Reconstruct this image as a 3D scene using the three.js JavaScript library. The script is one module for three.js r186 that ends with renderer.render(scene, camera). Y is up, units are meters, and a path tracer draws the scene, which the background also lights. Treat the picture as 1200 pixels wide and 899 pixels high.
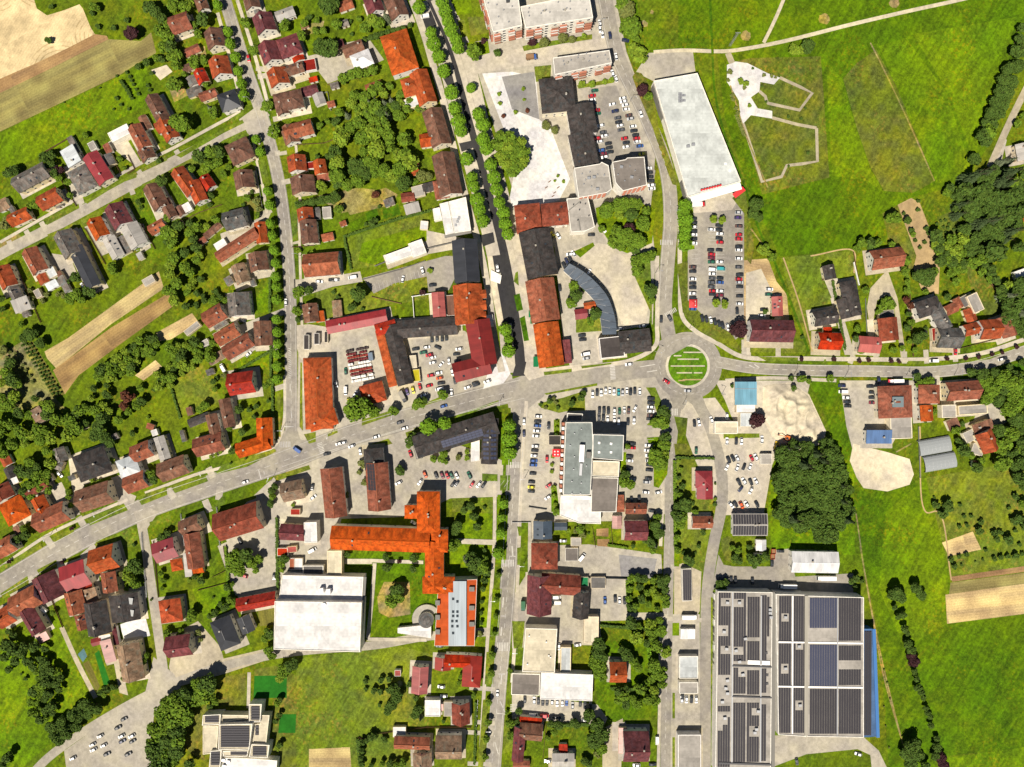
import * as THREE from 'three';
import { mergeGeometries } from 'three/addons/utils/BufferGeometryUtils.js';

// ---------- camera, sky, sun, exposure ----------
const H = 415;                                  // metres above the town
const S = 0.5;                                  // metres per photo pixel on the ground
const scene = new THREE.Scene();
const camera = new THREE.PerspectiveCamera(2 * Math.atan(899 * S / 2 / H) * 180 / Math.PI, 1200 / 899, 1, 6000);
camera.position.set(0, H, 0);
camera.up.set(0, 0, -1);
camera.lookAt(0, 0, 0);
const EL = 57 * Math.PI / 180;
const SUN = new THREE.Vector3(-0.46 * Math.cos(EL), Math.sin(EL), 0.888 * Math.cos(EL));
{ // clear deep blue sky: air only, brighter and paler towards the horizon
  const w = 128, h = 64, d = new Float32Array(w * h * 4);
  for (let j = 0; j < h; j++) for (let i = 0; i < w; i++) {
    const up = Math.max(0, Math.sin(((j + .5) / h - .5) * Math.PI)), t = Math.pow(1 - up, 3), k = (j * w + i) * 4;
    d[k] = .034 + .10 * t; d[k + 1] = .056 + .11 * t; d[k + 2] = .105 + .12 * t; d[k + 3] = 1;
  }
  const t = new THREE.DataTexture(d, w, h, THREE.RGBAFormat, THREE.FloatType);
  t.mapping = THREE.EquirectangularReflectionMapping; t.magFilter = t.minFilter = THREE.LinearFilter; t.needsUpdate = true;
  scene.background = t; scene.environment = t;
}
const sun = new THREE.DirectionalLight(0xfff5e6, 5);
sun.position.copy(SUN).multiplyScalar(600);
sun.castShadow = true;
sun.shadow.mapSize.set(4096, 4096);
Object.assign(sun.shadow.camera, { left: -420, right: 420, top: 420, bottom: -420, near: 10, far: 1500 });
scene.add(sun);
const renderer = new THREE.WebGLRenderer({ antialias: true });
renderer.toneMapping = THREE.LinearToneMapping;
renderer.toneMappingExposure = 1.46;
renderer.shadowMap.enabled = true;

// ---------- helpers ----------
let seed = 12345;
function rnd() { seed = (seed * 1664525 + 1013904223) >>> 0; return seed / 4294967296; }
const rr = (a, b) => a + (b - a) * rnd();
const pick = a => a[Math.floor(rnd() * a.length)];
const GX = (px, h = 0) => (px - 600) * S * (1 - h / H);
const GZ = (py, h = 0) => (py - 449.5) * S * (1 - h / H);
const taken = {};
function numbered(n) { const k = taken[n] = (taken[n] ?? -1) + 1; return k ? n + '_' + String(k).padStart(3, '0') : n; }
function tag(o, label, category, group, kind) {
  o.userData.label = label; o.userData.category = category;
  if (group) o.userData.group = group;
  if (kind) o.userData.kind = kind;
  return o;
}
function shade(o) { o.traverse(c => { if (c.isMesh) { c.castShadow = true; c.receiveShadow = true; } }); return o; }
function top(o, name) { o.name = numbered(name); scene.add(o); shade(o); return o; }
function part(parent, name, geo, mat, x = 0, y = 0, z = 0, ry = 0) {
  const m = new THREE.Mesh(geo, mat); m.name = name; m.position.set(x, y, z); m.rotation.y = ry; parent.add(m); return m;
}
// value noise
const NB = 256, ntab = new Float32Array(NB * NB);
for (let i = 0; i < NB * NB; i++) ntab[i] = rnd();
function vn(x, y) {
  const xi = Math.floor(x), yi = Math.floor(y); let fx = x - xi, fy = y - yi;
  fx = fx * fx * (3 - 2 * fx); fy = fy * fy * (3 - 2 * fy);
  const a = (xi & 255), b = ((xi + 1) & 255), c = (yi & 255) << 8, d = ((yi + 1) & 255) << 8;
  return (ntab[a + c] * (1 - fx) + ntab[b + c] * fx) * (1 - fy) + (ntab[a + d] * (1 - fx) + ntab[b + d] * fx) * fy;
}
function tex(n, fn, srgb = true, rep = true) {
  const d = new Uint8Array(n * n * 4);
  for (let j = 0, k = 0; j < n; j++) for (let i = 0; i < n; i++, k += 4) {
    const c = fn(i, j);
    d[k] = Math.max(0, Math.min(255, c[0] * 255)); d[k + 1] = Math.max(0, Math.min(255, c[1] * 255)); d[k + 2] = Math.max(0, Math.min(255, c[2] * 255)); d[k + 3] = 255;
  }
  const t = new THREE.DataTexture(d, n, n);
  t.magFilter = THREE.LinearFilter; t.minFilter = THREE.LinearMipmapLinearFilter; t.generateMipmaps = true;
  if (srgb) t.colorSpace = THREE.SRGBColorSpace;
  if (rep) t.wrapS = t.wrapT = THREE.RepeatWrapping;
  t.needsUpdate = true; return t;
}
// real-world base colour from a sunlit look
const KEXP = 1.9;
function base(hex, k = KEXP) { const c = new THREE.Color(hex); c.r /= k; c.g /= k; c.b /= k; return c; }

// ---------- textures (world sized: 720 m across for the macro maps) ----------
const MACRO = 720;
const texGrass = tex(2048, (i, j) => {
  const x = i * MACRO / 2048, y = j * MACRO / 2048;
  const big = vn(x / 38, y / 38) * .6 + vn(x / 13 + 9, y / 13) * .4;
  const mid = vn(x / 4.3 + 31, y / 4.3 + 7), fine = vn(x / 1.3 + 3, y / 1.3 + 80), grain = vn(i / 1.02, j / 1.02);
  const streak = vn((x * .86 + y * .5) / 1.1 + 55, (y * .86 - x * .5) / 26 + 21);
  const b = .60 + (big - .5) * .08 + (mid - .5) * .10 + (fine - .5) * .15 + (grain - .5) * .22 + (streak - .5) * .12;
  const fleck = Math.max(0, vn(x / .9 + 11, y / 1.1 + 60) * .75 + vn(x / 16 + 4, y / 16 + 70) * .45 - .82) * 1.6;
  const dry = fleck + Math.max(0, vn(x / 21 + 77, y / 21 + 13) * .55 + vn(x / 5 + 14, y / 5 + 3) * .3 + fine * .15 - .56) * .7;
  return [b * (1.16 + dry * .9 + (big - .5) * .22), b * 1.26 + dry * .10, b * (.95 - (mid - .5) * .5) + dry * .35];
});
const texGround = tex(2048, (i, j) => {
  const x = i * MACRO / 2048, y = j * MACRO / 2048;
  const big = vn(x / 33 + 5, y / 33), mid = vn(x / 6.1 + 31, y / 6.1 + 7), fine = vn(x / 1.5 + 3, y / 1.5 + 80), grain = vn(i / 1.02 + 40, j / 1.02);
  const stain = Math.max(0, vn(x / 2.6 + 90, y / 2.6 + 44) - .72) * .5;
  const b = .84 + (big - .5) * .10 + (mid - .5) * .10 + (fine - .5) * .10 + (grain - .5) * .10 - stain * .35;
  return [b * 1.01, b, b * (.985 - (mid - .5) * .06)];
});
const texSoil = tex(1024, (i, j) => {   // 60 m, rows run along u
  const x = i * 60 / 1024, y = j * 60 / 1024;
  const row = .5 + .5 * Math.sin(y * Math.PI * 2 / 1.5 + vn(x / 9, y / 5) * 2.2), wide = vn(x / 40 + 3, y / 2.4), patch = vn(x / 7 + 20, y / 7 + 11);
  const clod = vn(x / .5, y / .5), grain = vn(i / 1.1, j / 1.1 + 9);
  const b = .78 + (row - .5) * .045 + (wide - .5) * .16 + (patch - .5) * .20 + (clod - .5) * .12 + (grain - .5) * .10;
  return [b * 1.02, b * (1 + (patch - .5) * .05), b * (.97 - (wide - .5) * .08)];
});
const texTan = tex(1024, (i, j) => {    // 80 m; bare ploughland with the arcs of tractor turns
  const x = i * 80 / 1024, y = j * 80 / 1024, w = vn(x / 6, y / 6) * 3;
  let arc = 0; for (const [cx, cy, r1] of [[22, 30, 20], [14, 48, 15], [52, 22, 16], [38, 56, 18], [66, 50, 15]]) { const d = Math.hypot(x - cx, y - cy); if (d < r1) arc = Math.max(arc, Math.pow(.5 + .5 * Math.sin((d + w * .3) * 2.4), 6) * (vn(x / 3 + cx, y / 3) > .42 ? 1 : .25)); }
  const patch = vn(x / 9 + 20, y / 9 + 11), mid = vn(x / 2.5, y / 2.5), clod = vn(x / .5, y / .5), grain = vn(i / 1.1, j / 1.1 + 9), row = .5 + .5 * Math.sin((x * .45 + y * .9) * 4 + w);
  const b = .80 + (patch - .5) * .16 + (mid - .5) * .12 + (clod - .5) * .08 + (grain - .5) * .10 + (row - .5) * .03 - arc * .12;
  return [b * 1.02, b * (1 - arc * .02), b * (.97 - arc * .06)];
});
const texTile = tex(512, (i, j) => {    // 12.8 m; tile courses along u
  const x = i / 40, y = j / 40;
  const course = (y / .36) % 1, joint = course < .16 ? .86 : 1;
  const big = vn(x / 2.7, y / 2.7), mid = vn(x / .8 + 9, y / .8), t = vn(Math.floor(x / .25) + .5, Math.floor(y / .36) * 7 + .5), g = vn(i, j);
  const lichen = Math.max(0, vn(x / 1.7 + 50, y / 1.7 + 30) * .7 + mid * .3 - .56);
  const b = (.80 + (big - .5) * .28 + (mid - .5) * .20 + (t - .5) * .20 + (g - .5) * .08) * joint;
  return [b - lichen * .35, b * .985 - lichen * .1, b * .97];
});
const texMetal = tex(512, (i, j) => {   // 12.8 m; standing seams across u
  const x = i / 40, y = j / 40;
  const seam = (x / .8) % 1 < .09 ? .86 : 1, big = vn(x / 3, y / 5), run = vn(x / .5 + 3, y / 6), g = vn(i, j);
  const b = (.88 + (big - .5) * .14 + (run - .5) * .10 + (g - .5) * .05) * seam; return [b, b, b];
});
const texFlat = tex(512, (i, j) => {    // 25.6 m; roofing felt, seams and puddle marks
  const x = i / 20, y = j / 20;
  const sheet = vn(Math.floor(y / 2) + .5, Math.floor(x / 9) + .5), seam = (y / 2) % 1 < .04 ? .93 : 1, big = vn(x / 5, y / 5), mid = vn(x / 1.2, y / 1.2 + 5), g = vn(i, j);
  const ring = Math.abs(vn(x / 2.8 + 70, y / 2.8) - .6) < .02 ? .95 : 1;
  const b = (.87 + (sheet - .5) * .09 + (big - .5) * .12 + (mid - .5) * .08 + (g - .5) * .06) * seam * ring; return [b, b * .995, b * .985];
});
const texWall = tex(256, (i, j) => { const x = i / 16, y = j / 16; const b = .93 + (vn(x, y) - .5) * .08 + (vn(x / 5, y / 5) - .5) * .08 + (vn(i, j) - .5) * .04; return [b, b, b * .99]; });

// ---------- materials ----------
const mats = {};
function mat(key, o) { if (!mats[key]) { mats[key] = new THREE.MeshPhysicalMaterial(o); if (mats[key].roughness >= .8) mats[key].specularIntensity = .25; mats[key].name = key; } return mats[key]; }
const GCOL = {   // sunlit look of each ground cover
  grass: ['#6f8614', texGrass], lush: ['#648608', texGrass], lawn: ['#7d902a', texGrass], olive: ['#78842c', texGrass], dry: ['#ab9f5c', texGrass], deep: ['#507a0c', texGrass], bright: ['#76960c', texGrass],
  asphalt: ['#b4afa4', texGround], oldroad: ['#c3bdae', texGround], dark: ['#464648', texGround], concrete: ['#cec8b8', texGround], paving: ['#ded6c4', texGround], plaza: ['#ffffff', texGround],
  gravel: ['#e8dfca', texGround], sand: ['#f6ebd0', texGround], track: ['#eee4c8', texGround], earth: ['#d3b888', texGround], slate: ['#aaa9a8', texGround], turf: ['#2f7f24', texGround], path: ['#d2c8ae', texGround], island: ['#66921c', texGrass], kerb: ['#e9e2d0', texGround],
  tan: ['#f0dcae', texTan], soil: ['#b8976c', texSoil], crop: ['#a8a066', texSoil], stubble: ['#d3bf8c', texSoil], straw: ['#ead29a', texSoil], brownfield: ['#b79a68', texSoil], dirt: ['#dcc391', texSoil], beds: ['#8b8a42', texSoil], water: ['#5a8790', texGround] };
function groundMat(k) {
  const [hex, map] = GCOL[k];
  const c = base(hex); const m = map === texGrass ? [1 / .46, 1 / .55, 1 / .30] : null;
  if (m) { c.r *= m[0]; c.g *= m[1]; c.b *= m[2]; } else c.multiplyScalar(map === texSoil || map === texTan ? 1.72 : 1.49);
  return mat('ground_' + k, { color: c, map, roughness: k === 'water' ? .2 : .95 });
}
const RCOL = { o: '#cc6436', O: '#d8622f', r: '#c83e28', c: '#a83a40', R: '#a02c22', t: '#b66e54', T: '#a65844', b: '#946c5a', B: '#ac9078', m: '#884e52', M: '#6c3a40', n: '#565150', d: '#5a5554', k: '#3a3d44', g: '#918a84', l: '#c3beb6', V: '#b4c3cc', w: '#ffffff', W: '#e4ebee', p: '#c26660', P: '#e0aca2', u: '#7fc4dd', U: '#5d7fae', S: '#4b5b6c', y: '#e8dc20', e: '#ece2c8', L: '#e2dfd8', G: '#2f8a58', x: '#7c7a78', a: '#9aa09c' };
const RNAME = { o: 'orange', O: 'bright orange', r: 'red', c: 'crimson', R: 'deep red', t: 'terracotta', T: 'rust red', b: 'brown', B: 'tan brown', m: 'maroon', M: 'dark maroon', n: 'dark brown', d: 'charcoal', k: 'black', g: 'grey', l: 'pale grey', V: 'blue grey', w: 'white', W: 'bluish white', p: 'pinkish red', P: 'pale pink', u: 'light blue', U: 'steel blue', S: 'slate blue', y: 'yellow', e: 'cream', L: 'pale', G: 'green', x: 'mid grey', a: 'grey green' };
const metalSet = ['V', 'w', 'W', 'u', 'U', 'S', 'k', 'c', 'R', 'p', 'P', 'y', 'e', 'G', 'l'];
function roofMat(code, v = 0, flat = false) {
  const c = base(RCOL[code]); const hsl = {}; c.getHSL(hsl);
  c.setHSL(hsl.h + (v - 1) * .002, Math.min(1, hsl.s * (1.0 + (v - 1) * .05)), hsl.l * (1 + (v - 1) * .10));
  const map = flat ? texFlat : metalSet.includes(code) ? texMetal : texTile;
  c.multiplyScalar(flat ? 1.42 : map === texMetal ? 1.42 : 1.6);
  return mat('roof_' + code + v + (flat ? 'f' : ''), { color: c, map, roughness: metalSet.includes(code) && !flat ? .55 : .9 });
}
const WALLS = ['#fbf6ea', '#f4ead2', '#f7e6c0', '#f3efe6', '#ecdcc0', '#f6f2ee'];
function wallMat(i) { const c = base(WALLS[i % 6]); c.multiplyScalar(1.75); return mat('wall_' + (i % 6), { color: c, map: texWall, roughness: .95 }); }
const M = {
  glass: mat('glass', { color: new THREE.Color(.035, .045, .055), roughness: .12, metalness: .1 }),
  wood: mat('wood', { color: new THREE.Color(.16, .09, .05), roughness: .8 }),
  bark: mat('bark', { color: new THREE.Color(.10, .075, .05), roughness: .95 }),
  white: mat('white_paint', { color: new THREE.Color(.74, .73, .70), roughness: .6 }),
  marking: mat('road_paint', { color: new THREE.Color(.62, .61, .57), roughness: .8, map: texGround }),
  metal: mat('galvanised', { color: new THREE.Color(.42, .43, .44), roughness: .45, metalness: .6 }),
  darkmetal: mat('dark_metal', { color: new THREE.Color(.07, .07, .075), roughness: .5, metalness: .4 }),
  chimney: mat('chimney_brick', { color: new THREE.Color(.42, .30, .24), roughness: .9 }),
  chimneyWhite: mat('chimney_render', { color: new THREE.Color(.66, .64, .60), roughness: .9 }),
  ridge: mat('ridge_tile', { color: new THREE.Color(.46, .30, .23), roughness: .85 }),
  ridgeGrey: mat('ridge_cap', { color: new THREE.Color(.33, .32, .31), roughness: .8 }),
  tyre: mat('tyre', { color: new THREE.Color(.02, .02, .02), roughness: .9 }),
  solar: mat('solar_panel', { color: new THREE.Color(.034, .032, .038), roughness: .6, metalness: 0, specularIntensity: .4 }),
  solarBlue: mat('solar_panel_blue', { color: new THREE.Color(.040, .046, .080), roughness: .5, metalness: 0, specularIntensity: .5 }),
  concrete: mat('cast_concrete', { color: base('#d9d3c5'), map: texWall, roughness: .9 }),
  brick: mat('brick_render', { color: base('#cf8a72').multiplyScalar(1.2), map: texWall, roughness: .9 }),
  stoneWall: mat('grey_wall', { color: base('#a9a6a0'), map: texWall, roughness: .9 }),
};

// ---------- geometry: slabs, prisms, boxes with uv in metres ----------
function geoFrom(tris) {               // [[[x,y,z,u,v] * 3] ...]
  const p = new Float32Array(tris.length * 9), uv = new Float32Array(tris.length * 6);
  tris.forEach((t, i) => t.forEach((q, j) => { p.set([q[0], q[1], q[2]], i * 9 + j * 3); uv.set([q[3], q[4]], i * 6 + j * 2); }));
  const g = new THREE.BufferGeometry();
  g.setAttribute('position', new THREE.BufferAttribute(p, 3)); g.setAttribute('uv', new THREE.BufferAttribute(uv, 2));
  g.computeVertexNormals(); return g;
}
function slab(pts, t, uvs = 12.8) {      // planar roof face, thickness t downward; pts counter-clockwise seen from above
  const a = new THREE.Vector3(...pts[0]), b = new THREE.Vector3(...pts[1]);
  const U = b.clone().sub(a).normalize(), N = new THREE.Vector3().crossVectors(U, new THREE.Vector3(...pts[2]).sub(a)).normalize(), V = new THREE.Vector3().crossVectors(N, U);
  const o = rnd() * 3;
  const w = p => { const d = new THREE.Vector3(...p).sub(a); return [p[0], p[1], p[2], d.dot(U) / uvs + o, d.dot(V) / uvs + o]; };
  const T = pts.map(w), D = pts.map(p => { const q = w(p); q[1] -= t; return q; }), tris = [];
  for (let i = 1; i < T.length - 1; i++) { tris.push([T[0], T[i], T[i + 1]]); tris.push([D[0], D[i + 1], D[i]]); }
  for (let i = 0; i < T.length; i++) { const j = (i + 1) % T.length; tris.push([T[i], D[i], D[j]], [T[i], D[j], T[j]]); }
  return geoFrom(tris);
}
function polyPrism(pts, y0, y1, uvs = 25.6, wallsOnly = false) {   // pts [x,z] ; top, walls
  const sh = pts.map(p => new THREE.Vector2(p[0], p[1]));
  const cw = THREE.ShapeUtils.isClockWise(sh); if (cw) sh.reverse();
  const tris = [];
  if (!wallsOnly) for (const [a, b, c] of THREE.ShapeUtils.triangulateShape(sh, [])) tris.push([a, c, b].map(i => [sh[i].x, y1, sh[i].y, sh[i].x / uvs, sh[i].y / uvs]));
  if (y1 - y0 > 1e-6) { let d = 0; for (let i = 0; i < sh.length; i++) {
    const p = sh[i], q = sh[(i + 1) % sh.length], l = p.distanceTo(q);
    const A = [p.x, y1, p.y, d / 8, y1 / 8], B = [q.x, y1, q.y, (d + l) / 8, y1 / 8], C = [q.x, y0, q.y, (d + l) / 8, y0 / 8], E = [p.x, y0, p.y, d / 8, y0 / 8];
    tris.push([A, B, C], [A, C, E]); d += l; } }
  return geoFrom(tris);
}
const boxCache = {};
function box(w, h, d) { const k = [w, h, d].map(v => v.toFixed(2)).join(); return boxCache[k] ??= new THREE.BoxGeometry(w, h, d).translate(0, h / 2, 0); }
function area(p) { let a = 0; for (let i = 0; i < p.length; i++) { const q = p[(i + 1) % p.length]; a += p[i][0] * q[1] - q[0] * p[i][1]; } return a / 2; }
function inset(pts, d) {                // shrink a polygon by d metres
  const n = pts.length, sgn = area(pts) > 0 ? 1 : -1, out = [];
  for (let i = 0; i < n; i++) {
    const a = pts[(i + n - 1) % n], b = pts[i], c = pts[(i + 1) % n];
    const n1 = norm(a, b, sgn), n2 = norm(b, c, sgn); let mx = n1[0] + n2[0], mz = n1[1] + n2[1];
    const k = 2 * d / Math.max(.5, mx * mx + mz * mz); out.push([b[0] + mx * k, b[1] + mz * k]);
  } return out;
}
function norm(a, b, s) { const l = Math.hypot(b[0] - a[0], b[1] - a[1]) || 1; return [-(b[1] - a[1]) / l * s, (b[0] - a[0]) / l * s]; }

// ---------- ground sheets: each lies 4 mm above the sheets it covers ----------
const sheets = [];
function inside(p, poly) { let c = false; for (let i = 0, j = poly.length - 1; i < poly.length; j = i++) { const a = poly[i], b = poly[j]; if ((a[1] > p[1]) !== (b[1] > p[1]) && p[0] < (b[0] - a[0]) * (p[1] - a[1]) / (b[1] - a[1]) + a[0]) c = !c; } return c; }
function cross(a, b, c, d) { const o = (p, q, r) => (q[0] - p[0]) * (r[1] - p[1]) - (q[1] - p[1]) * (r[0] - p[0]); return o(a, b, c) * o(a, b, d) < 0 && o(c, d, a) * o(c, d, b) < 0; }
function overlap(A, B) {
  if (A.x1 < B.x0 || B.x1 < A.x0 || A.y1 < B.y0 || B.y1 < A.y0) return false;
  if (inside(A.p[0], B.p) || inside(B.p[0], A.p)) return true;
  for (let i = 0; i < A.p.length; i++) for (let j = 0; j < B.p.length; j++) if (cross(A.p[i], A.p[(i + 1) % A.p.length], B.p[j], B.p[(j + 1) % B.p.length])) return true;
  return A.p.some(q => inside(q, B.p)) || B.p.some(q => inside(q, A.p));
}
function sheet(name, kind, px, label, cat, { raise = 0, rot = 0, m } = {}) {     // px: photo pixels on the ground
  const p = px.map(q => [GX(q[0]), GZ(q[1])]);
  const s = { p, x0: Math.min(...p.map(q => q[0])), x1: Math.max(...p.map(q => q[0])), y0: Math.min(...p.map(q => q[1])), y1: Math.max(...p.map(q => q[1])) };
  s.level = 1; s.h = .004;
  for (const o of sheets) if (overlap(s, o)) s.h = Math.max(s.h, o.h + .004);
  s.h += raise;
  sheets.push(s);
  const g = polyPrism(p, raise ? s.h - raise - .002 : s.h, s.h);
  const pos = g.attributes.position, uv = g.attributes.uv, soil = GCOL[kind] && (GCOL[kind][1] === texSoil ? 60 : GCOL[kind][1] === texTan ? 80 : 0), c = Math.cos(rot * Math.PI / 180), sn = Math.sin(rot * Math.PI / 180);
  for (let i = 0; i < pos.count; i++) { const x = pos.getX(i), z = pos.getZ(i); if (soil) uv.setXY(i, (x * c + z * sn) / soil, (z * c - x * sn) / soil); else uv.setXY(i, x / MACRO + .5, z / MACRO + .5); }
  const mesh = new THREE.Mesh(g, m || groundMat(kind));
  top(mesh, name); tag(mesh, label, cat, null, 'structure');
  return s;
}
function groundY(x, z) { let h = 0; for (const s of sheets) if (s.h > h && x >= s.x0 && x <= s.x1 && z >= s.y0 && z <= s.y1 && inside([x, z], s.p)) h = s.h; return h; }
function smooth(pts, n = 8) {          // Catmull-Rom through pixel points
  const c = new THREE.CatmullRomCurve3(pts.map(p => new THREE.Vector3(p[0], p[1], 0)), false, 'centripetal');
  return c.getPoints(pts.length * n).map(v => [v.x, v.y]);
}
function ribbon(pts, w0, w1 = w0) {     // polyline -> outline polygon, widths in pixels
  const L = [], R = [], n = pts.length;
  for (let i = 0; i < n; i++) {
    const a = pts[Math.max(0, i - 1)], b = pts[Math.min(n - 1, i + 1)], l = Math.hypot(b[0] - a[0], b[1] - a[1]) || 1, w = (w0 + (w1 - w0) * i / (n - 1)) / 2;
    L.push([pts[i][0] - (b[1] - a[1]) / l * w, pts[i][1] + (b[0] - a[0]) / l * w]); R.push([pts[i][0] + (b[1] - a[1]) / l * w, pts[i][1] - (b[0] - a[0]) / l * w]);
  } return L.concat(R.reverse());
}
const P = s => s.trim().split(/\s+/).map(q => q.split(',').map(Number));
const circle = (x, y, r, n = 48) => Array.from({ length: n }, (_, i) => [x + r * Math.cos(i / n * 2 * Math.PI), y + r * Math.sin(i / n * 2 * Math.PI)]);
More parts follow.
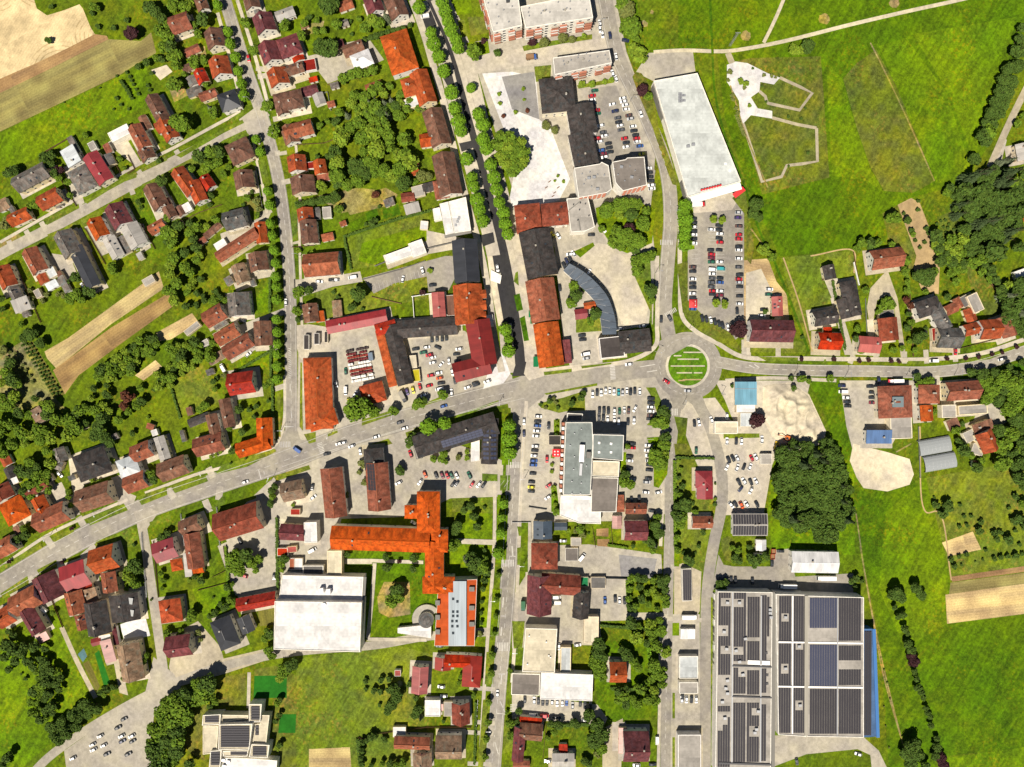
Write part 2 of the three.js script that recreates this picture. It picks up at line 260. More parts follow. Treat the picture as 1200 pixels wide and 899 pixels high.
// ---------- the ground ----------
{
  const g = new THREE.PlaneGeometry(3000, 3000).rotateX(-Math.PI / 2), uv = g.attributes.uv, p = g.attributes.position;
  for (let i = 0; i < uv.count; i++) uv.setXY(i, p.getX(i) / MACRO + .5, p.getZ(i) / MACRO + .5);
  const m = new THREE.Mesh(g, groundMat('grass')); top(m, 'ground'); tag(m, 'green grass covering the flat valley floor', 'grass', null, 'structure');
}
const ground = (txt) => { for (const line of txt.trim().split('\n')) {   // name | cover | polygon | label | category | rows turned by
  const f = line.split('|').map(x => x.trim()); sheet(f[0], f[1], P(f[2]), f[3], f[4], { rot: Number(f[5] || 0) }); } };
ground(`
meadow|lush|735,-60 1300,-60 1300,20 1195,60 1165,160 1130,215 1055,235 1035,290 915,300 880,230 850,140 840,62 765,60 748,30|broad green meadow beyond the supermarket|meadow
meadow|grass|745,-60 795,-60 795,56 765,58 748,30|mown meadow strip by the round maple trees|meadow
meadow|bright|1030,54 1062,44 1110,110 1140,205 1128,216 1098,214|bright mown band of the meadow|meadow
meadow|bright|968,72 987,92 1003,150 1019,196 1036,226 1016,212 975,206|bright green band beside the play park|meadow
meadow|bright|1070,40 1190,20 1180,80 1150,150 1142,190 1112,110|light green band below the farm lane|meadow
meadow|olive|988,92 1004,74 1027,58 1050,100 1096,212 1070,226 1036,224 1020,196 1004,150|olive dry rectangle of meadow|meadow
meadow|lush|893,228 972,208 1010,212 1035,235 1037,289 912,301|deep green field below the pump track park|meadow
meadow|olive|862,72 880,68 962,66 968,150 972,208 893,228 872,150 852,90|dry grass around the pale play park paths|park grass
field|tan|-60,-60 40,-60 40,0 43,10 55,18 75,12 93,5 97,10 106,32 111,40 78,57 40,75 -60,118|tan ploughed field with tractor rings|field|-30
field|soil|-60,118 40,75 78,57 111,40 125,42 127,46 60,80 -60,138|narrow brown tilled strip beside the tan field|field|-27
field|crop|-60,138 60,80 127,46 165,48 177,38 183,62 165,72 140,88 9,150 -60,182|olive striped crop field|field|-27
meadow|bright|-60,184 9,151 140,89 168,74 178,96 168,125 120,150 70,172 0,206 -60,234|bright green meadow behind the diagonal street houses|meadow
field|stubble|165,334 186,318 192,338 130,380 66,432 55,420 52,412 80,396|pale dry garden strip with a green lane beside it|field|-35
field|brownfield|62,434 130,384 200,342 212,352 190,368 140,404 92,440 76,462|brown tilled garden strip|field|-35
field|straw|183,390 225,367 233,378 200,398 186,400|short straw coloured plot by the grey shed|field|-30
field|straw|158,440 182,422 190,430 168,446|small straw coloured vegetable plot|field|-35
field|beds|24,405 38,400 76,462 60,468|dark vineyard rows strip|field|62
field|dry|30,398 -10,420 -10,470 20,480 78,480 60,462|dry orchard grass|field
meadow|bright|-20,770 70,720 104,816 116,830 60,870 20,905 -20,905|bright meadow with two dark tree clumps|meadow
meadow|lawn|347,772 470,757 508,768 500,899 490,960 345,960|broad mown lawn behind the white sports hall|lawn
field|stubble|362,878 408,876 412,910 362,910|small bare tilled plot on the lawn|field|0
field|stubble|400,876 410,876 412,905 400,905|narrow pale plot at the lawn hedge|field|0
meadow|lush|948,446 985,446 1000,500 1012,545 1040,575 1070,560 1090,600 1105,640 1115,690 1110,740 1060,780 1090,860 1110,960 1050,960 1040,880 1030,740 1010,650 990,560 965,480|long green strip beside the factory and pine wood|meadow
meadow|bright|1038,600 1085,560 1110,660 1112,730 1060,760 1030,690|bright mottled meadow|meadow
meadow|lush|1112,730 1260,700 1260,870 1110,886 1080,880 1062,790|deep green hayfield with the dark bush row|meadow
meadow|bright|1110,888 1260,868 1260,960 1112,960|light green corner field|meadow
meadow|lawn|1085,560 1200,540 1260,540 1260,660 1115,675 1095,600|orchard grass with small trees|orchard grass
field|straw|1104,636 1140,623 1150,644 1112,652|dry straw garden plot in the orchard|field|-12
field|soil|1114,676 1260,655 1260,662 1116,682|thin brown ditch bank beside the straw field|field|-8
field|crop|1114,683 1260,663 1260,682 1112,698|olive stubble strip above the straw field|field|-6
field|straw|1108,697 1260,676 1260,712 1110,731|bright straw coloured harvested field|field|-6
meadow|lawn|915,302 1000,294 1003,320 975,345 985,410 950,412 935,380|fresh green lawn beside the brown houses|lawn
yard|dirt|872,305 900,303 910,330 922,345 925,376 872,376|bare earth building yard|yard|10
yard|earth|1052,240 1068,232 1078,238 1102,300 1100,345 1080,340 1062,290|bare earth garden path between hedges|yard|60
garden|olive|1034,250 1052,240 1074,300 1070,316 1048,310|dry lawn by the lone round tree|garden
garden|olive|1098,255 1118,246 1132,275 1106,280|dry kitchen garden with small bushes|garden
garden|olive|1128,300 1150,300 1180,370 1160,380 1140,345|dry lawn behind the terracotta cottages|garden
garden|dry|400,234 452,220 466,228 460,240 410,252|dry grass patch below the dense grove|garden
garden|dry|370,230 420,220 460,225 440,240 400,250|dry verge below the dense grove|garden
garden|lawn|405,280 500,248 510,275 440,312 412,316|walled green lawn|garden
garden|lush|408,262 428,252 432,262 412,272|green vegetable plot below the grove|garden
garden|deep|428,250 441,244 445,257 432,263|small green vegetable plot below the grove|garden
garden|deep|448,246 466,239 470,251 450,257|green plot beside the garden shed|garden
garden|dry|345,40 362,28 380,24 378,34 350,46|dry flower garden by the small sheds|garden
garden|dry|0,286 20,272 26,279 0,294|dry front garden strip|garden
garden|dry|228,56 240,54 242,66 230,70|pale gravel garden corner|garden
garden|dry|196,98 212,92 220,112 204,120|dry garden by the grey sheds|garden
garden|beds|284,230 306,232 306,250 292,246|kitchen garden beside the lime row|garden|20
garden|beds|302,712 322,708 322,732 304,734|striped bed behind the red shed|garden|80
garden|bright|424,285 502,262 506,280 440,310 420,306|mown part of the walled lawn|garden
garden|lawn|370,340 502,322 500,350 420,365 372,380|lawn beside the paved parking strip|garden
garden|lawn|200,442 238,428 260,470 212,488 204,470|mown garden plot with a pole|garden
garden|bright|300,350 317,328 317,365 298,368|small lawn beside grey roofed house|garden
garden|bright|282,420 318,408 318,428 272,444|small lawn below salmon barn|garden
garden|bright|225,690 275,680 280,708 240,728|orchard lawn beside the red shed|garden
garden|lawn|530,582 578,582 578,602 530,600|small lawn beside the orange school|garden
garden|lush|402,648 496,646 500,688 558,700 518,728 500,748 438,748 429,748 429,676 402,672|school courtyard lawn|garden
garden|bright|534,600 577,602 573,740 560,748 556,680 526,672|tree shaded lawn along the avenue|garden
garden|grass|620,610 680,610 715,616 715,642 625,642|vegetable gardens behind the grey blocks|garden
garden|grass|705,640 775,612 776,652 735,650|garden of the pink roofed house|garden
garden|grass|735,680 785,676 785,714 735,716|orchard plot beside the parked cars|garden
garden|lush|695,752 780,750 775,840 715,845 700,830|dense garden behind the white store|garden
garden|grass|640,850 715,845 712,890 645,895|back garden lawn|garden
garden|lawn|790,540 838,540 842,600 835,680 822,670 800,660 792,640|garden of the crimson roofed house|garden
garden|bright|905,540 1000,540 1002,650 905,650 900,600|grass under the pine wood|garden
garden|grass|828,472 862,472 860,492 832,492|lawn beside the fuel station|garden
`);
// ---------- paved yards ----------
ground(`
yard|concrete|350,398 392,384 455,370 480,378 545,388 600,440 602,456 470,496 352,540 348,500|large beige paved trading yard|yard
yard|concrete|598,466 680,440 772,440 790,462 788,480 790,500 785,600 760,610 640,612 604,610|car park around the grey hotel block|car park
yard|concrete|380,520 478,500 590,540 588,582 528,584 495,600 470,606 400,608 394,640 400,672 345,674 326,690 300,680 255,620 320,560|paved yards behind the main road houses|yard
yard|paving|786,470 838,466 862,500 920,510 905,545 895,602 845,604 815,540 800,500|open car park below the fuel station|car park
yard|paving|838,446 950,446 935,510 880,512 862,500 850,470|fuel station forecourt|yard
yard|concrete|600,-10 720,-10 734,60 770,160 762,250 768,300 765,380 660,400 650,290 606,240 560,85 552,50 600,40|town centre paving around apartments|yard
yard|paving|598,232 614,240 618,300 640,440 612,440 604,340 590,262|pale paving between boulevard and terrace|plaza
yard|concrete|650,300 668,300 676,340 684,376 706,380 706,426 668,432 660,380|back lane behind the terrace|lane
yard|gravel|660,295 700,285 735,290 752,300 760,360 755,385 728,380 715,340 690,315|worn gravel car park behind the curved blue building|car park
yard|asphalt|690,104 722,100 752,178 768,200 764,230 756,190 702,188|car park asphalt by the dark brown hall|car park
plaza|plaza|565,86 600,84 628,90 632,140 645,150 668,210 655,235 610,245 596,240 603,200 600,160 590,150|bright white paved town square|plaza
plaza|slate|588,90 626,84 632,140 600,128|grey paved play corner of the square|plaza
yard|paving|545,66 600,58 690,48 714,42 716,58 650,62 650,72 560,86 548,80|pale paved service lane between apartment blocks|lane
yard|asphalt|800,238 866,226 872,240 872,390 862,398 820,370 806,360 806,330 806,250|supermarket car park asphalt|car park
yard|paving|806,236 866,222 866,232 858,246 812,250|pale paved supermarket entrance|yard
yard|concrete|760,62 812,60 815,84 772,98 745,85|delivery yard behind the supermarket|yard
yard|gravel|874,320 892,315 905,342 905,374 874,376|pale gravel drive of the maroon hall|yard
yard|paving|875,376 880,376 880,418 870,416|narrow paved drive beside the maroon hall|drive
yard|concrete|966,328 982,326 992,340 985,360 1002,416 990,416 975,350|concrete drive of the brown houses|drive
yard|path|1020,338 1040,316 1052,350 1062,420 1056,420 1048,360 1040,345 1028,352 1024,372 1028,400 1022,400 1016,360|horseshoe gravel drive|drive
yard|concrete|984,446 1076,446 1070,478 1046,520 1000,530 992,500|car park of the courtyard inn|car park
sand_pile|sand|1000,520 1040,530 1066,538 1071,556 1066,568 1040,576 1012,572 1004,560 996,540|pale gravel lot edge|yard
yard|concrete|1150,466 1165,465 1180,495 1172,500 1140,496|pale paved yard behind the long terracotta house|yard
yard|asphalt|835,688 842,650 848,662 860,664 905,664 905,645 925,643 932,676 1000,672 1000,700 838,700|factory yard asphalt|yard
yard|path|790,664 800,660 822,670 820,716 812,730 790,730|pale yard with the small solar canopy|yard
yard|concrete|785,720 820,720 822,960 785,960|row of trailer bays|yard
yard|concrete|908,862 1010,862 1030,880 1042,905 1042,960 1028,960 1020,885 1005,878 945,884 908,898|factory delivery drive|drive
yard|concrete|625,640 690,638 735,644 775,650 776,672 700,680 660,680 625,672|dusty bare building plot|yard
yard|slate|725,650 770,655 765,678 728,676|grey gravel part of building plot|yard
yard|concrete|620,668 700,676 735,678 735,718 778,718 778,726 700,728 706,752 600,760 600,700|paved yards behind the brown roofed shops|yard
yard|concrete|600,812 700,826 712,842 708,850 640,845 600,850|staff car park beside white store|car park
yard|path|706,854 730,842 726,960 706,960|drive beside the tree row|drive
yard|oldroad|75,880 135,838 195,800 210,812 180,840 178,870 195,910 85,960|open asphalt car park at the road fork|car park
yard|path|198,782 205,742 232,728 258,758 262,772 330,756 330,768 262,790 205,806|dusty drive by the black roofed house|drive
yard|concrete|255,640 325,608 326,690 276,698 262,660|courtyard of the terracotta barn|yard
yard|concrete|74,196 84,192 99,238 89,242|drive beside the grey hip roof|drive
yard|concrete|99,266 108,262 128,296 119,300|drive beside the orange roof|drive
yard|concrete|60,297 82,300 92,326 80,331 66,313|court of the long black barn|yard
yard|concrete|150,266 168,262 177,290 166,297|court of the pale farmyard|yard
yard|gravel|170,228 180,225 192,258 185,262|side drive of the brown house|drive
yard|concrete|130,560 146,555 157,591 141,599|forecourt on the main road|drive
yard|concrete|100,652 113,642 118,700 106,704|drive between maroon and orange houses|drive
yard|path|132,770 140,770 150,815 140,812|narrow grey drive|drive
yard|plaza|140,732 170,722 176,745 146,752|pale paved terrace by charcoal house|yard
yard|concrete|360,66 400,56 405,50 432,45 450,70 432,78 400,92 384,98|concrete yard by the white hip roofed house|yard
yard|paving|500,270 548,280 545,290 500,298 485,292 500,282|paved court of the white house|yard
yard|asphalt|425,326 470,314 522,300 536,300 536,320 526,340 502,342 500,324 462,332 438,344|grey parking strip|car park
yard|concrete|345,328 400,322 422,318 425,330 390,336 346,350|drive of the salmon roofed hall|drive
yard|paving|340,382 362,380 388,384 388,420 352,420 345,400|paved yard with timber carports|yard
yard|concrete|200,228 206,240 230,240 225,246 212,256 200,256|paved court of the orange farmhouse|yard
yard|gravel|125,168 140,158 150,165 165,190 158,194 140,180|gravel drive|drive
yard|gravel|80,535 92,530 98,560 100,600 90,600 84,570|pale gravel drive by the brown hip roof|drive
yard|gravel|55,572 72,565 82,585 62,592|gravel patch by the orange cottage|drive
yard|paving|258,274 290,262 318,248 312,262 280,284 262,290|paved court beside the long terracotta barn|yard
yard|concrete|270,385 335,360 335,368 282,392|drive between grey house and brown house|drive
yard|sand|895,452 925,448 948,462 968,505 965,520 930,530 905,512 893,490|sandy building pit floor|sand
yard|sand|177,82 195,76 202,84 188,94|sandy garden corner|sand
yard|paving|1165,178 1175,160 1180,164 1172,196 1160,200|pale drive bend|drive
yard|plaza|852,76 862,72 876,74 900,86 914,91 907,99 891,96 890,107 880,114 888,127 905,130 905,139 880,135 871,145 868,140 866,118 860,108 852,96|white paved play park|plaza
lawn|deep|312,140 316,124 318,150 312,152|verge below the lime row|lawn
`);
// ---------- roads ----------
function road(name, kind, pts, w, label, w1, opt) { sheet(name, kind, ribbon(smooth(P(pts)), w, w1 ?? w), label, 'road', opt); return smooth(P(pts)); }
const verge = (pts, w, label) => sheet('pavement', 'paving', ribbon(smooth(P(pts)), w), label, 'pavement', { raise: .12 });
road('lane', 'track', '766,61 800,59 850,60 880,56 920,48 1000,28 1060,14 1140,-4 1200,-22', 4.4, 'narrow pale farm lane across the meadow');
road('lane', 'track', '895,50 905,30 918,0 928,-30', 4, 'short branch of the pale farm lane');
road('lane', 'path', '853,62 858,74', 7, 'short path into the play park');
road('lane', 'path', '1215,80 1185,140 1160,196', 8, 'pale lane by the dark tree line');
road('lane', 'path', '72,735 90,775 112,818', 5.5, 'straight garden lane');
road('street', 'oldroad', '-40,322 0,298 60,267 130,229 180,202 240,171 290,147 312,130', 13, 'diagonal residential street with grass verges');
road('street', 'asphalt', '248,-50 262,-5 290,85 306,132 326,210 338,310 341,420 341,545', 14.5, 'grey street lined with round trees');
road('street', 'oldroad', '164,604 172,650 182,720 192,790', 11, 'short side street between gardens');
road('street', 'oldroad', '30,915 60,885 130,838 205,800 280,776 345,764 440,756 500,746 580,740', 10, 'winding pale street behind the sports hall');
sheet('boulevard_paving', 'paving', ribbon(smooth(P('505,-2 531,60 551,140 574,225 590,290 602,350 610,436')), 42), 'pale sandy paving under the boulevard tree rows', 'paving');
road('street', 'dark', '490,-40 505,-2 531,60 551,140 574,225 590,290 602,350 611,440', 10, 'dark new asphalt boulevard between tree rows', 12);
road('street', 'asphalt', '700,-50 709,-2 722,60 754,130 780,195 786,250 782,310 779,360 784,398', 17, 'grey street leading up to the apartments');
road('street', 'asphalt', '612,455 604,520 600,600 594,700 585,800 574,960', 18, 'wide avenue with white crossings');
road('street', 'asphalt', '795,462 787,520 785,600 783,700 781,800 779,960', 12, 'straight grey street between gardens and car parks');
road('street', 'asphalt', '812,462 832,500 845,550 846,590 836,640 829,690 827,760 827,960', 13, 'curving street to the factory');
road('main_road', 'asphalt', '-50,712 0,686 70,645 165,598 250,568 330,541 400,514 480,490 560,468 612,456', 25, 'wide main road climbing across the town', 26);
road('main_road', 'asphalt', '600,458 660,447 720,437 775,431', 24, 'main road reaching the roundabout', 20);
road('main_road', 'asphalt', '840,424 880,431 940,434 1020,435 1090,436 1140,430 1200,412 1260,390', 13.5, 'main road leaving the roundabout past the cottages');
sheet('roundabout_ring', 'asphalt', circle(806, 429, 40), 'circular roundabout carriageway', 'roundabout');
sheet('roundabout_apron', 'kerb', circle(806, 429, 26), 'pale kerb ring of the roundabout', 'kerb', { raise: .1 });
sheet('roundabout_island', 'island', circle(806, 429, 23), 'round grass island of the roundabout', 'island');
for (const [x, y, w] of [[794, 417, 9], [812, 413, 22], [800, 421, 12], [812, 421, 14], [806, 429, 40], [802, 437, 18], [818, 437, 10], [811, 445, 22], [799, 446, 8]])
  sheet('flower_bed', x % 2 ? 'earth' : 'gravel', P(`${x - w / 2},${y - .7} ${x + w / 2},${y - .8} ${x + w / 2},${y + .7} ${x - w / 2},${y + .7}`), 'striped flower bed on the roundabout island', 'flower bed');
ground(`
junction|asphalt|318,530 336,500 347,500 352,515 372,518 372,532 330,556 312,556|junction of tree lined street and main road|road
junction|asphalt|770,402 784,392 800,392 812,392 812,402 780,420|roundabout mouth of the north street|road
junction|asphalt|780,440 786,470 800,480 806,470 818,480 828,478 822,462 800,455|roundabout mouth of the two south streets|road
junction|asphalt|590,448 618,438 640,462 618,480 596,478|avenue junction with the main road|road
junction|oldroad|280,140 310,118 316,150 304,170 290,156|junction of diagonal street and tree lined street|road
junction|oldroad|180,770 204,790 212,806 190,820 170,812|road fork by the tan roofed house|road
junction|oldroad|156,600 172,594 186,600 172,620 164,620|mouth of the short side street|road
junction|dark|605,424 617,424 625,440 600,441|dark flared mouth of the boulevard|road
bay|dark|489,28 505,12 512,30 494,34|dark asphalt parking bay by the white van|parking bay
bay|dark|512,78 527,76 533,100 526,104|dark asphalt parking bay under round trees|parking bay
bay|dark|538,168 556,164 558,172 541,178|dark asphalt parking bay beside brown house|parking bay
bay|dark|562,276 578,272 580,284 566,289|dark asphalt parking bay with a pale border|parking bay
bay|dark|575,300 592,298 606,378 588,380 582,340 576,318|dark asphalt bays with saw tooth edge|parking bay
bay|sand|571,300 577,300 590,376 584,382 576,340|sandy strip beside the dark bays|verge
`);

const drive = (pts, w, label, kind = 'concrete') => sheet('driveway', kind, ribbon(P(pts), w), label, 'driveway');
for (const t of ['48,260 54,271', '92,238 98,248', '162,200 168,208', '92,268 106,296', '60,300 68,315', '150,212 156,228', '206,176 212,186', '82,240 74,222', '30,270 38,284', '10,282 14,292', '122,252 126,262']) drive(t, 6, 'short concrete drive off the diagonal street');
for (const t of ['320,140 330,138', '322,180 336,178', '330,214 340,212', '300,254 318,246', '340,284 352,282', '322,370 336,364', '286,110 274,122', '306,190 300,192', '300,80 316,82', '346,336 354,334', '322,456 334,452', '302,90 314,88']) drive(t, 6, 'short concrete drive off the tree lined street');
for (const t of ['143,586 150,598', '92,606 98,616', '54,630 62,642', '34,676 42,690', '68,660 76,668', '196,574 204,584', '244,548 250,560', '240,586 246,600', '258,570 256,586', '100,650 108,662', '112,640 96,654', '156,580 152,590', '90,604 84,580']) drive(t, 8, 'concrete drive off the wide main road');
for (const t of ['872,398 872,420', '912,400 912,418', '1085,410 1086,426', '1119,408 1120,424', '1026,408 1027,424', '1060,412 1060,426', '1098,440 1099,452', '1000,416 996,426']) drive(t, 6, 'short drive off the road past the cottages');
for (const t of ['550,806 580,808', '556,846 580,848', '545,858 578,860', '548,895 576,896', '612,730 600,732', '690,720 782,722', '780,560 772,562', '782,725 822,727', '786,664 792,664']) drive(t, 5, 'paved drive off the avenue and straight street');
// painted edges, verges and raised pavements
sheet('pavement', 'plaza', P('572,436 584,408 592,420 598,438 590,449 566,456'), 'pale corner pavement before the deep red roof', 'pavement', { raise: .08 });
sheet('pavement', 'paving', P('614,438 622,400 640,432 700,424 700,430 640,440 620,446'), 'pale corner pavement below the terrace', 'pavement', { raise: .08 });

verge('588,-60 600,40', 6, 'pavement beside the first apartment block');
verge('483,0 497,40 508,78 520,120 533,180 548,240 562,290 572,340 580,400 588,436', 8, 'pale pavement on the shop side of the boulevard');
verge('508,0 534,60 557,140 582,230 600,300 612,370 622,436', 7, 'pale pavement on the square side of the boulevard');
verge('612,300 612,330 622,380 630,432', 11, 'broad pavement before the terracotta terrace');
verge('278,0 300,70 316,130', 4, 'narrow pavement right of the tree lined street');
verge('255,15 268,62 284,125', 4, 'narrow pavement left of the tree lined street');
verge('297,165 308,220 313,250', 3.5, 'narrow pavement beside brown cottages');
verge('346,160 352,240', 3, 'narrow pavement by orange cottages');
verge('350,245 352,320 355,440 353,500', 3, 'narrow pavement beside the big orange warehouse');
verge('334,440 332,500 322,522 270,545 230,556 170,578', 3.5, 'pavement beside the orange corner house');
verge('150,585 60,625 0,665', 3.5, 'pavement between verge and orange cottages');
verge('0,284 60,250 110,222 160,194 200,175 250,148 282,131', 3.5, 'pavement along the upper side of the diagonal street');
verge('770,300 770,380 768,405 740,422 690,430 640,438', 5, 'pavement curving to the roundabout');
verge('797,240 797,330 800,372 815,388 840,402 870,418 930,420 1010,421 1090,421 1150,414 1200,398', 5, 'pavement curving past the maroon hall');
verge('850,446 900,443 980,446', 4, 'pavement by the fuel station');
verge('617,470 612,540 608,640 604,740 600,800', 4, 'pavement by the hotel car park');
verge('580,560 579,640 572,740 566,830 560,960', 4, 'pavement along the school avenue');
verge('776,500 776,600 774,640', 4, 'pavement beside parked cars and trees');
verge('774,730 773,820 770,960', 3.5, 'pavement beside the garden trees');
verge('404,658 436,658', 6, 'school courtyard walk');
verge('436,657 496,659', 4, 'school courtyard cross walk by the flower bed');
verge('439,660 436,700 431,748', 4.5, 'long walk beside the sports hall');
verge('534,634 590,636', 6, 'school walk to the avenue');
verge('430,749 500,750', 4, 'walk behind the school');
verge('292,788 291,830', 4, 'kindergarten entrance walk');
verge('700,255 735,270', 2.5, 'footpath through the small park'); verge('733,245 733,268 760,246', 2.5, 'forked footpath in the small park');
verge('708,275 724,295 765,286', 4, 'pavement around the small park');
for (const [a, l] of [['914,91 938,102 952,109 937,129 900,121 898,117 897,113 890,107', 'upper loop path of the play park'], ['905,138 935,146 957,150', 'link path of the play park'], ['871,145 882,178 893,213 916,207 922,194 940,192 958,189 957,150', 'lower loop path of the play park']])
  sheet('path', 'path', ribbon(P(a), 3.6), l, 'path');
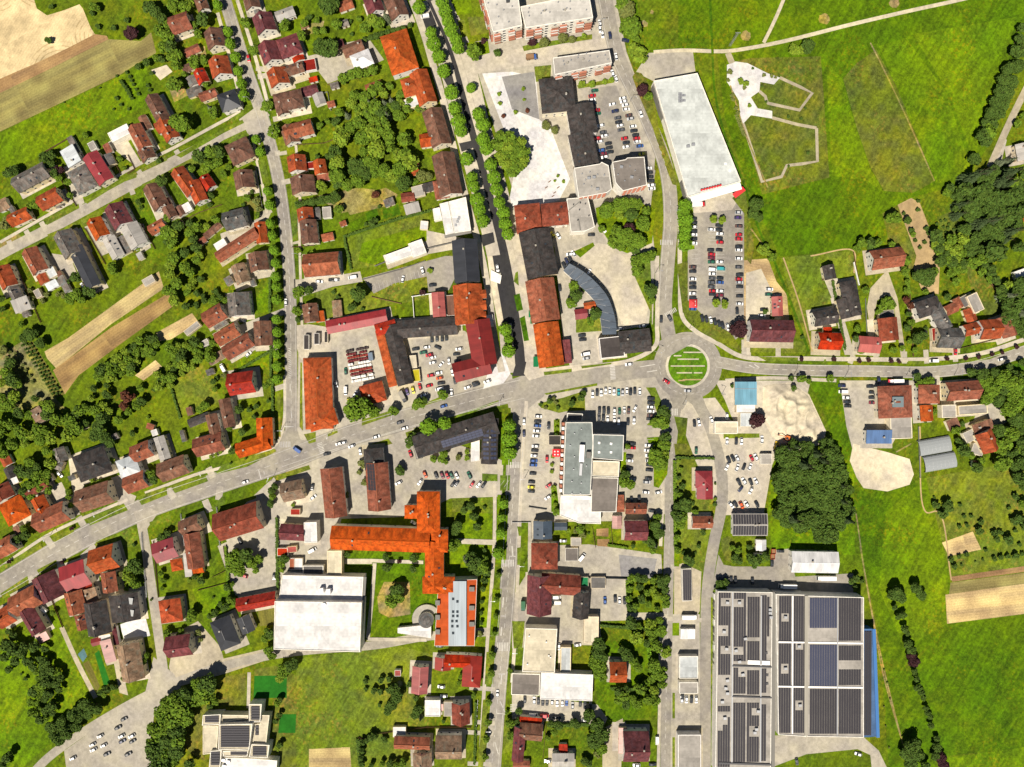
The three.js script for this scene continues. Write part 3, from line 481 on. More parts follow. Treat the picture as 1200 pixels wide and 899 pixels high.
ground(`
park_lawn|olive|548,20 600,20 600,35 552,42|dry lawn plot by the apartments|lawn
park_lawn|bright|528,0 552,0 553,15 536,18|lawn plot by the boulevard|lawn
park_lawn|lawn|536,24 544,23 549,42 541,44|narrow lawn plot with trees|lawn
park_lawn|lawn|553,20 559,19 565,38 559,40|narrow lawn plot with hedge|lawn
park_lawn|bright|546,50 572,48 574,62 552,68|lawn with the round pine|lawn
park_lawn|lawn|612,54 630,50 660,46 694,40 694,46 660,51 614,60|lawn strip before the brick red balconies|lawn
park_lawn|lawn|676,100 718,92 719,97 678,104|lawn strip before the grey roofed block|lawn
park_lawn|lawn|626,78 646,76 645,94 628,96|lawn by the dark hip roof|lawn
park_lawn|bright|578,-4 600,-4 600,0 580,4|top lawn corner|lawn
park_lawn|lawn|604,320 607,318 608,335 602,330|small wedge shaped planter lawn|lawn
park_lawn|deep|602,346 609,344 613,363 606,365|narrow planter lawn|lawn
park_lawn|deep|609,373 615,370 620,399 614,400|long planter lawn|lawn
park_lawn|bright|698,244 735,232 768,245 764,285 735,297 718,290 700,262|small park lawn|lawn
park_lawn|bright|672,295 695,284 697,288 680,302|wedge lawn|lawn
park_lawn|lawn|675,374 705,372 705,388 675,390|fenced lawn by curved building|lawn
park_lawn|lawn|742,320 762,300 764,350 764,400 758,400 762,365|grass strip behind gravel car park|lawn
verge_grass|olive|745,84 752,86 764,104 772,150 790,200 796,218 788,216 778,190 765,150 748,110 741,90|dry verge along the supermarket wall|verge
verge_grass|olive|793,310 806,306 806,352 822,368 858,392 870,412 840,400 815,384 800,366|dry verge by the supermarket car park|verge
verge_grass|bright|798,236 812,236 814,292 800,294|tree verge of supermarket car park|verge
verge_grass|olive|858,232 872,222 876,240 884,290 880,310 872,300 872,250|dry verge beside parked cars|verge
verge_grass|lawn|879,400 908,400 908,413 879,413|lawn before the maroon hall|lawn
verge_grass|lawn|917,400 944,400 944,414 917,414|lawn right of the maroon hall steps|lawn
verge_grass|lawn|888,418 935,419 935,424 900,424|verge strip by the main road|verge
verge_grass|lawn|1064,423 1083,423 1083,427 1064,427|verge strip by white van|verge
verge_grass|lawn|1000,423 1010,423 1010,427 1000,427|verge strip by purple shrubs|verge
verge_grass|lawn|1123,423 1160,416 1195,402 1196,406 1160,421 1124,426|verge strip with purple shrubs|verge
verge_grass|deep|1102,444 1135,440 1200,424 1200,440 1102,450|hedge verge below the main road|verge
verge_grass|lawn|630,473 660,466 685,458 686,481 664,482 655,484 634,478|corner lawn of the hotel|lawn
verge_grass|lawn|638,461 700,449 700,452 640,463|long verge before the hotel|verge
verge_grass|lawn|757,454 768,454 775,470 775,492 768,500 758,498 770,484 764,466|verge at roundabout car park|verge
verge_grass|bright|758,513 772,512 784,530 782,556 772,572 766,570 766,540|tree verge beside parked cars|verge
verge_grass|bright|726,530 734,530 734,548 743,570 728,572|shrub verge beside the hotel|verge
verge_grass|bright|649,492 656,491 656,512 649,512|shrub strip of the hotel front|verge
verge_grass|bright|646,570 652,568 656,600 646,600|lower shrub strip of the hotel front|verge
verge_grass|lawn|681,429 717,425 716,427 682,432|verge strip under dark roof|verge
verge_grass|lawn|637,436 670,432 670,436 638,440|verge strip under terrace|verge
verge_grass|lawn|475,507 520,492 584,469 585,471 545,487 500,502 477,513|verge above the solar roofed building|verge
verge_grass|lawn|424,492 455,482 462,486 424,499|verge by the big round tree|verge
verge_grass|lawn|481,480 520,463 520,468 484,480|verge wedge by parked vans|verge
verge_grass|lawn|423,524 455,514 460,520 430,528|verge by grey roofed house|verge
verge_grass|lawn|565,555 583,556 583,564 565,564|small lawn by the avenue|lawn
verge_grass|lawn|586,557 598,557 597,575 586,575|avenue lawn plot|lawn
verge_grass|bright|587,486 601,484 600,545 588,545|avenue tree plot|lawn
verge_grass|bright|583,580 596,580 593,660 581,660|school avenue tree plot|lawn
verge_grass|bright|577,690 588,690 584,745 574,745|lower school avenue tree plot|lawn
verge_grass|lawn|570,764 581,764 578,802 568,802|avenue verge by crimson house|lawn
verge_grass|lawn|566,820 576,818 566,899 560,899|avenue verge by white roofed house|lawn
verge_grass|olive|595,801 600,802 598,812 594,808|avenue splinter verge|verge
verge_grass|lawn|591,848 604,842 600,880 589,884|avenue verge by car park|verge
verge_grass|lawn|606,617 612,617 611,628 608,628|small avenue verge|verge
verge_grass|lawn|606,642 612,641 610,662 606,662|thin avenue verge|verge
verge_grass|lawn|600,728 615,728 612,760 602,760|verge by beige store|verge
verge_grass|lawn|788,812 791,812 791,842 788,842|thin verge by trailers|verge
verge_grass|lawn|788,864 791,864 791,899 788,899|thin verge by lower trailers|verge
verge_grass|bright|790,600 796,600 796,664 790,664|hedge verge of garden|verge
verge_grass|bright|788,730 796,730 796,745 788,745|verge by white trailer|verge
verge_grass|olive|845,632 855,628 868,640 871,656 862,662 850,656 846,644|teardrop verge with shrubs|verge
verge_grass|lawn|875,630 884,630 884,650 875,650|verge by white kiosk|verge
verge_grass|lawn|833,700 838,700 838,905 833,905|strip along the factory wall|verge
verge_grass|olive|790,520 806,520 815,538 812,560 792,540|dry grass corner below roundabout|verge
verge_grass|olive|790,488 806,490 804,510 796,512|dry splitter verge|verge
verge_grass|lawn|848,508 890,508 890,513 848,514|verge below beige canopy|verge
verge_grass|lawn|52,256 92,239 93,244 55,264|street verge by orange cottage|verge
verge_grass|lawn|99,236 160,201 160,208 140,215 102,239|long street verge by red cottage|verge
verge_grass|lawn|165,198 195,182 196,188 168,201|street verge by brown house|verge
verge_grass|lawn|206,182 262,151 284,140 286,144 262,156 212,185|long street verge by junction|verge
verge_grass|lawn|94,258 116,246 117,252 98,266|lower street verge by orange roof|verge
verge_grass|lawn|55,275 88,261 92,266 62,282|lower street verge by grey roof|verge
verge_grass|lawn|26,292 46,282 50,290 32,299|lower street verge by salmon roof|verge
verge_grass|lawn|166,216 196,202 198,212 170,222|lower street verge by terracotta house|verge
verge_grass|lawn|200,198 235,180 250,172 262,164 288,152 292,160 250,185 210,208|corner garden verge of the diagonal street|verge
verge_grass|lawn|268,140 286,129 287,134 272,144|junction verge|verge
verge_grass|lawn|260,545 322,526 324,529 290,547 252,556|main road verge by orange corner house|verge
verge_grass|lawn|200,570 240,556 244,564 205,578|main road verge by brown house|verge
verge_grass|lawn|160,582 195,570 196,580 166,592|main road verge by pale house|verge
verge_grass|lawn|102,608 145,590 150,598 105,616|main road verge by brown barn|verge
verge_grass|lawn|62,630 85,618 87,624 64,636|main road verge by red shrubs|verge
verge_grass|lawn|0,664 48,636 50,642 0,672|main road verge by corner cottage|verge
verge_grass|lawn|112,634 155,618 162,626 160,640 112,646|garden verge below main road|verge
verge_grass|lawn|43,668 66,656 67,664 46,674|verge by maroon house|verge
verge_grass|lawn|0,696 32,675 34,682 4,702|verge by charcoal gable|verge
verge_grass|lawn|175,612 200,602 200,610 176,618|verge by side street mouth|verge
verge_grass|lawn|320,558 362,545 364,550 324,564|main road verge with lamp|verge
verge_grass|lawn|356,509 370,506 370,518 362,520|verge at warehouse corner|verge
verge_grass|lawn|383,508 395,503 396,507 384,512|small verge at warehouse|verge
verge_grass|lawn|247,596 262,580 264,590 250,598|verge by paved yard|verge
verge_grass|lawn|272,590 300,580 300,584 274,594|verge by terracotta barn|verge
verge_grass|lawn|325,160 336,158 338,176 328,178|street verge by orange cottages|verge
verge_grass|lawn|340,216 346,216 350,282 343,284|street verge by brown cottages|verge
verge_grass|lawn|302,188 310,186 316,215 308,216|street verge under lime trees|verge
verge_grass|lawn|325,460 329,460 329,512 325,512|street verge above the corner house|verge
verge_grass|lawn|352,425 354,425 355,505 351,500|verge at warehouse wall|verge
verge_grass|olive|256,795 288,788 288,826 252,828|dry kindergarten lawn|lawn
verge_grass|olive|298,785 322,780 348,792 347,900 318,900 320,820 330,812 298,812|dry kindergarten play ground|lawn
verge_grass|olive|218,838 242,826 238,880 240,892 220,880 214,860|dry kindergarten slope|lawn
play_court|turf|298,792 336,792 336,818 297,818|green artificial turf court|play court
play_court|turf|328,837 347,837 346,859 326,859|small green artificial turf court|play court
`);
sheet('paddling_pool_court', 'water', P('91,767 98,760 102,769 97,776'), 'small blue green garden pool', 'pool');
ground(`
greenhouse_bed|beds|97,778 104,774 117,804 113,812|brown vegetable bed rows|vegetable bed|62
greenhouse_bed|turf|111,766 116,762 129,800 122,805|green covered vegetable bed|vegetable bed
bare_patch|dry|442,700 450,682 480,682 481,720 456,724 444,718|worn bare patch in school lawn|bare ground
garden_bed|soil|699,620 713,619 713,629 699,628|brown vegetable bed with an edge|vegetable bed
garden_bed|soil|700,632 714,632 714,641 700,640|lower brown vegetable bed|vegetable bed
verge_grass|lawn|966,421 968,421 968,426 964,426|small verge by purple tree|verge
`);
// ---------- road markings ----------
function stripes(name, label, list) {   // each stripe: centre line in pixels and width in metres
  const p = [];
  for (const [x0, y0, x1, y1, w] of list) {
    const a = [GX(x0), GZ(y0)], b = [GX(x1), GZ(y1)], n = norm(a, b, 1), q = [[a[0] + n[0] * w / 2, a[1] + n[1] * w / 2], [b[0] + n[0] * w / 2, b[1] + n[1] * w / 2], [b[0] - n[0] * w / 2, b[1] - n[1] * w / 2], [a[0] - n[0] * w / 2, a[1] - n[1] * w / 2]];
    const h = Math.max(groundY(...q[0]), groundY(...q[2]), groundY((a[0] + b[0]) / 2, (a[1] + b[1]) / 2)) + .005;
    p.push(polyPrism(q, h, h, MACRO));
  }
  const m = new THREE.Mesh(mergeGeometries(p), M.marking); top(m, name); tag(m, label, 'road marking', null, 'structure');
}
function dashes(pts, on, off, w, side = 0) {
  const q = smooth(P(pts), 30), out = []; let acc = 0, s = null;
  for (let i = 1; i < q.length; i++) {
    const dx = q[i][0] - q[i - 1][0], dy = q[i][1] - q[i - 1][1], l = Math.hypot(dx, dy), o = [-dy / l * side, dx / l * side];
    const ph = acc % (on + off); if (ph < on) { if (!s) s = [q[i - 1][0] + o[0], q[i - 1][1] + o[1]]; } else if (s) { out.push([s[0], s[1], q[i - 1][0] + o[0], q[i - 1][1] + o[1], w]); s = null; }
    if (s && off === 0 && i % 6 === 0) { out.push([s[0], s[1], q[i][0] + o[0], q[i][1] + o[1], w]); s = [q[i][0] + o[0], q[i][1] + o[1]]; }
    acc += l;
  } return out;
}
function zebra(x, y, ang, n, len, gap = 1.9) { // bars run along ang
  const c = Math.cos(ang * Math.PI / 180), s = Math.sin(ang * Math.PI / 180), o = [];
  for (let i = 0; i < n; i++) { const k = (i - (n - 1) / 2) * gap, cx = x - s * k, cy = y + c * k; o.push([cx - c * len / 2, cy - s * len / 2, cx + c * len / 2, cy + s * len / 2, .5]); } return o;
}
const mainA = '-50,712 0,686 70,645 165,598 250,568 330,541 400,514 480,490 560,468 612,456', east = '840,424 880,431 940,434 1020,435 1090,436 1140,430 1200,412 1260,390';
stripes('lane_line', 'dashed white centre line of the main road', dashes(mainA, 6, 6, .25));
stripes('lane_line', 'white side line of the widened main road', dashes('330,545 400,522 480,498 560,476 600,464', 40, 0, .22, 2));
stripes('edge_line', 'white edge line along the main road', [...dashes(mainA, 40, 0, .22, 11), ...dashes(mainA, 40, 0, .22, -11)]);
stripes('lane_line', 'white lines of the road to the cottages', [...dashes(east, 5, 6, .22), ...dashes(east, 30, 0, .2, 6), ...dashes(east, 30, 0, .2, -6)]);
const nst = '250,-50 262,-5 290,85 306,132 326,210 338,310 341,420 341,505';
stripes('lane_line', 'white centre line of the tree lined street', [...dashes(nst, 6, 5, .22), ...dashes(nst, 30, 0, .18, 5.6), ...dashes(nst, 30, 0, .18, -5.6)]);
stripes('lane_line', 'white lines of the north street', [...dashes('709,-2 722,60 754,130 780,195 786,250 782,310 779,360', 5, 5, .22), ...dashes('709,-2 722,60 754,130 780,195 786,250 782,310 779,360', 30, 0, .2, 7)]);
stripes('lane_line', 'dashed line of the avenue', [...dashes('610,480 604,540 600,600 594,700 585,800 576,900', 5, 5, .25), ...dashes('610,480 604,540 600,600 594,700 585,800 576,900', 30, 0, .22, 7.6), ...dashes('610,480 604,540 600,600 594,700 585,800 576,900', 30, 0, .22, -7.6)]);
stripes('lane_line', 'centre line of the straight grey street', dashes('789,500 785,600 783,700 781,800 779,900', 4, 5, .2));
stripes('ring_line', 'dashed white ring of the roundabout', circle(806, 429, 33, 60).map((p, i, a) => [...p, ...a[(i + 1) % 60], .2]).filter((_, i) => i % 2));
stripes('zebra_crossing', 'white zebra crossing at the tree lined street mouth', zebra(334, 521, 88, 7, 7));
stripes('zebra_crossing', 'white zebra crossing on the main road by the warehouse', zebra(376, 525, -18, 7, 6));
stripes('zebra_crossing', 'white zebra crossing before the curved roof hall', zebra(718, 436, -4, 10, 6, 1.8));
stripes('zebra_crossing', 'white zebra crossing by the small park', zebra(781, 284, 90, 8, 6));
stripes('zebra_crossing', 'white zebra crossing right of the hotel car park', zebra(788, 483, 88, 7, 8));
stripes('zebra_crossing', 'white zebra crossing by the roundabout lawn', zebra(786, 366, 60, 8, 5));
stripes('zebra_crossing', 'white zebra crossing by the school', zebra(590, 758, 90, 8, 10));
stripes('zebra_crossing', 'white zebra crossing below the school walk', zebra(595, 660, 90, 8, 8));
stripes('zebra_crossing', 'white zebra crossing at the avenue top', zebra(604, 545, 90, 7, 7));
stripes('zebra_crossing', 'white zebra crossing at the store car park', zebra(602, 830, 2, 5, 8));
stripes('hatching', 'white ladder marking on the tree lined street', Array.from({ length: 14 }, (_, i) => [338, 408 + i * 2.6, 341, 409.5 + i * 2.6, .4]));
stripes('hatching', 'white chevrons at the roundabout entry', [[878, 428, 886, 432, .5], [884, 427, 890, 431, .5], [758, 436, 770, 434, .4], [750, 430, 768, 427, .4]]);
stripes('lane_arrow', 'white arrows and block letters on the avenue', [[600, 640, 601, 652, .8], [598, 652, 604, 652, .5], [590, 700, 589, 712, .7], [587, 722, 593, 722, .5], [588, 735, 587, 745, .7], [584, 790, 592, 790, .5], [588, 790, 587, 802, .6], [586, 822, 592, 835, .5], [582, 836, 592, 837, .5], [580, 870, 584, 884, .5]]);
stripes('stop_line', 'white stop lines and arrows at the junction', [[332, 500, 344, 500, .6], [333, 450, 333, 458, .5], [340, 450, 340, 458, .5], [333, 482, 333, 490, .5], [341, 482, 342, 490, .5], [303, 551, 306, 562, .5], [309, 552, 310, 556, .5]]);
const bays = [];
for (let i = 0; i < 22; i++) { bays.push([811, 245 + i * 5.3, 818, 245 + i * 5.3, .14], [861.5, 246 + i * 5.3, 870, 246 + i * 5.3, .14], [830, 266 + i * 4, 849, 266 + i * 4, .14]); }
bays.push([839.4, 262, 839.6, 352, .16]);
stripes('bay_lines', 'white parking bay lines of the supermarket car park', bays);
const hb = []; for (let i = 0; i < 13; i++) hb.push([692 + i * 5, 455, 692 + i * 5, 464, .14], [701 + i * 3.8, 478, 701 + i * 3.8, 495, .14]);
for (let i = 0; i < 22; i++) hb.push([622 + 7 * (1 - i / 21), 487 + i * 4.6, 632 + 7 * (1 - i / 21), 487 + i * 4.6, .14], [757, 466 + i * 4.9, 766, 466 + i * 4.9, .14]);
stripes('bay_lines', 'white parking bay lines around the hotel', hb);
const sb = []; for (let i = 0; i < 12; i++) sb.push([493 + i * 6, 552, 497 + i * 6, 562, .14], [530 + i * 5.5, 571, 536 + i * 5.5, 563, .14]);
stripes('bay_lines', 'slanted parking bay lines below the solar roof', sb);
const pb = []; for (let i = 0; i < 18; i++) pb.push([700 + i * 1.2, 150 - 0 + i * 2.1, 709 + i * .5, 149 + i * 2.1, .1]);
const gb = []; for (let i = 0; i < 14; i++) gb.push([439 + i * 4.6, 333 - i * 1.45, 441 + i * 4.6, 341 - i * 1.45, .13]);
stripes('bay_lines', 'white bay lines of the grey parking strip', gb);
const lb = []; for (let i = 0; i < 12; i++) lb.push([852 + i * 3.1, 534, 855 + i * 3.1, 552, .13], [864 + i * 2.2, 560, 868 + i * 2.2, 576, .13]);
stripes('bay_lines', 'white bay lines of the open car park', lb);
// ---------- buildings ----------
const WHERE = [   // a findable neighbour for every corner of the town
  [185, 60, 'beside the olive striped crop field'], [230, 20, 'behind the round street trees'], [232, 95, 'in the yards near the black hip roof'], [262, 60, 'beside the row of round street trees'], [320, 25, 'by the small pale grey shed'], [335, 65, 'in the maroon roofed cluster'], [345, 95, 'beside the red awnings'], [345, 130, 'on the tree lined street bend'], [415, 65, 'beside the white hip roof'], [445, 10, 'above the big orange hip roof'], [470, 60, 'facing the dark boulevard'], [485, 110, 'by the overgrown grove garden'], [510, 160, 'at the edge of the dense grove'],
  [35, 215, 'on the diagonal street beside the dark shrubs'], [25, 255, 'at the lower end of the diagonal street'], [95, 190, 'beside the white lean-to on the diagonal street'], [120, 195, 'next to the crimson cottage'], [165, 165, 'below the bright meadow'], [190, 140, 'at the top of the bright meadow'], [80, 300, 'beside the long black barn'], [20, 335, 'above the vineyard rows'], [50, 320, 'in the gardens above the vineyard'], [120, 270, 'across the street from the crimson cottage'], [150, 275, 'in the pale grey farmyard'], [190, 245, 'by the garden hedge of the diagonal street'], [220, 220, 'in the orange farmhouse court'], [285, 195, 'on the street junction corner'], [270, 270, 'beside the grey green house'], [285, 300, 'beside the long terracotta barn'], [360, 200, 'below the kitchen gardens across from the limes'], [365, 260, 'beside the small lawn across from the limes'], [385, 310, 'beside the concrete hall drive'], [485, 225, 'in the sheds below the grove'], [525, 205, 'on the boulevard pavement by the grove'], [490, 270, 'by the walled green lawn'],
  [270, 330, 'by the tall garden trees'], [260, 385, 'in the yard with the grey gable house'], [300, 400, 'below the street lime row'], [175, 330, 'at the end of the dry garden strip'], [370, 365, 'beside the two rounded trees'], [395, 385, 'on the edge of the trading yard'], [430, 375, 'behind the pallets'], [470, 420, 'around the car sales court'], [520, 365, 'behind the orange dormer roof'], [545, 400, 'at the foot of the boulevard'], [640, 380, 'in the terrace by the square pavement'], [685, 365, 'inside the bend of the curved blue roof'], [735, 400, 'between curved roof and roundabout'],
  [905, 375, 'by the bare earth yard'], [975, 335, 'by the fresh green lawn'], [970, 390, 'by the black purple tree and main road'], [1000, 365, 'on the concrete drive'], [1035, 300, 'above the horseshoe drive'], [1035, 390, 'inside the horseshoe drive'], [1095, 375, 'in the charcoal roofed group'], [1125, 360, 'in the crowded cottage court'], [1165, 385, 'on the road bend under big trees'], [1195, 230, 'under the dark wood'],
  [45, 490, 'in the overgrown orchard'], [95, 510, 'at the orchard edge'], [70, 540, 'on the pale gravel drive'], [15, 555, 'beside the thick orchard trees'], [40, 590, 'behind the hedge by the bright orange hip roof'], [110, 560, 'next to the dark brown hip roof'], [155, 545, 'around the bluish hip roof'], [190, 525, 'beside the long garden hedge'], [240, 500, 'around the small farm court'], [270, 480, 'beside the mown garden plot'], [300, 515, 'at the street corner'], [340, 580, 'below the main road lamp'], [280, 610, 'on the wide concrete courtyard'], [390, 585, 'among the yards above the school'], [440, 565, 'with the solar slope above the school'], [350, 635, 'behind the white block'], [360, 665, 'against the sports hall'],
  [60, 605, 'above the main road bend'], [5, 645, 'on the main road verge'], [60, 685, 'below the wide main road'], [125, 655, 'beside the leafy corner garden'], [35, 715, 'in the crowded lane houses'], [100, 705, 'in the packed court beside charcoal roofs'], [145, 710, 'on the short side street'], [195, 650, 'across the short side street'], [225, 640, 'beside the small round garden bed'], [205, 715, 'above the dusty drive'], [270, 740, 'between orchard and dusty drive'], [300, 705, 'at the foot of the concrete courtyard'], [130, 760, 'by the vegetable beds'], [210, 757, 'on the dusty drive corner'],
  [640, 620, 'above the rust red hip roof'], [670, 640, 'in the vegetable gardens'], [640, 655, 'on the avenue pavement'], [660, 690, 'in the brown shop court'], [735, 600, 'behind the hotel'], [745, 625, 'in the garden with dark trees'], [690, 740, 'beside the beige flat store'], [650, 790, 'around the white store'], [725, 790, 'in the dense garden'], [620, 860, 'around the lower back garden'], [745, 870, 'by the tall garden trees'], [540, 780, 'on the avenue below the school'], [490, 795, 'on the mown lawn edge'], [525, 835, 'beside the white flat roof'], [490, 870, 'behind the lawn hedge'],
  [825, 570, 'beside the curving street'], [823, 612, 'in the green garden by the curving street'], [895, 540, 'at the open car park edge'], [870, 480, 'at the fuel station'], [885, 640, 'by the teardrop verge'], [955, 660, 'in the factory yard'], [807, 780, 'along the straight factory street'], [1050, 470, 'at the courtyard inn'], [1090, 465, 'beside the courtyard inn'], [1130, 460, 'below the hedge by the main road'], [1125, 500, 'on the sloping garden path'], [1150, 515, 'beside the bushy garden trees'], [1100, 535, 'on the orchard slope'] ];
function where(x, y) { let b = null, d = 1e9; for (const w of WHERE) { const e = (w[0] - x) ** 2 + (w[1] - y) ** 2; if (e < d) { d = e; b = w[2]; } } return b; }
const winGeo = new THREE.BoxGeometry(1.1, 1.35, .08), doorGeo = new THREE.BoxGeometry(1.05, 2.1, .1), chimGeo = new THREE.BoxGeometry(.75, 1.6, .75), capGeo = new THREE.BoxGeometry(.95, .14, .95), skyGeo = new THREE.BoxGeometry(.9, .06, 1.3);
const frameGeo = new THREE.BoxGeometry(1.35, 1.6, .05);
function wing(g, ox, oz, f) {           // one roofed block added to building g whose base is at ox, oz
  const { cx, cy, L, W, ang, type, cols, he, wall, small } = f, k = 1 - he / H, a = ang * Math.PI / 180;
  const X = GX(cx, he) - ox, Z = GZ(cy, he) - oz, l = L * S * k, w = W * S * k, ry = -a, ov = small ? .2 : .45, v = f.v ?? Math.floor(rnd() * 3);
  const wm = wallMat(wall), wl = l - 2 * ov, ww = w - 2 * ov, sub = -.3;
  const c1 = cols;
  const at = (name, geo, m) => part(g, name, geo, m, X, 0, Z, ry);
  let ridgeY = he;
  if (type === 'g' || type === 's') {
    const rise = type === 's' ? w * .10 : w / 2 * Math.tan((f.pitch || (small ? 24 : metalSet.includes(c1) ? 22 : 37)) * Math.PI / 180), t = .2;
    ridgeY = he + rise;
    if (type === 's') {
      at('roof', slab([[-l / 2, he, w / 2], [l / 2, he, w / 2], [l / 2, he + rise, -w / 2], [-l / 2, he + rise, -w / 2]], t), roofMat(c1, v));
      at('wall', box(wl, he - .25 - sub, ww).clone().translate(0, sub, 0), wm);
    } else {
      at('roof_slope', slab([[-l / 2, he, w / 2], [l / 2, he, w / 2], [l / 2, ridgeY, 0], [-l / 2, ridgeY, 0]], t), roofMat(c1, v));
      at('roof_slope', slab([[l / 2, he, -w / 2], [-l / 2, he, -w / 2], [-l / 2, ridgeY, 0], [l / 2, ridgeY, 0]], t), roofMat(c1, v));
      if (!small) part(g, 'ridge_cap', box(l * .998, .14, .34), roofMat(c1, 2), X, ridgeY - .08, Z, ry);
      const e = he + ov * 2 * rise / w - t - .03, top_ = ridgeY - t - .05;      // gabled wall
      const prof = [[-ww / 2, sub], [ww / 2, sub], [ww / 2, e], [0, top_], [-ww / 2, e]];
      const tr = [], P3 = (q, x) => [x, q[1], q[0], q[0] / 8, q[1] / 8];
      for (const s of [-1, 1]) for (let i = 1; i < 4; i++) { const q = [prof[0], prof[i], prof[i + 1]].map(p => P3(p, s * wl / 2)); tr.push(s > 0 ? [q[0], q[2], q[1]] : q); }
      for (let i = 0; i < 5; i++) { const p = prof[i], q = prof[(i + 1) % 5], A = P3(p, -wl / 2), B = P3(q, -wl / 2), C = P3(q, wl / 2), D = P3(p, wl / 2); C[3] += wl / 8; D[3] += wl / 8; tr.push([A, C, B], [A, D, C]); }
      at('wall', geoFrom(tr), wm);
    }
  } else if (type === 'h') {
    const rise = w / 2 * Math.tan((f.pitch || 27) * Math.PI / 180), r = Math.max(.3, l / 2 - w / 2 * .95), t = .2; ridgeY = he + rise;
    at('roof_slope', slab([[-l / 2, he, w / 2], [l / 2, he, w / 2], [r, ridgeY, 0], [-r, ridgeY, 0]], t), roofMat(c1, v));
    at('roof_slope', slab([[l / 2, he, -w / 2], [-l / 2, he, -w / 2], [-r, ridgeY, 0], [r, ridgeY, 0]], t), roofMat(c1, v));
    at('hip_end', slab([[l / 2, he, w / 2], [l / 2, he, -w / 2], [r, ridgeY, 0]], t), roofMat(c1, v));
    at('hip_end', slab([[-l / 2, he, -w / 2], [-l / 2, he, w / 2], [-r, ridgeY, 0]], t), roofMat(c1, v));
    if (!small) part(g, 'ridge_cap', box(2 * r, .14, .34), roofMat(c1, 2), X, ridgeY - .08, Z, ry);
    at('wall', box(wl, he - .22 - sub, ww).clone().translate(0, sub, 0), wm);
  } else {                              // flat with a low parapet
    const q = [[-l / 2, -w / 2], [l / 2, -w / 2], [l / 2, w / 2], [-l / 2, w / 2]];
    flatRoof(g, q, he, wm, roofMat(c1, v, true), X, Z, ry, small ? .12 : .3);
  }
  const ca = Math.cos(a), sa = Math.sin(a), loc = (x, z) => [X + x * ca - z * sa, Z + x * sa + z * ca];
  if (!small && type !== 'f') {
    const ch = rnd() < .8 ? 1 : 2;
    for (let i = 0; i < ch; i++) {
      const dx = rr(-.3, .3) * l, dz = rr(-.12, .12) * w, [x, z] = loc(dx, dz); const y0 = ridgeY - Math.abs(dz) * 2 / w * (ridgeY - he) - .6;
      const c = part(g, 'chimney', chimGeo, rnd() < .5 ? M.chimney : M.chimneyWhite, x, y0 + .8, z, ry); part(c, 'chimney_cap', capGeo, M.concrete, 0, .86, 0);
    }
    if (rnd() < .4 && type === 'g') { const sl = Math.atan2(ridgeY - he, w / 2); for (let i = 0; i < 2; i++) { const s = rnd() < .5 ? 1 : -1, dx = rr(-.3, .3) * l, [x, z] = loc(dx, s * w * .27); const m = part(g, 'skylight', skyGeo, M.glass, x, he + (ridgeY - he) * .46 + .05, z); m.rotation.set(0, ry, 0); m.rotateX(s * sl); } }
  }
  if (!small && l > 6 && type !== 'f' || f.win) {   // windows on every wall
    const fl = he > 5 ? [1.5, 4.1] : [1.5];
    const put = (x, y, z, r) => { const [X2, Z2] = loc(x, z); const m = part(g, 'window', frameGeo, M.white, X2, y, Z2, ry + r); part(m, 'pane', winGeo, M.glass); };
    const n = Math.max(1, Math.min(4, Math.floor(wl / 4)));
    for (const y of fl) { for (let i = 0; i < n; i++) { const x = (i + .5) / n * wl - wl / 2; put(x, y, ww / 2 + .01, 0); if (y < 2 || n < 3) put(x, y, -ww / 2 - .01, 0); }
      const m = ww > 7 ? 2 : 1; for (let i = 0; i < m; i++) { const z = (i + .5) / m * ww - ww / 2; put(wl / 2 + .01, y, z, Math.PI / 2); put(-wl / 2 - .01, y, z, Math.PI / 2); } }
    if (type === 'g' && ridgeY - he > 2.2) { put(wl / 2 + .01, he + .6, 0, Math.PI / 2); put(-wl / 2 - .01, he + .6, 0, Math.PI / 2); }
    if (!f.sub) { const [dx, dz] = loc(wl * .28 + 1.1, ww / 2 + .02); part(g, 'door', doorGeo, M.wood, dx, 1.05, dz, ry); }
  } else if (!f.sub && type !== 'f') { const [dx, dz] = loc(0, ww / 2 + .03); part(g, 'door', doorGeo, M.wood, dx, 1.05, dz, ry); }
  return { X, Z, ry, l, w, he, ridgeY, loc };
}
function flatRoof(g, q, he, wm, rm, X, Z, ry, par = .35) {
  part(g, 'wall', polyPrism(q, -.3, he - .02, 25.6), wm, X, 0, Z, ry);
  const i1 = inset(q, par > .2 ? .35 : .15);
  part(g, 'roof', polyPrism(i1, he - .02, he + .04, 25.6), rm, X, 0, Z, ry);
  const tr = [];                        // parapet ring
  const n = q.length, y1 = he + par, y0 = he - .02;
  for (let i = 0; i < n; i++) {
    const j = (i + 1) % n, A = q[i], B = q[j], C = i1[j], D = i1[i], v = (p, y) => [p[0], y, p[1], p[0] / 8, p[1] / 8];
    const cw = area(q) > 0;
    const quad = (a, b, c, d) => cw ? tr.push([a, c, b], [a, d, c]) : tr.push([a, b, c], [a, c, d]);
    quad(v(A, y1), v(B, y1), v(C, y1), v(D, y1)); quad(v(A, y0), v(B, y0), v(B, y1), v(A, y1)); quad(v(D, y1), v(C, y1), v(C, y0), v(D, y0));
  }
  part(g, 'parapet', geoFrom(tr), wm, X, 0, Z, ry);
}
const ROOFWORD = { g: 'gable', h: 'hip', s: 'lean-to', f: 'flat' };
const used = {};
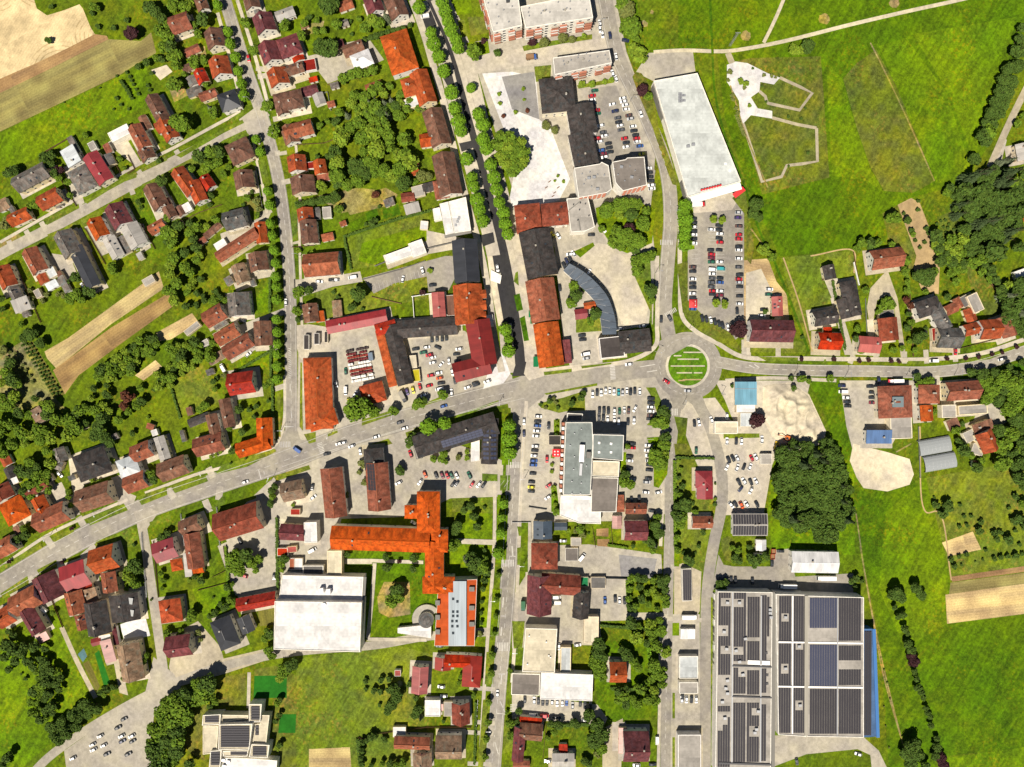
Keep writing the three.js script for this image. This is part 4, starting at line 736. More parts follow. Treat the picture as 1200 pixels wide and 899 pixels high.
function parseBlock(t) {
  const f = t.trim().split(/\s+/), b = { cx: +f[0], cy: +f[1], L: +f[2], W: +f[3], ang: +f[4], type: f[5], cols: f[6] };
  const A = b.L * b.W; b.small = A < 230 || Math.min(b.L, b.W) < 11;
  b.he = b.small ? 2.5 : A < 420 ? 4.2 : 5.6; if (b.type === 'f') b.he = b.small ? 2.7 : 4; 
  for (const e of f.slice(7)) { if (e[0] === 'e') b.he = +e.slice(1); if (e[0] === 'p') b.pitch = +e.slice(1); if (e[0] === 'b') b.small = false; if (e[0] === 'w') b.win = true; if (e[0] === 'v') b.tone = +e.slice(1); }
  b.wall = Math.floor(rnd() * 6);
  return b;
}
const buildings = [];
function building(line, name, label, cat) {
  const bl = line.split('+').map(parseBlock), m = bl[0], g = new THREE.Group();
  const ox = GX(m.cx, m.he), oz = GZ(m.cy, m.he);
  g.position.set(ox, 0, oz);
  const tone = m.tone ?? Math.floor(rnd() * 3);
  bl.forEach((b, i) => { b.v = tone; if (i) { b.sub = true; b.wall = m.wall; b.he += (i % 2 ? -.07 : .06) * i; } wing(g, ox, oz, b); });
  const isShed = m.small && bl.length === 1;
  const kind = name || (isShed ? (m.type === 'f' ? 'carport' : 'shed') : (m.L * m.W > 1300 ? 'hall' : 'house'));
  top(g, kind);
  if (!label) {
    const A = m.L * m.W, sz = m.L / m.W > 2.2 ? 'long ' : isShed ? (A < 110 ? 'tiny ' : 'small ') : A > 900 ? 'large ' : A < 380 ? 'small ' : '';
    const c = RNAME[m.cols];
    label = `${sz}${kind} with ${c} ${ROOFWORD[m.type]} roof ${where(m.cx, m.cy)}`;
    const words = label.split(/\s+/); if (words.length > 16) label = words.slice(0, 16).join(' ');
  }
  tag(g, label, cat || kind, null);
  (used[label] ??= []).push(g); buildings.push(g);
  return g;
}
const HOUSES = `
185 128 34 17 62 g b + 197 152 27 18 62 g o + 189 148 14 14 -28 g o
170 144 18 10 62 g b
164 161 30 17 62 g t + 172 181 15 18 62 g b
140 156 25 12 -27 f w
211 27 24 22 -20 g t
236 4 18 14 70 g b
252 46 22 22 75 g b
225 59 19 10 -25 g t
220 79 13 9 -25 g b
236 90 17 14 65 g r
258 79 22 24 75 g o
225 95 12 11 65 g g
228 107 18 11 -20 g g
244 111 21 11 -20 g t
268 118 23 22 -20 h k
295 3 16 18 75 g b
334 16 23 12 -20 g l
310 28 22 24 72 g m
316 62 24 22 70 g m
339 54 26 24 -20 h m + 349 67 10 14 70 g r
326 91 20 23 72 g o
344 81 24 13 -17 g b
363 76 14 13 -10 f R
367 93 10 6 -15 s r
338 118 34 22 -12 h b + 330 126 18 14 72 g b
363 106 19 12 -15 g m
374 116 14 13 70 g l
350 152 34 18 -15 g t + 340 158 22 18 72 g b
396 52 14 10 -20 g m
414 57 25 15 -22 g b + 424 70 24 19 -22 h w
405 6 18 12 -20 g t
438 6 20 20 70 g m
464 8 28 22 68 g b
468 61 48 33 72 h o e7 p30
496 103 40 22 72 g o e6.5 + 483 101 24 22 -15 h o e6.3 + 484 120 24 12 -18 f w e3.2
438 101 20 10 -20 g t
512 150 44 24 74 g b e6 + 502 164 20 16 -8 g O
404 27 9 8 -20 g g
36 208 42 20 -28 g g + 58 233 27 19 -28 g o
23 254 26 16 -25 g o
3 240 14 14 -25 g B
83 183 22 18 62 s W
96 210 30 24 62 h g
115 197 38 20 58 g c
86 170 22 7 62 s g
127 188 14 13 62 g x
80 286 30 24 62 g g
99 313 52 18 64 g k
115 268 24 19 62 g o + 133 290 26 16 62 g l
139 253 27 24 62 g m + 157 276 28 22 62 g l
145 287 22 9 62 s g
183 231 30 20 62 g b + 197 245 24 14 62 g b
184 266 20 13 -30 g t
41 306 30 20 62 g t
50 327 12 12 62 g o
60 319 12 10 62 f W
61 334 14 9 -28 s W
7 325 26 20 65 g o + 17 342 18 14 65 g g + 25 357 20 16 -20 s l
75 333 21 8 62 s g
174 329 14 9 -30 f l
217 213 34 18 55 g o + 231 225 26 17 65 g O
243 214 17 14 55 g r
281 177 28 26 -25 h b
286 211 21 23 80 g b
275 257 26 22 -15 g x
249 270 24 8 -40 g b
259 288 14 12 -32 f w
278 287 56 14 -33 g t + 306 273 25 14 82 g o
212 247 12 10 60 g b
219 243 10 9 60 f w
203 251 10 10 60 g b
348 192 19 22 82 g o
362 194 11 8 -8 f R
375 196 17 15 80 g o
380 207 20 10 -8 s t
355 217 21 28 82 g b
358 252 16 19 82 g o e4.5 + 362 272 28 20 84 g b
384 278 14 9 -12 s t
372 250 14 6 85 s x
383 249 13 10 85 f l
377 310 42 27 -5 g t e6
524 205 50 27 78 g b e6 + 517 222 22 17 80 h t
503 219 16 11 -15 g d
490 224 14 13 -15 f l
478 231 16 11 -8 g T
483 244 18 12 -15 s l
456 237 12 9 -20 s g
485 191 11 7 -10 g t
487 202 9 6 -20 s o
546 306 50 30 86 g k e7 p30
473 297 46 11 -20 f w e3 + 489 291 17 17 -20 f w e3.6
497 264 9 10 5 f w
303 307 22 22 80 g b
282 321 23 17 70 g B
268 329 10 9 60 s g
280 357 27 26 84 g g
251 370 26 20 -30 g t + 258 380 17 8 -30 s g
266 392 28 17 -30 g t
279 406 36 18 -30 g t
308 391 29 21 86 g b
254 419 22 10 -30 s B
225 385 20 7 -38 f l
283 449 31 26 -8 g r
364 367 22 18 82 g b + 375 371 13 10 82 g o
395 362 20 11 85 g B
418 377 72 16 -11 g c e4
373 461 84 33 88 h o e6 p24 v1 + 378 492 34 20 -17 h O e6
359 401 17 6 90 f n
371 397 13 6 90 f n
382 395 13 4 90 f n
467 416 72 19 76 g n e5 p25 + 452.5 420 68 10 76 s o e4.3 + 452 384 25 14 -16 h r e4.9
501 384 70 21 -4 g d e4.6 p28
549 357 47 34 86 g o e7 p34 v1 + 563 345 14 10 -5 g o e7 + 563 358 14 11 -5 g o e7 + 563 371 14 11 -5 g o e7
564 402 54 29 80 g R e7.5 p32 + 553 432 44 23 -14 g R e7.5 p30
514 357 29 15 86 g p
528 358 24 10 86 f b
574 376 14 8 84 f w
488 440 14 8 84 f y
484 424 15 8 84 f e
437 461 28 24 -15 h O e5
636 352 50 34 81 g t e7 p32
643 404 52 30 82 g o e7 p32 + 664 412 28 10 84 s m e4
691 358 14 8 -10 g o
681 368 15 12 -8 g c
717 407 28 24 -6 f n e6
744 400 37 27 -6 g d e6 p18
904 388 51 26 1 g m e6.5 p34
911 359 23 13 88 g p
972 319 17 14 78 g n
997 350 42 20 80 h n
991 361 24 17 76 g n
967 372 28 18 -10 g d
972 400 27 20 2 g r + 970 389 11 10 90 g r
1039 303 38 23 -8 g t
1041 386 27 23 84 g T + 1039 368 18 9 -4 f x
1019 404 26 19 4 g p
1088 360 28 20 -18 h d + 1102 372 32 17 62 h x
1112 396 28 24 2 g x
1096 392 15 7 85 f R
1115 362 15 12 -25 g t
1123 355 13 10 62 g t
1131 353 13 9 62 f x
1143 355 22 13 65 f l
1137 369 16 13 70 g o
1138 386 17 14 -14 g o
1160 386 24 23 -4 g o
1181 382 25 20 70 g t
45 487 19 14 60 s B
94 501 16 9 -28 s x
71 533 17 14 70 g g
67 545 14 11 20 g g
108 544 40 32 -20 h n e6
111 582 41 27 -18 g b
166 529 24 20 -22 g t
150 547 24 22 -20 h W
159 565 26 21 -20 g t
190 525 28 13 72 g l
203 549 34 23 -20 g b
43 572 26 12 -30 g T
7 540 12 12 62 g o
12 554 14 12 65 g d
17 563 8 8 65 f w
4 577 18 22 62 g T
17 598 30 28 -28 h O
48 592 20 17 62 g O
60 606 40 24 -24 g t
233 492 26 10 -22 g d
250 497 24 14 76 g b
245 521 35 22 -15 g t
266 484 34 14 78 g b
268 479 6 6 78 f O
310 506 33 19 88 g O + 297 523 40 18 -17 g O
343 575 26 23 -12 g B
391 577 58 26 84 g t e6
279 611 54 33 -17 g T e6.5
346 600 11 7 0 f r
438 538 25 23 85 h d e6 + 443 570 56 27 86 g t e6
745 596 25 13 0 g t
727 590 20 9 88 s t
723 612 15 11 90 g P
745 622 27 23 0 g m
825 562 20 20 90 h c + 826 575 20 19 90 g c
898 538 13 12 0 f l
851 501 27 14 0 f e e4
874 492 16 13 90 f W e4
1049 471 40 38 -2 h t e6 p20
1056 501 25 26 -2 f l e5
1089 462 25 22 0 h t e6
1086 484 19 15 86 g o
1128 458 39 22 -4 g t
1140 480 34 11 -4 f l e3.5
1112 482 17 15 -2 f l
1117 497 14 13 -25 s b
1137 511 14 13 -25 f l
1152 500 24 12 -20 s b
1157 517 25 21 65 g o
1146 527 14 12 20 f l
1144 544 7 8 0 h t
1030 512 30 16 0 s U e5
1029 455 1 1 0 f l
6 641 24 20 -30 g t
88 675 31 31 -20 g c e6
57 688 32 30 64 g m
122 655 30 29 -17 g o
128 682 24 18 82 g t
30 704 35 25 -28 g t
38 728 32 19 60 g m
50 747 14 10 -25 s P
6 723 21 22 -30 g o
88 706 27 22 76 g t
96 729 18 15 76 g t
102 689 14 9 -15 g r
104 698 20 16 -15 s B
114 724 39 28 80 g d
146 712 32 34 82 g d e6 p20
135 745 22 6 80 s M
123 749 10 14 80 f w
193 645 27 24 -18 g c
207 662 14 14 -10 h O
200 716 27 26 82 h O
223 616 24 19 -22 g b
227 645 42 20 82 g t
232 666 13 12 -8 g O
220 662 28 9 84 s l
301 705 47 16 -11 g r e4
264 742 36 25 68 h k e5 p30 + 288 732 20 16 68 g k e4.6
343 624 29 19 3 g m
331 647 12 9 0 f r
342 644 11 7 -5 f p
364 624 24 15 88 f w e7
350 661 13 9 90 f w
342 661 13 6 90 f t
367 669 24 12 0 f x
392 661 31 17 90 f e e6
636 621 21 22 90 g S
657 617 15 9 0 g S
675 635 12 10 0 f l
638 652 31 31 90 h T e6
670 650 15 15 0 f g
657 685 46 24 4 g T e5.6
632 697 46 29 91 g m e5.5
681 709 31 19 94 g n
701 683 17 13 0 f x
684 682 11 11 0 f G
616 802 33 25 2 f g e4.5
664 805 61 31 2 f w e6
693 738 31 17 91 f e e5
663 773 29 12 91 f W e4
823 612 24 14 0 g t
892 639 13 12 90 g w
890 652 10 6 0 f w
806 743 17 12 0 s w
807 782 22 26 0 f W e4
807 806 22 13 0 f l e4
808 888 27 54 0 f l e5
153 775 44 27 80 g B e5.5
127 763 27 14 74 s P
113 752 12 9 -15 g R
210 757 30 25 -8 g m
519 778 15 19 92 g R + 536 775 30 15 2 g r + 553 787 37 22 94 h R
492 797 32 19 93 g p
466 789 7 7 0 f p
507 830 18 19 0 f w e4
515 829 9 8 0 s P
525 831 10 17 0 f l
540 836 25 21 88 g T
468 858 15 12 0 f w
483 871 42 15 2 g t
526 876 31 28 0 g B
495 892 20 22 88 g B
622 858 27 20 5 g b + 622 845 26 8 185 s r e4 + 608 872 40 14 95 g m
724 788 20 24 0 g o
745 875 30 36 0 g m e6
730 868 30 10 90 s P
660 891 26 16 0 g l
660 878 12 10 88 s r
611 896 20 9 0 g t
1199 178 20 16 80 g l
14 246 10 6 60 s x
126 174 12 8 62 s t
108 171 10 8 62 f l
68 240 8 6 -28 s g
164 300 9 7 62 s l
92 344 8 6 60 s g
70 322 9 6 62 s b
44 344 10 7 62 f l
30 368 8 6 -20 s g
210 262 9 6 -30 s b
236 283 12 7 -35 s t
296 331 9 6 70 s g
240 402 9 7 -30 f l
246 436 9 7 -20 s x
222 482 10 7 75 s b
176 500 9 7 20 s t
214 511 14 5 75 s x
181 507 7 7 70 f w
134 512 9 7 -25 s g
58 560 9 7 60 s g
20 621 10 8 60 s b
84 560 8 6 -20 s x
392 100 10 7 -15 s g
388 122 9 7 -15 s t
420 112 9 6 -20 s b
402 262 8 6 -20 s t
357 30 9 6 -20 s b
300 12 8 6 70 s g
1199 256 14 8 -20 g o
1197 322 14 12 -20 f w
`;
for (const l of HOUSES.trim().split('\n')) if (!l.includes(' 1 1 ')) {
  const f = l.trim().split(/\s+/).map(Number), [cx, cy, L, W, A] = f;
  if (L * W > 280 && L * W < 1500) {    // paved strip around the house
    const k = 1 - 5 / H, x = 600 + (cx - 600) * k, y = 449.5 + (cy - 449.5) * k, c = Math.cos(A * Math.PI / 180), n = Math.sin(A * Math.PI / 180), m = [rr(0, 4), rr(1, 7), rr(0, 4), rr(1, 7)];
    const q = [[-L / 2 - m[0], -W / 2 - m[2]], [L / 2 + m[1], -W / 2 - m[2]], [L / 2 + m[1], W / 2 + m[3]], [-L / 2 - m[0], W / 2 + m[3]]].map(p => [x + p[0] * c - p[1] * n, y + p[0] * n + p[1] * c]);
    const p = q.map(v => [GX(v[0]), GZ(v[1])]), t = { p, x0: Math.min(...p.map(v => v[0])), x1: Math.max(...p.map(v => v[0])), y0: Math.min(...p.map(v => v[1])), y1: Math.max(...p.map(v => v[1])) };
    if (!sheets.some(o => o.h > .09 && overlap(t, o))) sheet('house_apron', pick(['concrete', 'paving', 'gravel', 'path']), q, 'paved apron around a house ' + where(cx, cy), 'paving');
  }
  building(l);
}

// ---------- large buildings ----------
function flatBuilding(name, label, cat, vols) {      // vols: {p: pixel outline at roof height, h, wall, roof}
  const g = new THREE.Group(); let cx = 0, cz = 0; const m = vols[0];
  const p0 = P(m.p); for (const q of p0) { cx += GX(q[0], m.h) / p0.length; cz += GZ(q[1], m.h) / p0.length; }
  g.position.set(cx, 0, cz);
  for (const v of vols) flatRoof(g, P(v.p).map(q => [GX(q[0], v.h) - cx, GZ(q[1], v.h) - cz]), v.h, v.wallM || wallMat(v.wall || 0), v.roofM || roofMat(v.roof || 'l', 1, true), 0, 0, 0, v.par ?? .4);
  top(g, name); tag(g, label, cat); g.userData.ox = cx; g.userData.oz = cz;
  return g;
}
const local = (g, px, py, h) => [GX(px, h) - g.position.x, GZ(py, h) - g.position.z];
const ventGeo = new THREE.CylinderGeometry(.35, .4, .9, 8), acGeo = new THREE.BoxGeometry(1.8, 1.2, 1.4), hatchGeo = new THREE.BoxGeometry(1.3, .4, 1.3), stackGeo = new THREE.BoxGeometry(1, 1.3, .7);
function vents(g, h, txt, geo = ventGeo, m = M.metal, name = 'roof_vent') { for (const [x, y] of P(txt)) { const [a, b] = local(g, x, y, h); geo.computeBoundingBox(); part(g, name, geo, m, a, h + .03 - geo.boundingBox.min.y, b, rr(-.2, .2)); } }
function bar(g, name, x0, y0, x1, y1, h, hh, w, m) {   // a box along a pixel line at height h
  const [a, b] = local(g, x0, y0, h), [c, d] = local(g, x1, y1, h), l = Math.hypot(c - a, d - b);
  return part(g, name, box(l, hh, w), m, (a + c) / 2, h, (b + d) / 2, -Math.atan2(d - b, c - a));
}
function facade(g, x0, y0, x1, y1, h, floors, cols, opts = {}) {   // windows and balconies on a wall whose top edge is drawn in photo pixels (outward = right hand)
  const [a, b] = local(g, x0, y0, h), [c, d] = local(g, x1, y1, h), l = Math.hypot(c - a, d - b), ry = -Math.atan2(d - b, c - a), ux = (c - a) / l, uz = (d - b) / l, nx = uz, nz = -ux, fh = h / floors;
  for (let i = 0; i < cols; i++) for (let k = 0; k < floors; k++) {
    const t = (i + .5) / cols * l, w = l / cols, x = a + ux * t, z = b + uz * t, y = k * fh + fh * .55;
    const f = part(g, 'window', box(Math.min(1.9, w * .6), 1.6, .08), M.white, x + nx * .02, y - .8, z + nz * .02, ry);
    part(f, 'pane', box(Math.min(1.9, w * .6) - .25, 1.3, .1), M.glass, 0, .15, 0);
    if (opts.balcony && k > 0 && (i + (opts.shift || 0)) % 3 !== 2) { const bl = part(g, 'balcony', box(w * .86, .16, 1.7), (i + k) % 4 ? M.brick : M.concrete, x + nx * .9, y - 1.35, z + nz * .9, ry); part(bl, 'balcony_front', box(w * .86, 1.0, .12), (i * 2 + k) % 5 < 2 ? M.white : M.brick, 0, .17, -.79); }
    if (opts.shade && k > 0) part(g, 'awning', box(w * .7, .1, .8), M.brick, x + nx * .4, y + .9, z + nz * .4, ry);
  }
}
const apA = flatBuilding('apartment_block', 'pale flat roofed apartment block beside the boulevard lawns', 'apartment block', [{ p: '563,-14 606,-14 612,30 578,38', h: 14, wall: 0, roof: 'L' }]);
facade(apA, 612, 30, 578, 38, 14, 5, 4, { balcony: 1 }); facade(apA, 578, 38, 563, -14, 14, 5, 7, { balcony: 1, shift: 1 });
vents(apA, 14, '572,4 582,6 584,20 590,12 596,26 600,8 582,28'); vents(apA, 14, '595,2', acGeo, M.darkmetal, 'stair_head');
const apB = flatBuilding('apartment_block', 'long pale apartment block with brick red balconies', 'apartment block', [{ p: '610,8 690,-8 695,21 616,33', h: 14, wall: 0, roof: 'L' }]);
facade(apB, 695, 21, 616, 33, 14, 5, 8, { balcony: 1 }); facade(apB, 616, 33, 610, 8, 14, 5, 3);
vents(apB, 14, '620,10 620,19 634,16 636,13 644,15 654,3 660,12 664,10 668,2 668,11 680,0 687,12 619,15 640,12'); vents(apB, 14, '638,13 662,12', stackGeo, M.concrete, 'chimney_stack');
const apC = flatBuilding('apartment_block', 'grey roofed apartment block beside the dark hip roof', 'apartment block', [{ p: '648,68 714,59 717,74 650,88', h: 12, wall: 3, roof: 'l' }]);
facade(apC, 717, 74, 650, 88, 12, 4, 7, { balcony: 1 });
vents(apC, 12, '660,72 661,76 669,71 677,68 678,65 687,63 691,66 700,67 709,65 712,70 690,72'); vents(apC, 12, '665,74 683,70', stackGeo, M.concrete, 'chimney_stack');
building('653 111 40 41 -6 h n e8 p22 w', 'civic_house', 'square civic house with dark brown hip roof beside the square', 'civic building');
building('682 140 36 32 80 g n e8 p12', 'town_hall', 'dark brown low gabled hall beside the car park', 'hall');
building('684 176 42 29 78 g n e8.2 p14', 'town_hall', 'dark brown gabled hall joined to the grey block', 'hall');
const blk = flatBuilding('office_block', 'large grey flat roofed office block with roof vents', 'office block', [
  { p: '673,197 703,192 705,190 713,194 717,222 711,226 678,232', h: 11, wall: 3, roof: 'l' }, { p: '717.5,190 733,187 735,185 755,184 758,217 730,224 724,218 721,214', h: 13, wall: 3, roof: 'g' }]);
facade(blk, 711, 226, 678, 232, 11, 4, 6, { shade: 1 }); facade(blk, 758, 217, 730, 224, 13, 4, 5, { shade: 1 });
vents(blk, 11, '682,204 691,202 686,211 693,219 700,205 708,206 708,205 684,216'); vents(blk, 13, '720,198 724,205 738,195 732,212 744,200 749,211'); vents(blk, 11, '690,209 696,208 700,222', acGeo, M.metal, 'air_handler'); vents(blk, 13, '740,208 728,196', acGeo, M.metal, 'air_handler');
const blk2 = flatBuilding('office_wing', 'grey flat roofed wing between rust red roof and small park', 'office wing', [{ p: '664,233 689,231 697,266 686,271 669,272', h: 9, wall: 0, roof: 'l' }]);
facade(blk2, 697, 266, 669, 272, 9, 3, 4); vents(blk2, 9, '672,240 680,238 686,239 679,246 690,253 677,258', ventGeo, M.darkmetal); bar(blk2, 'roof_ridge', 666, 247, 680, 236, 9.1, .2, .5, M.stoneWall); bar(blk2, 'parapet_strip', 678, 257, 680, 270, 9.1, .3, .5, M.stoneWall);
building('619 256 30 34 -6 h T e8 p20', 'old_house', 'weathered rust red hip roof beside the white square', 'house');
building('650 251 31 27 -5 g T e8 p20', 'old_house', 'weathered rust red gable roof joined to grey wing', 'house');
building('631 297 56 37 79 g n e8.5 p20', 'shop_block', 'large dark brown roofed shop block beside boulevard', 'shop');
const mk = flatBuilding('supermarket', 'huge bluish white flat roofed supermarket', 'supermarket', [{ p: '766,95 817,86 868,213 806,231', h: 7.5, wall: 0, roofM: mat('supermarket_roof', { color: base('#e3eae8').multiplyScalar(1.42), map: texFlat, roughness: .7 }), par: .6 }, { p: '766.5,96 765,100 774,130 787,158 803,228 806.5,231.5 786,160 775,130', h: 6, wallM: M.stoneWall, roof: 'x', par: .1 }]);
vents(mk, 7.5, '796,110 798,110 796,113 798,113 796,116 798,116 796,119 798,119 800,112 800,118 802,112 802,118', hatchGeo, M.metal, 'roof_vent'); vents(mk, 7.5, '806,172 812,170', acGeo, M.metal, 'air_handler'); vents(mk, 7.5, '850,192 855,200', hatchGeo, M.white, 'roof_hatch');
bar(mk, 'canopy', 806, 235, 868, 217, 4.2, .4, 5, M.white);
{ // red roof sign of the supermarket: individual raised letters along the roof edge
  const red = mat('sign_red', { color: new THREE.Color(.55, .03, .03), roughness: .5 });
  for (let i = 0; i < 8; i++) { const t = i / 8; bar(mk, 'sign_letter', 821 + t * 25, 223.4 - t * 6.2, 823 + t * 25, 222.8 - t * 6.2, 8.1, 1.2, .9, red); }
  bar(mk, 'sign_board', 821, 224.2, 846, 217.8, 7.9, .18, .5, M.white);
  const pr = bar(mk, 'wall_sign', 860, 230, 872, 221, 3.5, .3, 3, red);
}
{ // curved slate blue building
  const out = smooth(P('667,309 683,318 700,333 712,348 718,363 722,380 722,392'), 4), inn = smooth(P('706,392.5 704,375 700,358 693,348 683,338 672,328 660,317'), 4);
  const h = 5, g = new THREE.Group(), cx = GX(700, h), cz = GZ(350, h); g.position.set(cx, 0, cz);
  const q = out.concat(inn).map(p => [GX(p[0], h) - cx, GZ(p[1], h) - cz]);
  part(g, 'wall', polyPrism(inset(q, .4), -.3, h - .15), wallMat(3));
  const n = 11, I = [...inn].reverse();
  for (let i = 0; i < n; i++) {         // each roof panel of the arc
    const f = (arr, t) => { const k = t * (arr.length - 1), a = Math.floor(k), b = Math.min(arr.length - 1, a + 1); return [arr[a][0] + (arr[b][0] - arr[a][0]) * (k - a), arr[a][1] + (arr[b][1] - arr[a][1]) * (k - a)]; };
    const A = f(out, i / n + .002), B = f(out, (i + 1) / n - .002), C = f(I, (i + 1) / n - .002), D = f(I, i / n + .002);
    const L = p => [GX(p[0], h) - cx, GZ(p[1], h) - cz], a = L(A), b = L(B), c = L(C), d = L(D);
    part(g, 'roof_panel', slab([[d[0], h - .1, d[1]], [c[0], h - .1, c[1]], [b[0], h + 1, b[1]], [a[0], h + 1, a[1]]], .25), roofMat('S', 1));
    if (i) part(g, 'roof_seam', box(Math.hypot(a[0] - d[0], a[1] - d[1]), .12, .16), M.metal, (a[0] + d[0]) / 2, h + .42, (a[1] + d[1]) / 2, -Math.atan2(a[1] - d[1], a[0] - d[0]));
  }
  top(g, 'curved_building'); tag(g, 'long curved building with slate blue seamed roof', 'building');
}
{ const g = flatBuilding('modern_house', 'white flat roofed modern house beside the walled lawn', 'house', [{ p: '515,239 525,236.5 532,273 522,275.5', h: 5, wall: 0, roof: 'w', par: .2 }, { p: '525.6,236.4 546,231 552,270 532.6,273', h: 5.6, wall: 0, roof: 'w', par: .3 }, { p: '507,245 515,243 518,257 509,259', h: 3.4, wall: 0, roof: 'w', par: .3 }]); vents(g, 5.6, '537,257 536,260 538,255 534,264', hatchGeo, M.metal, 'roof_vent'); bar(g, 'terrace_roof', 521, 277, 552, 271, 4.4, .3, 2.2, M.stoneWall); }
{ const g = buildings.find(o => o.userData.label.includes('at the courtyard inn') && o.userData.label.includes('terracotta')); if (g) part(g, 'light_well', box(6.4, .5, 6), mat('light_well_glass', { color: base('#8fa0a4'), roughness: .3 }), 0, 8.7, 0); }
for (const [x, y] of [[152, 704], [153, 718]]) { const g = buildings.reduce((p, o) => Math.hypot(o.position.x - GX(146, 6), o.position.z - GZ(712, 6)) < Math.hypot(p.position.x - GX(146, 6), p.position.z - GZ(712, 6)) ? o : p); const [a, c] = local(g, x, y, 7); part(g, 'roof_window', box(4, .12, 3.6), mat('roof_glazing', { color: base('#c4c6c4'), roughness: .3 }), a, 7.5, c, -.14); }
// ---------- solar rows ----------
const panelGeo = {};
function solarRow(g, x0, y0, x1, y1, h, wm, m = M.solar, tilt = 0, name = 'solar_panel_row') { const b = bar(g, name, x0, y0, x1, y1, h, .06, wm, m); if (tilt) b.rotateX(tilt); return b; }
{ // L shaped building with solar roof
  const g = building('534 510 100 27 -17 g d e6 p20 + 574 517 54 19 92 g d e6 p20', 'solar_house', 'grey v shaped building with blue solar slope beside main road', 'building');
  const sl = 20 * Math.PI / 180;
  // rows of panels on the sunny slope
  for (let r = 0; r < 4; r++) for (let k = 0; k < 11; k++) {
    const u = -16 + k * 4.5, v = 2.2 + r * 2.3, a = -17 * Math.PI / 180, [ox, oz] = local(g, 534, 510, 6), y = 6 + (27 * S * .9855 / 2 - v - .9) * Math.tan(sl) + .3;
    const x = ox + u * S * 2 * .5 * Math.cos(a) * 2 * .5 - v * Math.sin(a) * .62, z = oz + u * S * 2 * .5 * Math.sin(a) * 2 * .5 + v * Math.cos(a) * .62;
    if (r < 3) { const m = part(g, 'solar_panel', box(2.1, .06, 1.35), M.solarBlue, x, 6 + (27 * S * .9855 / 2 - v * .62) * Math.tan(sl) + .1, z, -a); m.rotateX(sl); }
  }
  const b2 = local(g, 574, 517, 6);
  for (let s of [-1, 1]) for (let c = 0; c < 2; c++) for (let k = 0; k < 8; k++) { const m = part(g, 'solar_panel', box(1.6, .06, 1.5), M.solarBlue, b2[0] + s * (1.3 + c * 1.7), 5.94 + (19 * S * .9855 / 2 - 1.3 - c * 1.7) * Math.tan(sl) + .14, b2[1] - 8.5 + k * 2.6); m.rotateZ(-s * sl); }
  const t = flatBuilding('terrace_annex', 'white flat terrace annex inside the v shaped building', 'annex', [{ p: '552,519 562,516 562,540 552,541', h: 3.2, wall: 0, roof: 'w', par: .15 }]);
  flatBuilding('terrace_annex', 'grey glass entrance annex by the red car', 'annex', [{ p: '484,523 490,521 495,537 488,538', h: 3, wallM: M.glass, roof: 'l', par: .15 }]);
}
{ // panels on the old yard house above the school
  const X = GX(438, 6), Z = GZ(538, 6), g = buildings.find(o => Math.hypot(o.position.x - X, o.position.z - Z) < .1), he = 5.93, w = 27 * S * (1 - he / H), sl = 37 * Math.PI / 180, a = 86 * Math.PI / 180, [ox, oz] = local(g, 443, 570, he);
  for (let k = 0; k < 8; k++) for (let c = 0; c < 3; c++) { const u = -12.5 + k * 1.9, v = 1.1 + c * 1.75, m = part(g, 'solar_panel', box(1.75, .06, 1.9), M.solar, ox + u * Math.cos(a) - v * Math.sin(a), he + (w / 2 - v) * Math.tan(sl) + .09, oz + u * Math.sin(a) + v * Math.cos(a), -a); m.rotateX(sl); }
}
{ // school with bright orange roofs
  const g = building('446 632 116 28 2 g O e9 p27 v2 + 502 601 50 27 90 h O e9.6 p27 + 515 634 27 20 90 h O e9.3 p27 + 509 664 60 22 90 g O e9 p27 + 514 686 38 20 0 h O e8.6 p27 + 486 600 24 16 0 h O e8.8 p27', 'school', 'large school with bright orange tiled wings', 'school');
  const w = flatBuilding('school_wing', 'newer school wing with pale metal strip between red roofs', 'school wing', [{ p: '513,694 530,680 559,679 556,757 509,757', h: 8, wall: 0, roof: 'O', par: .2 }]);
  const [a, b] = local(w, 536, 719, 9.2);
  part(w, 'roof_strip', box(10.2, 1.2, 37), roofMat('V', 1), a, 8.1, b);
  for (const [x, y] of P('531,702 536,705 531,717 536,717 531,722 536,722 530,728 535,728 530,734 536,734 531,742')) { const [c, d] = local(w, x, y, 9.3); part(w, 'roof_window', hatchGeo, M.glass, c, 9.4, d); }
  for (const y of [690, 712, 731]) { const [c, d] = local(w, 553, y, 8.3); part(w, 'dormer', box(3, 1.3, 2.6), M.stoneWall, c, 8.1, d); } for (const y of [706, 723, 740]) { const [c, d] = local(w, 513, y, 8.3); part(w, 'dormer', box(2.6, 1.3, 2.8), M.stoneWall, c, 8.1, d); }
  facade(w, 559, 679, 556, 757, 8, 2, 9);
  // round entrance ramp
  const r = new THREE.Group(); r.position.set(GX(500), 0, GZ(725));
  const ring = new THREE.RingGeometry(4.6, 8.4, 40, 1, .6, 4.2).rotateX(-Math.PI / 2);
  part(r, 'ramp', ring.translate(0, 1.0, 0), M.concrete); part(r, 'drum', new THREE.CylinderGeometry(4.4, 4.4, 3.2, 32).translate(0, 1.6, 0), wallMat(3)); part(r, 'dome_roof', new THREE.ConeGeometry(4.5, .8, 32).translate(0, 3.61, 0), roofMat('x', 1));
  part(r, 'ramp_wall', new THREE.CylinderGeometry(8.5, 8.5, 1.3, 40, 1, true, .9, 4.2).translate(0, .65, 0), wallMat(0));
  top(r, 'entrance_ramp'); tag(r, 'curved white entrance ramp around a round drum at the school', 'ramp');
  flatBuilding('entrance_canopy', 'white striped entrance canopy below the round ramp', 'canopy', [{ p: '466,736 505,732 505,748 466,742', h: 3, wall: 0, roof: 'w', par: .1 }]);
}
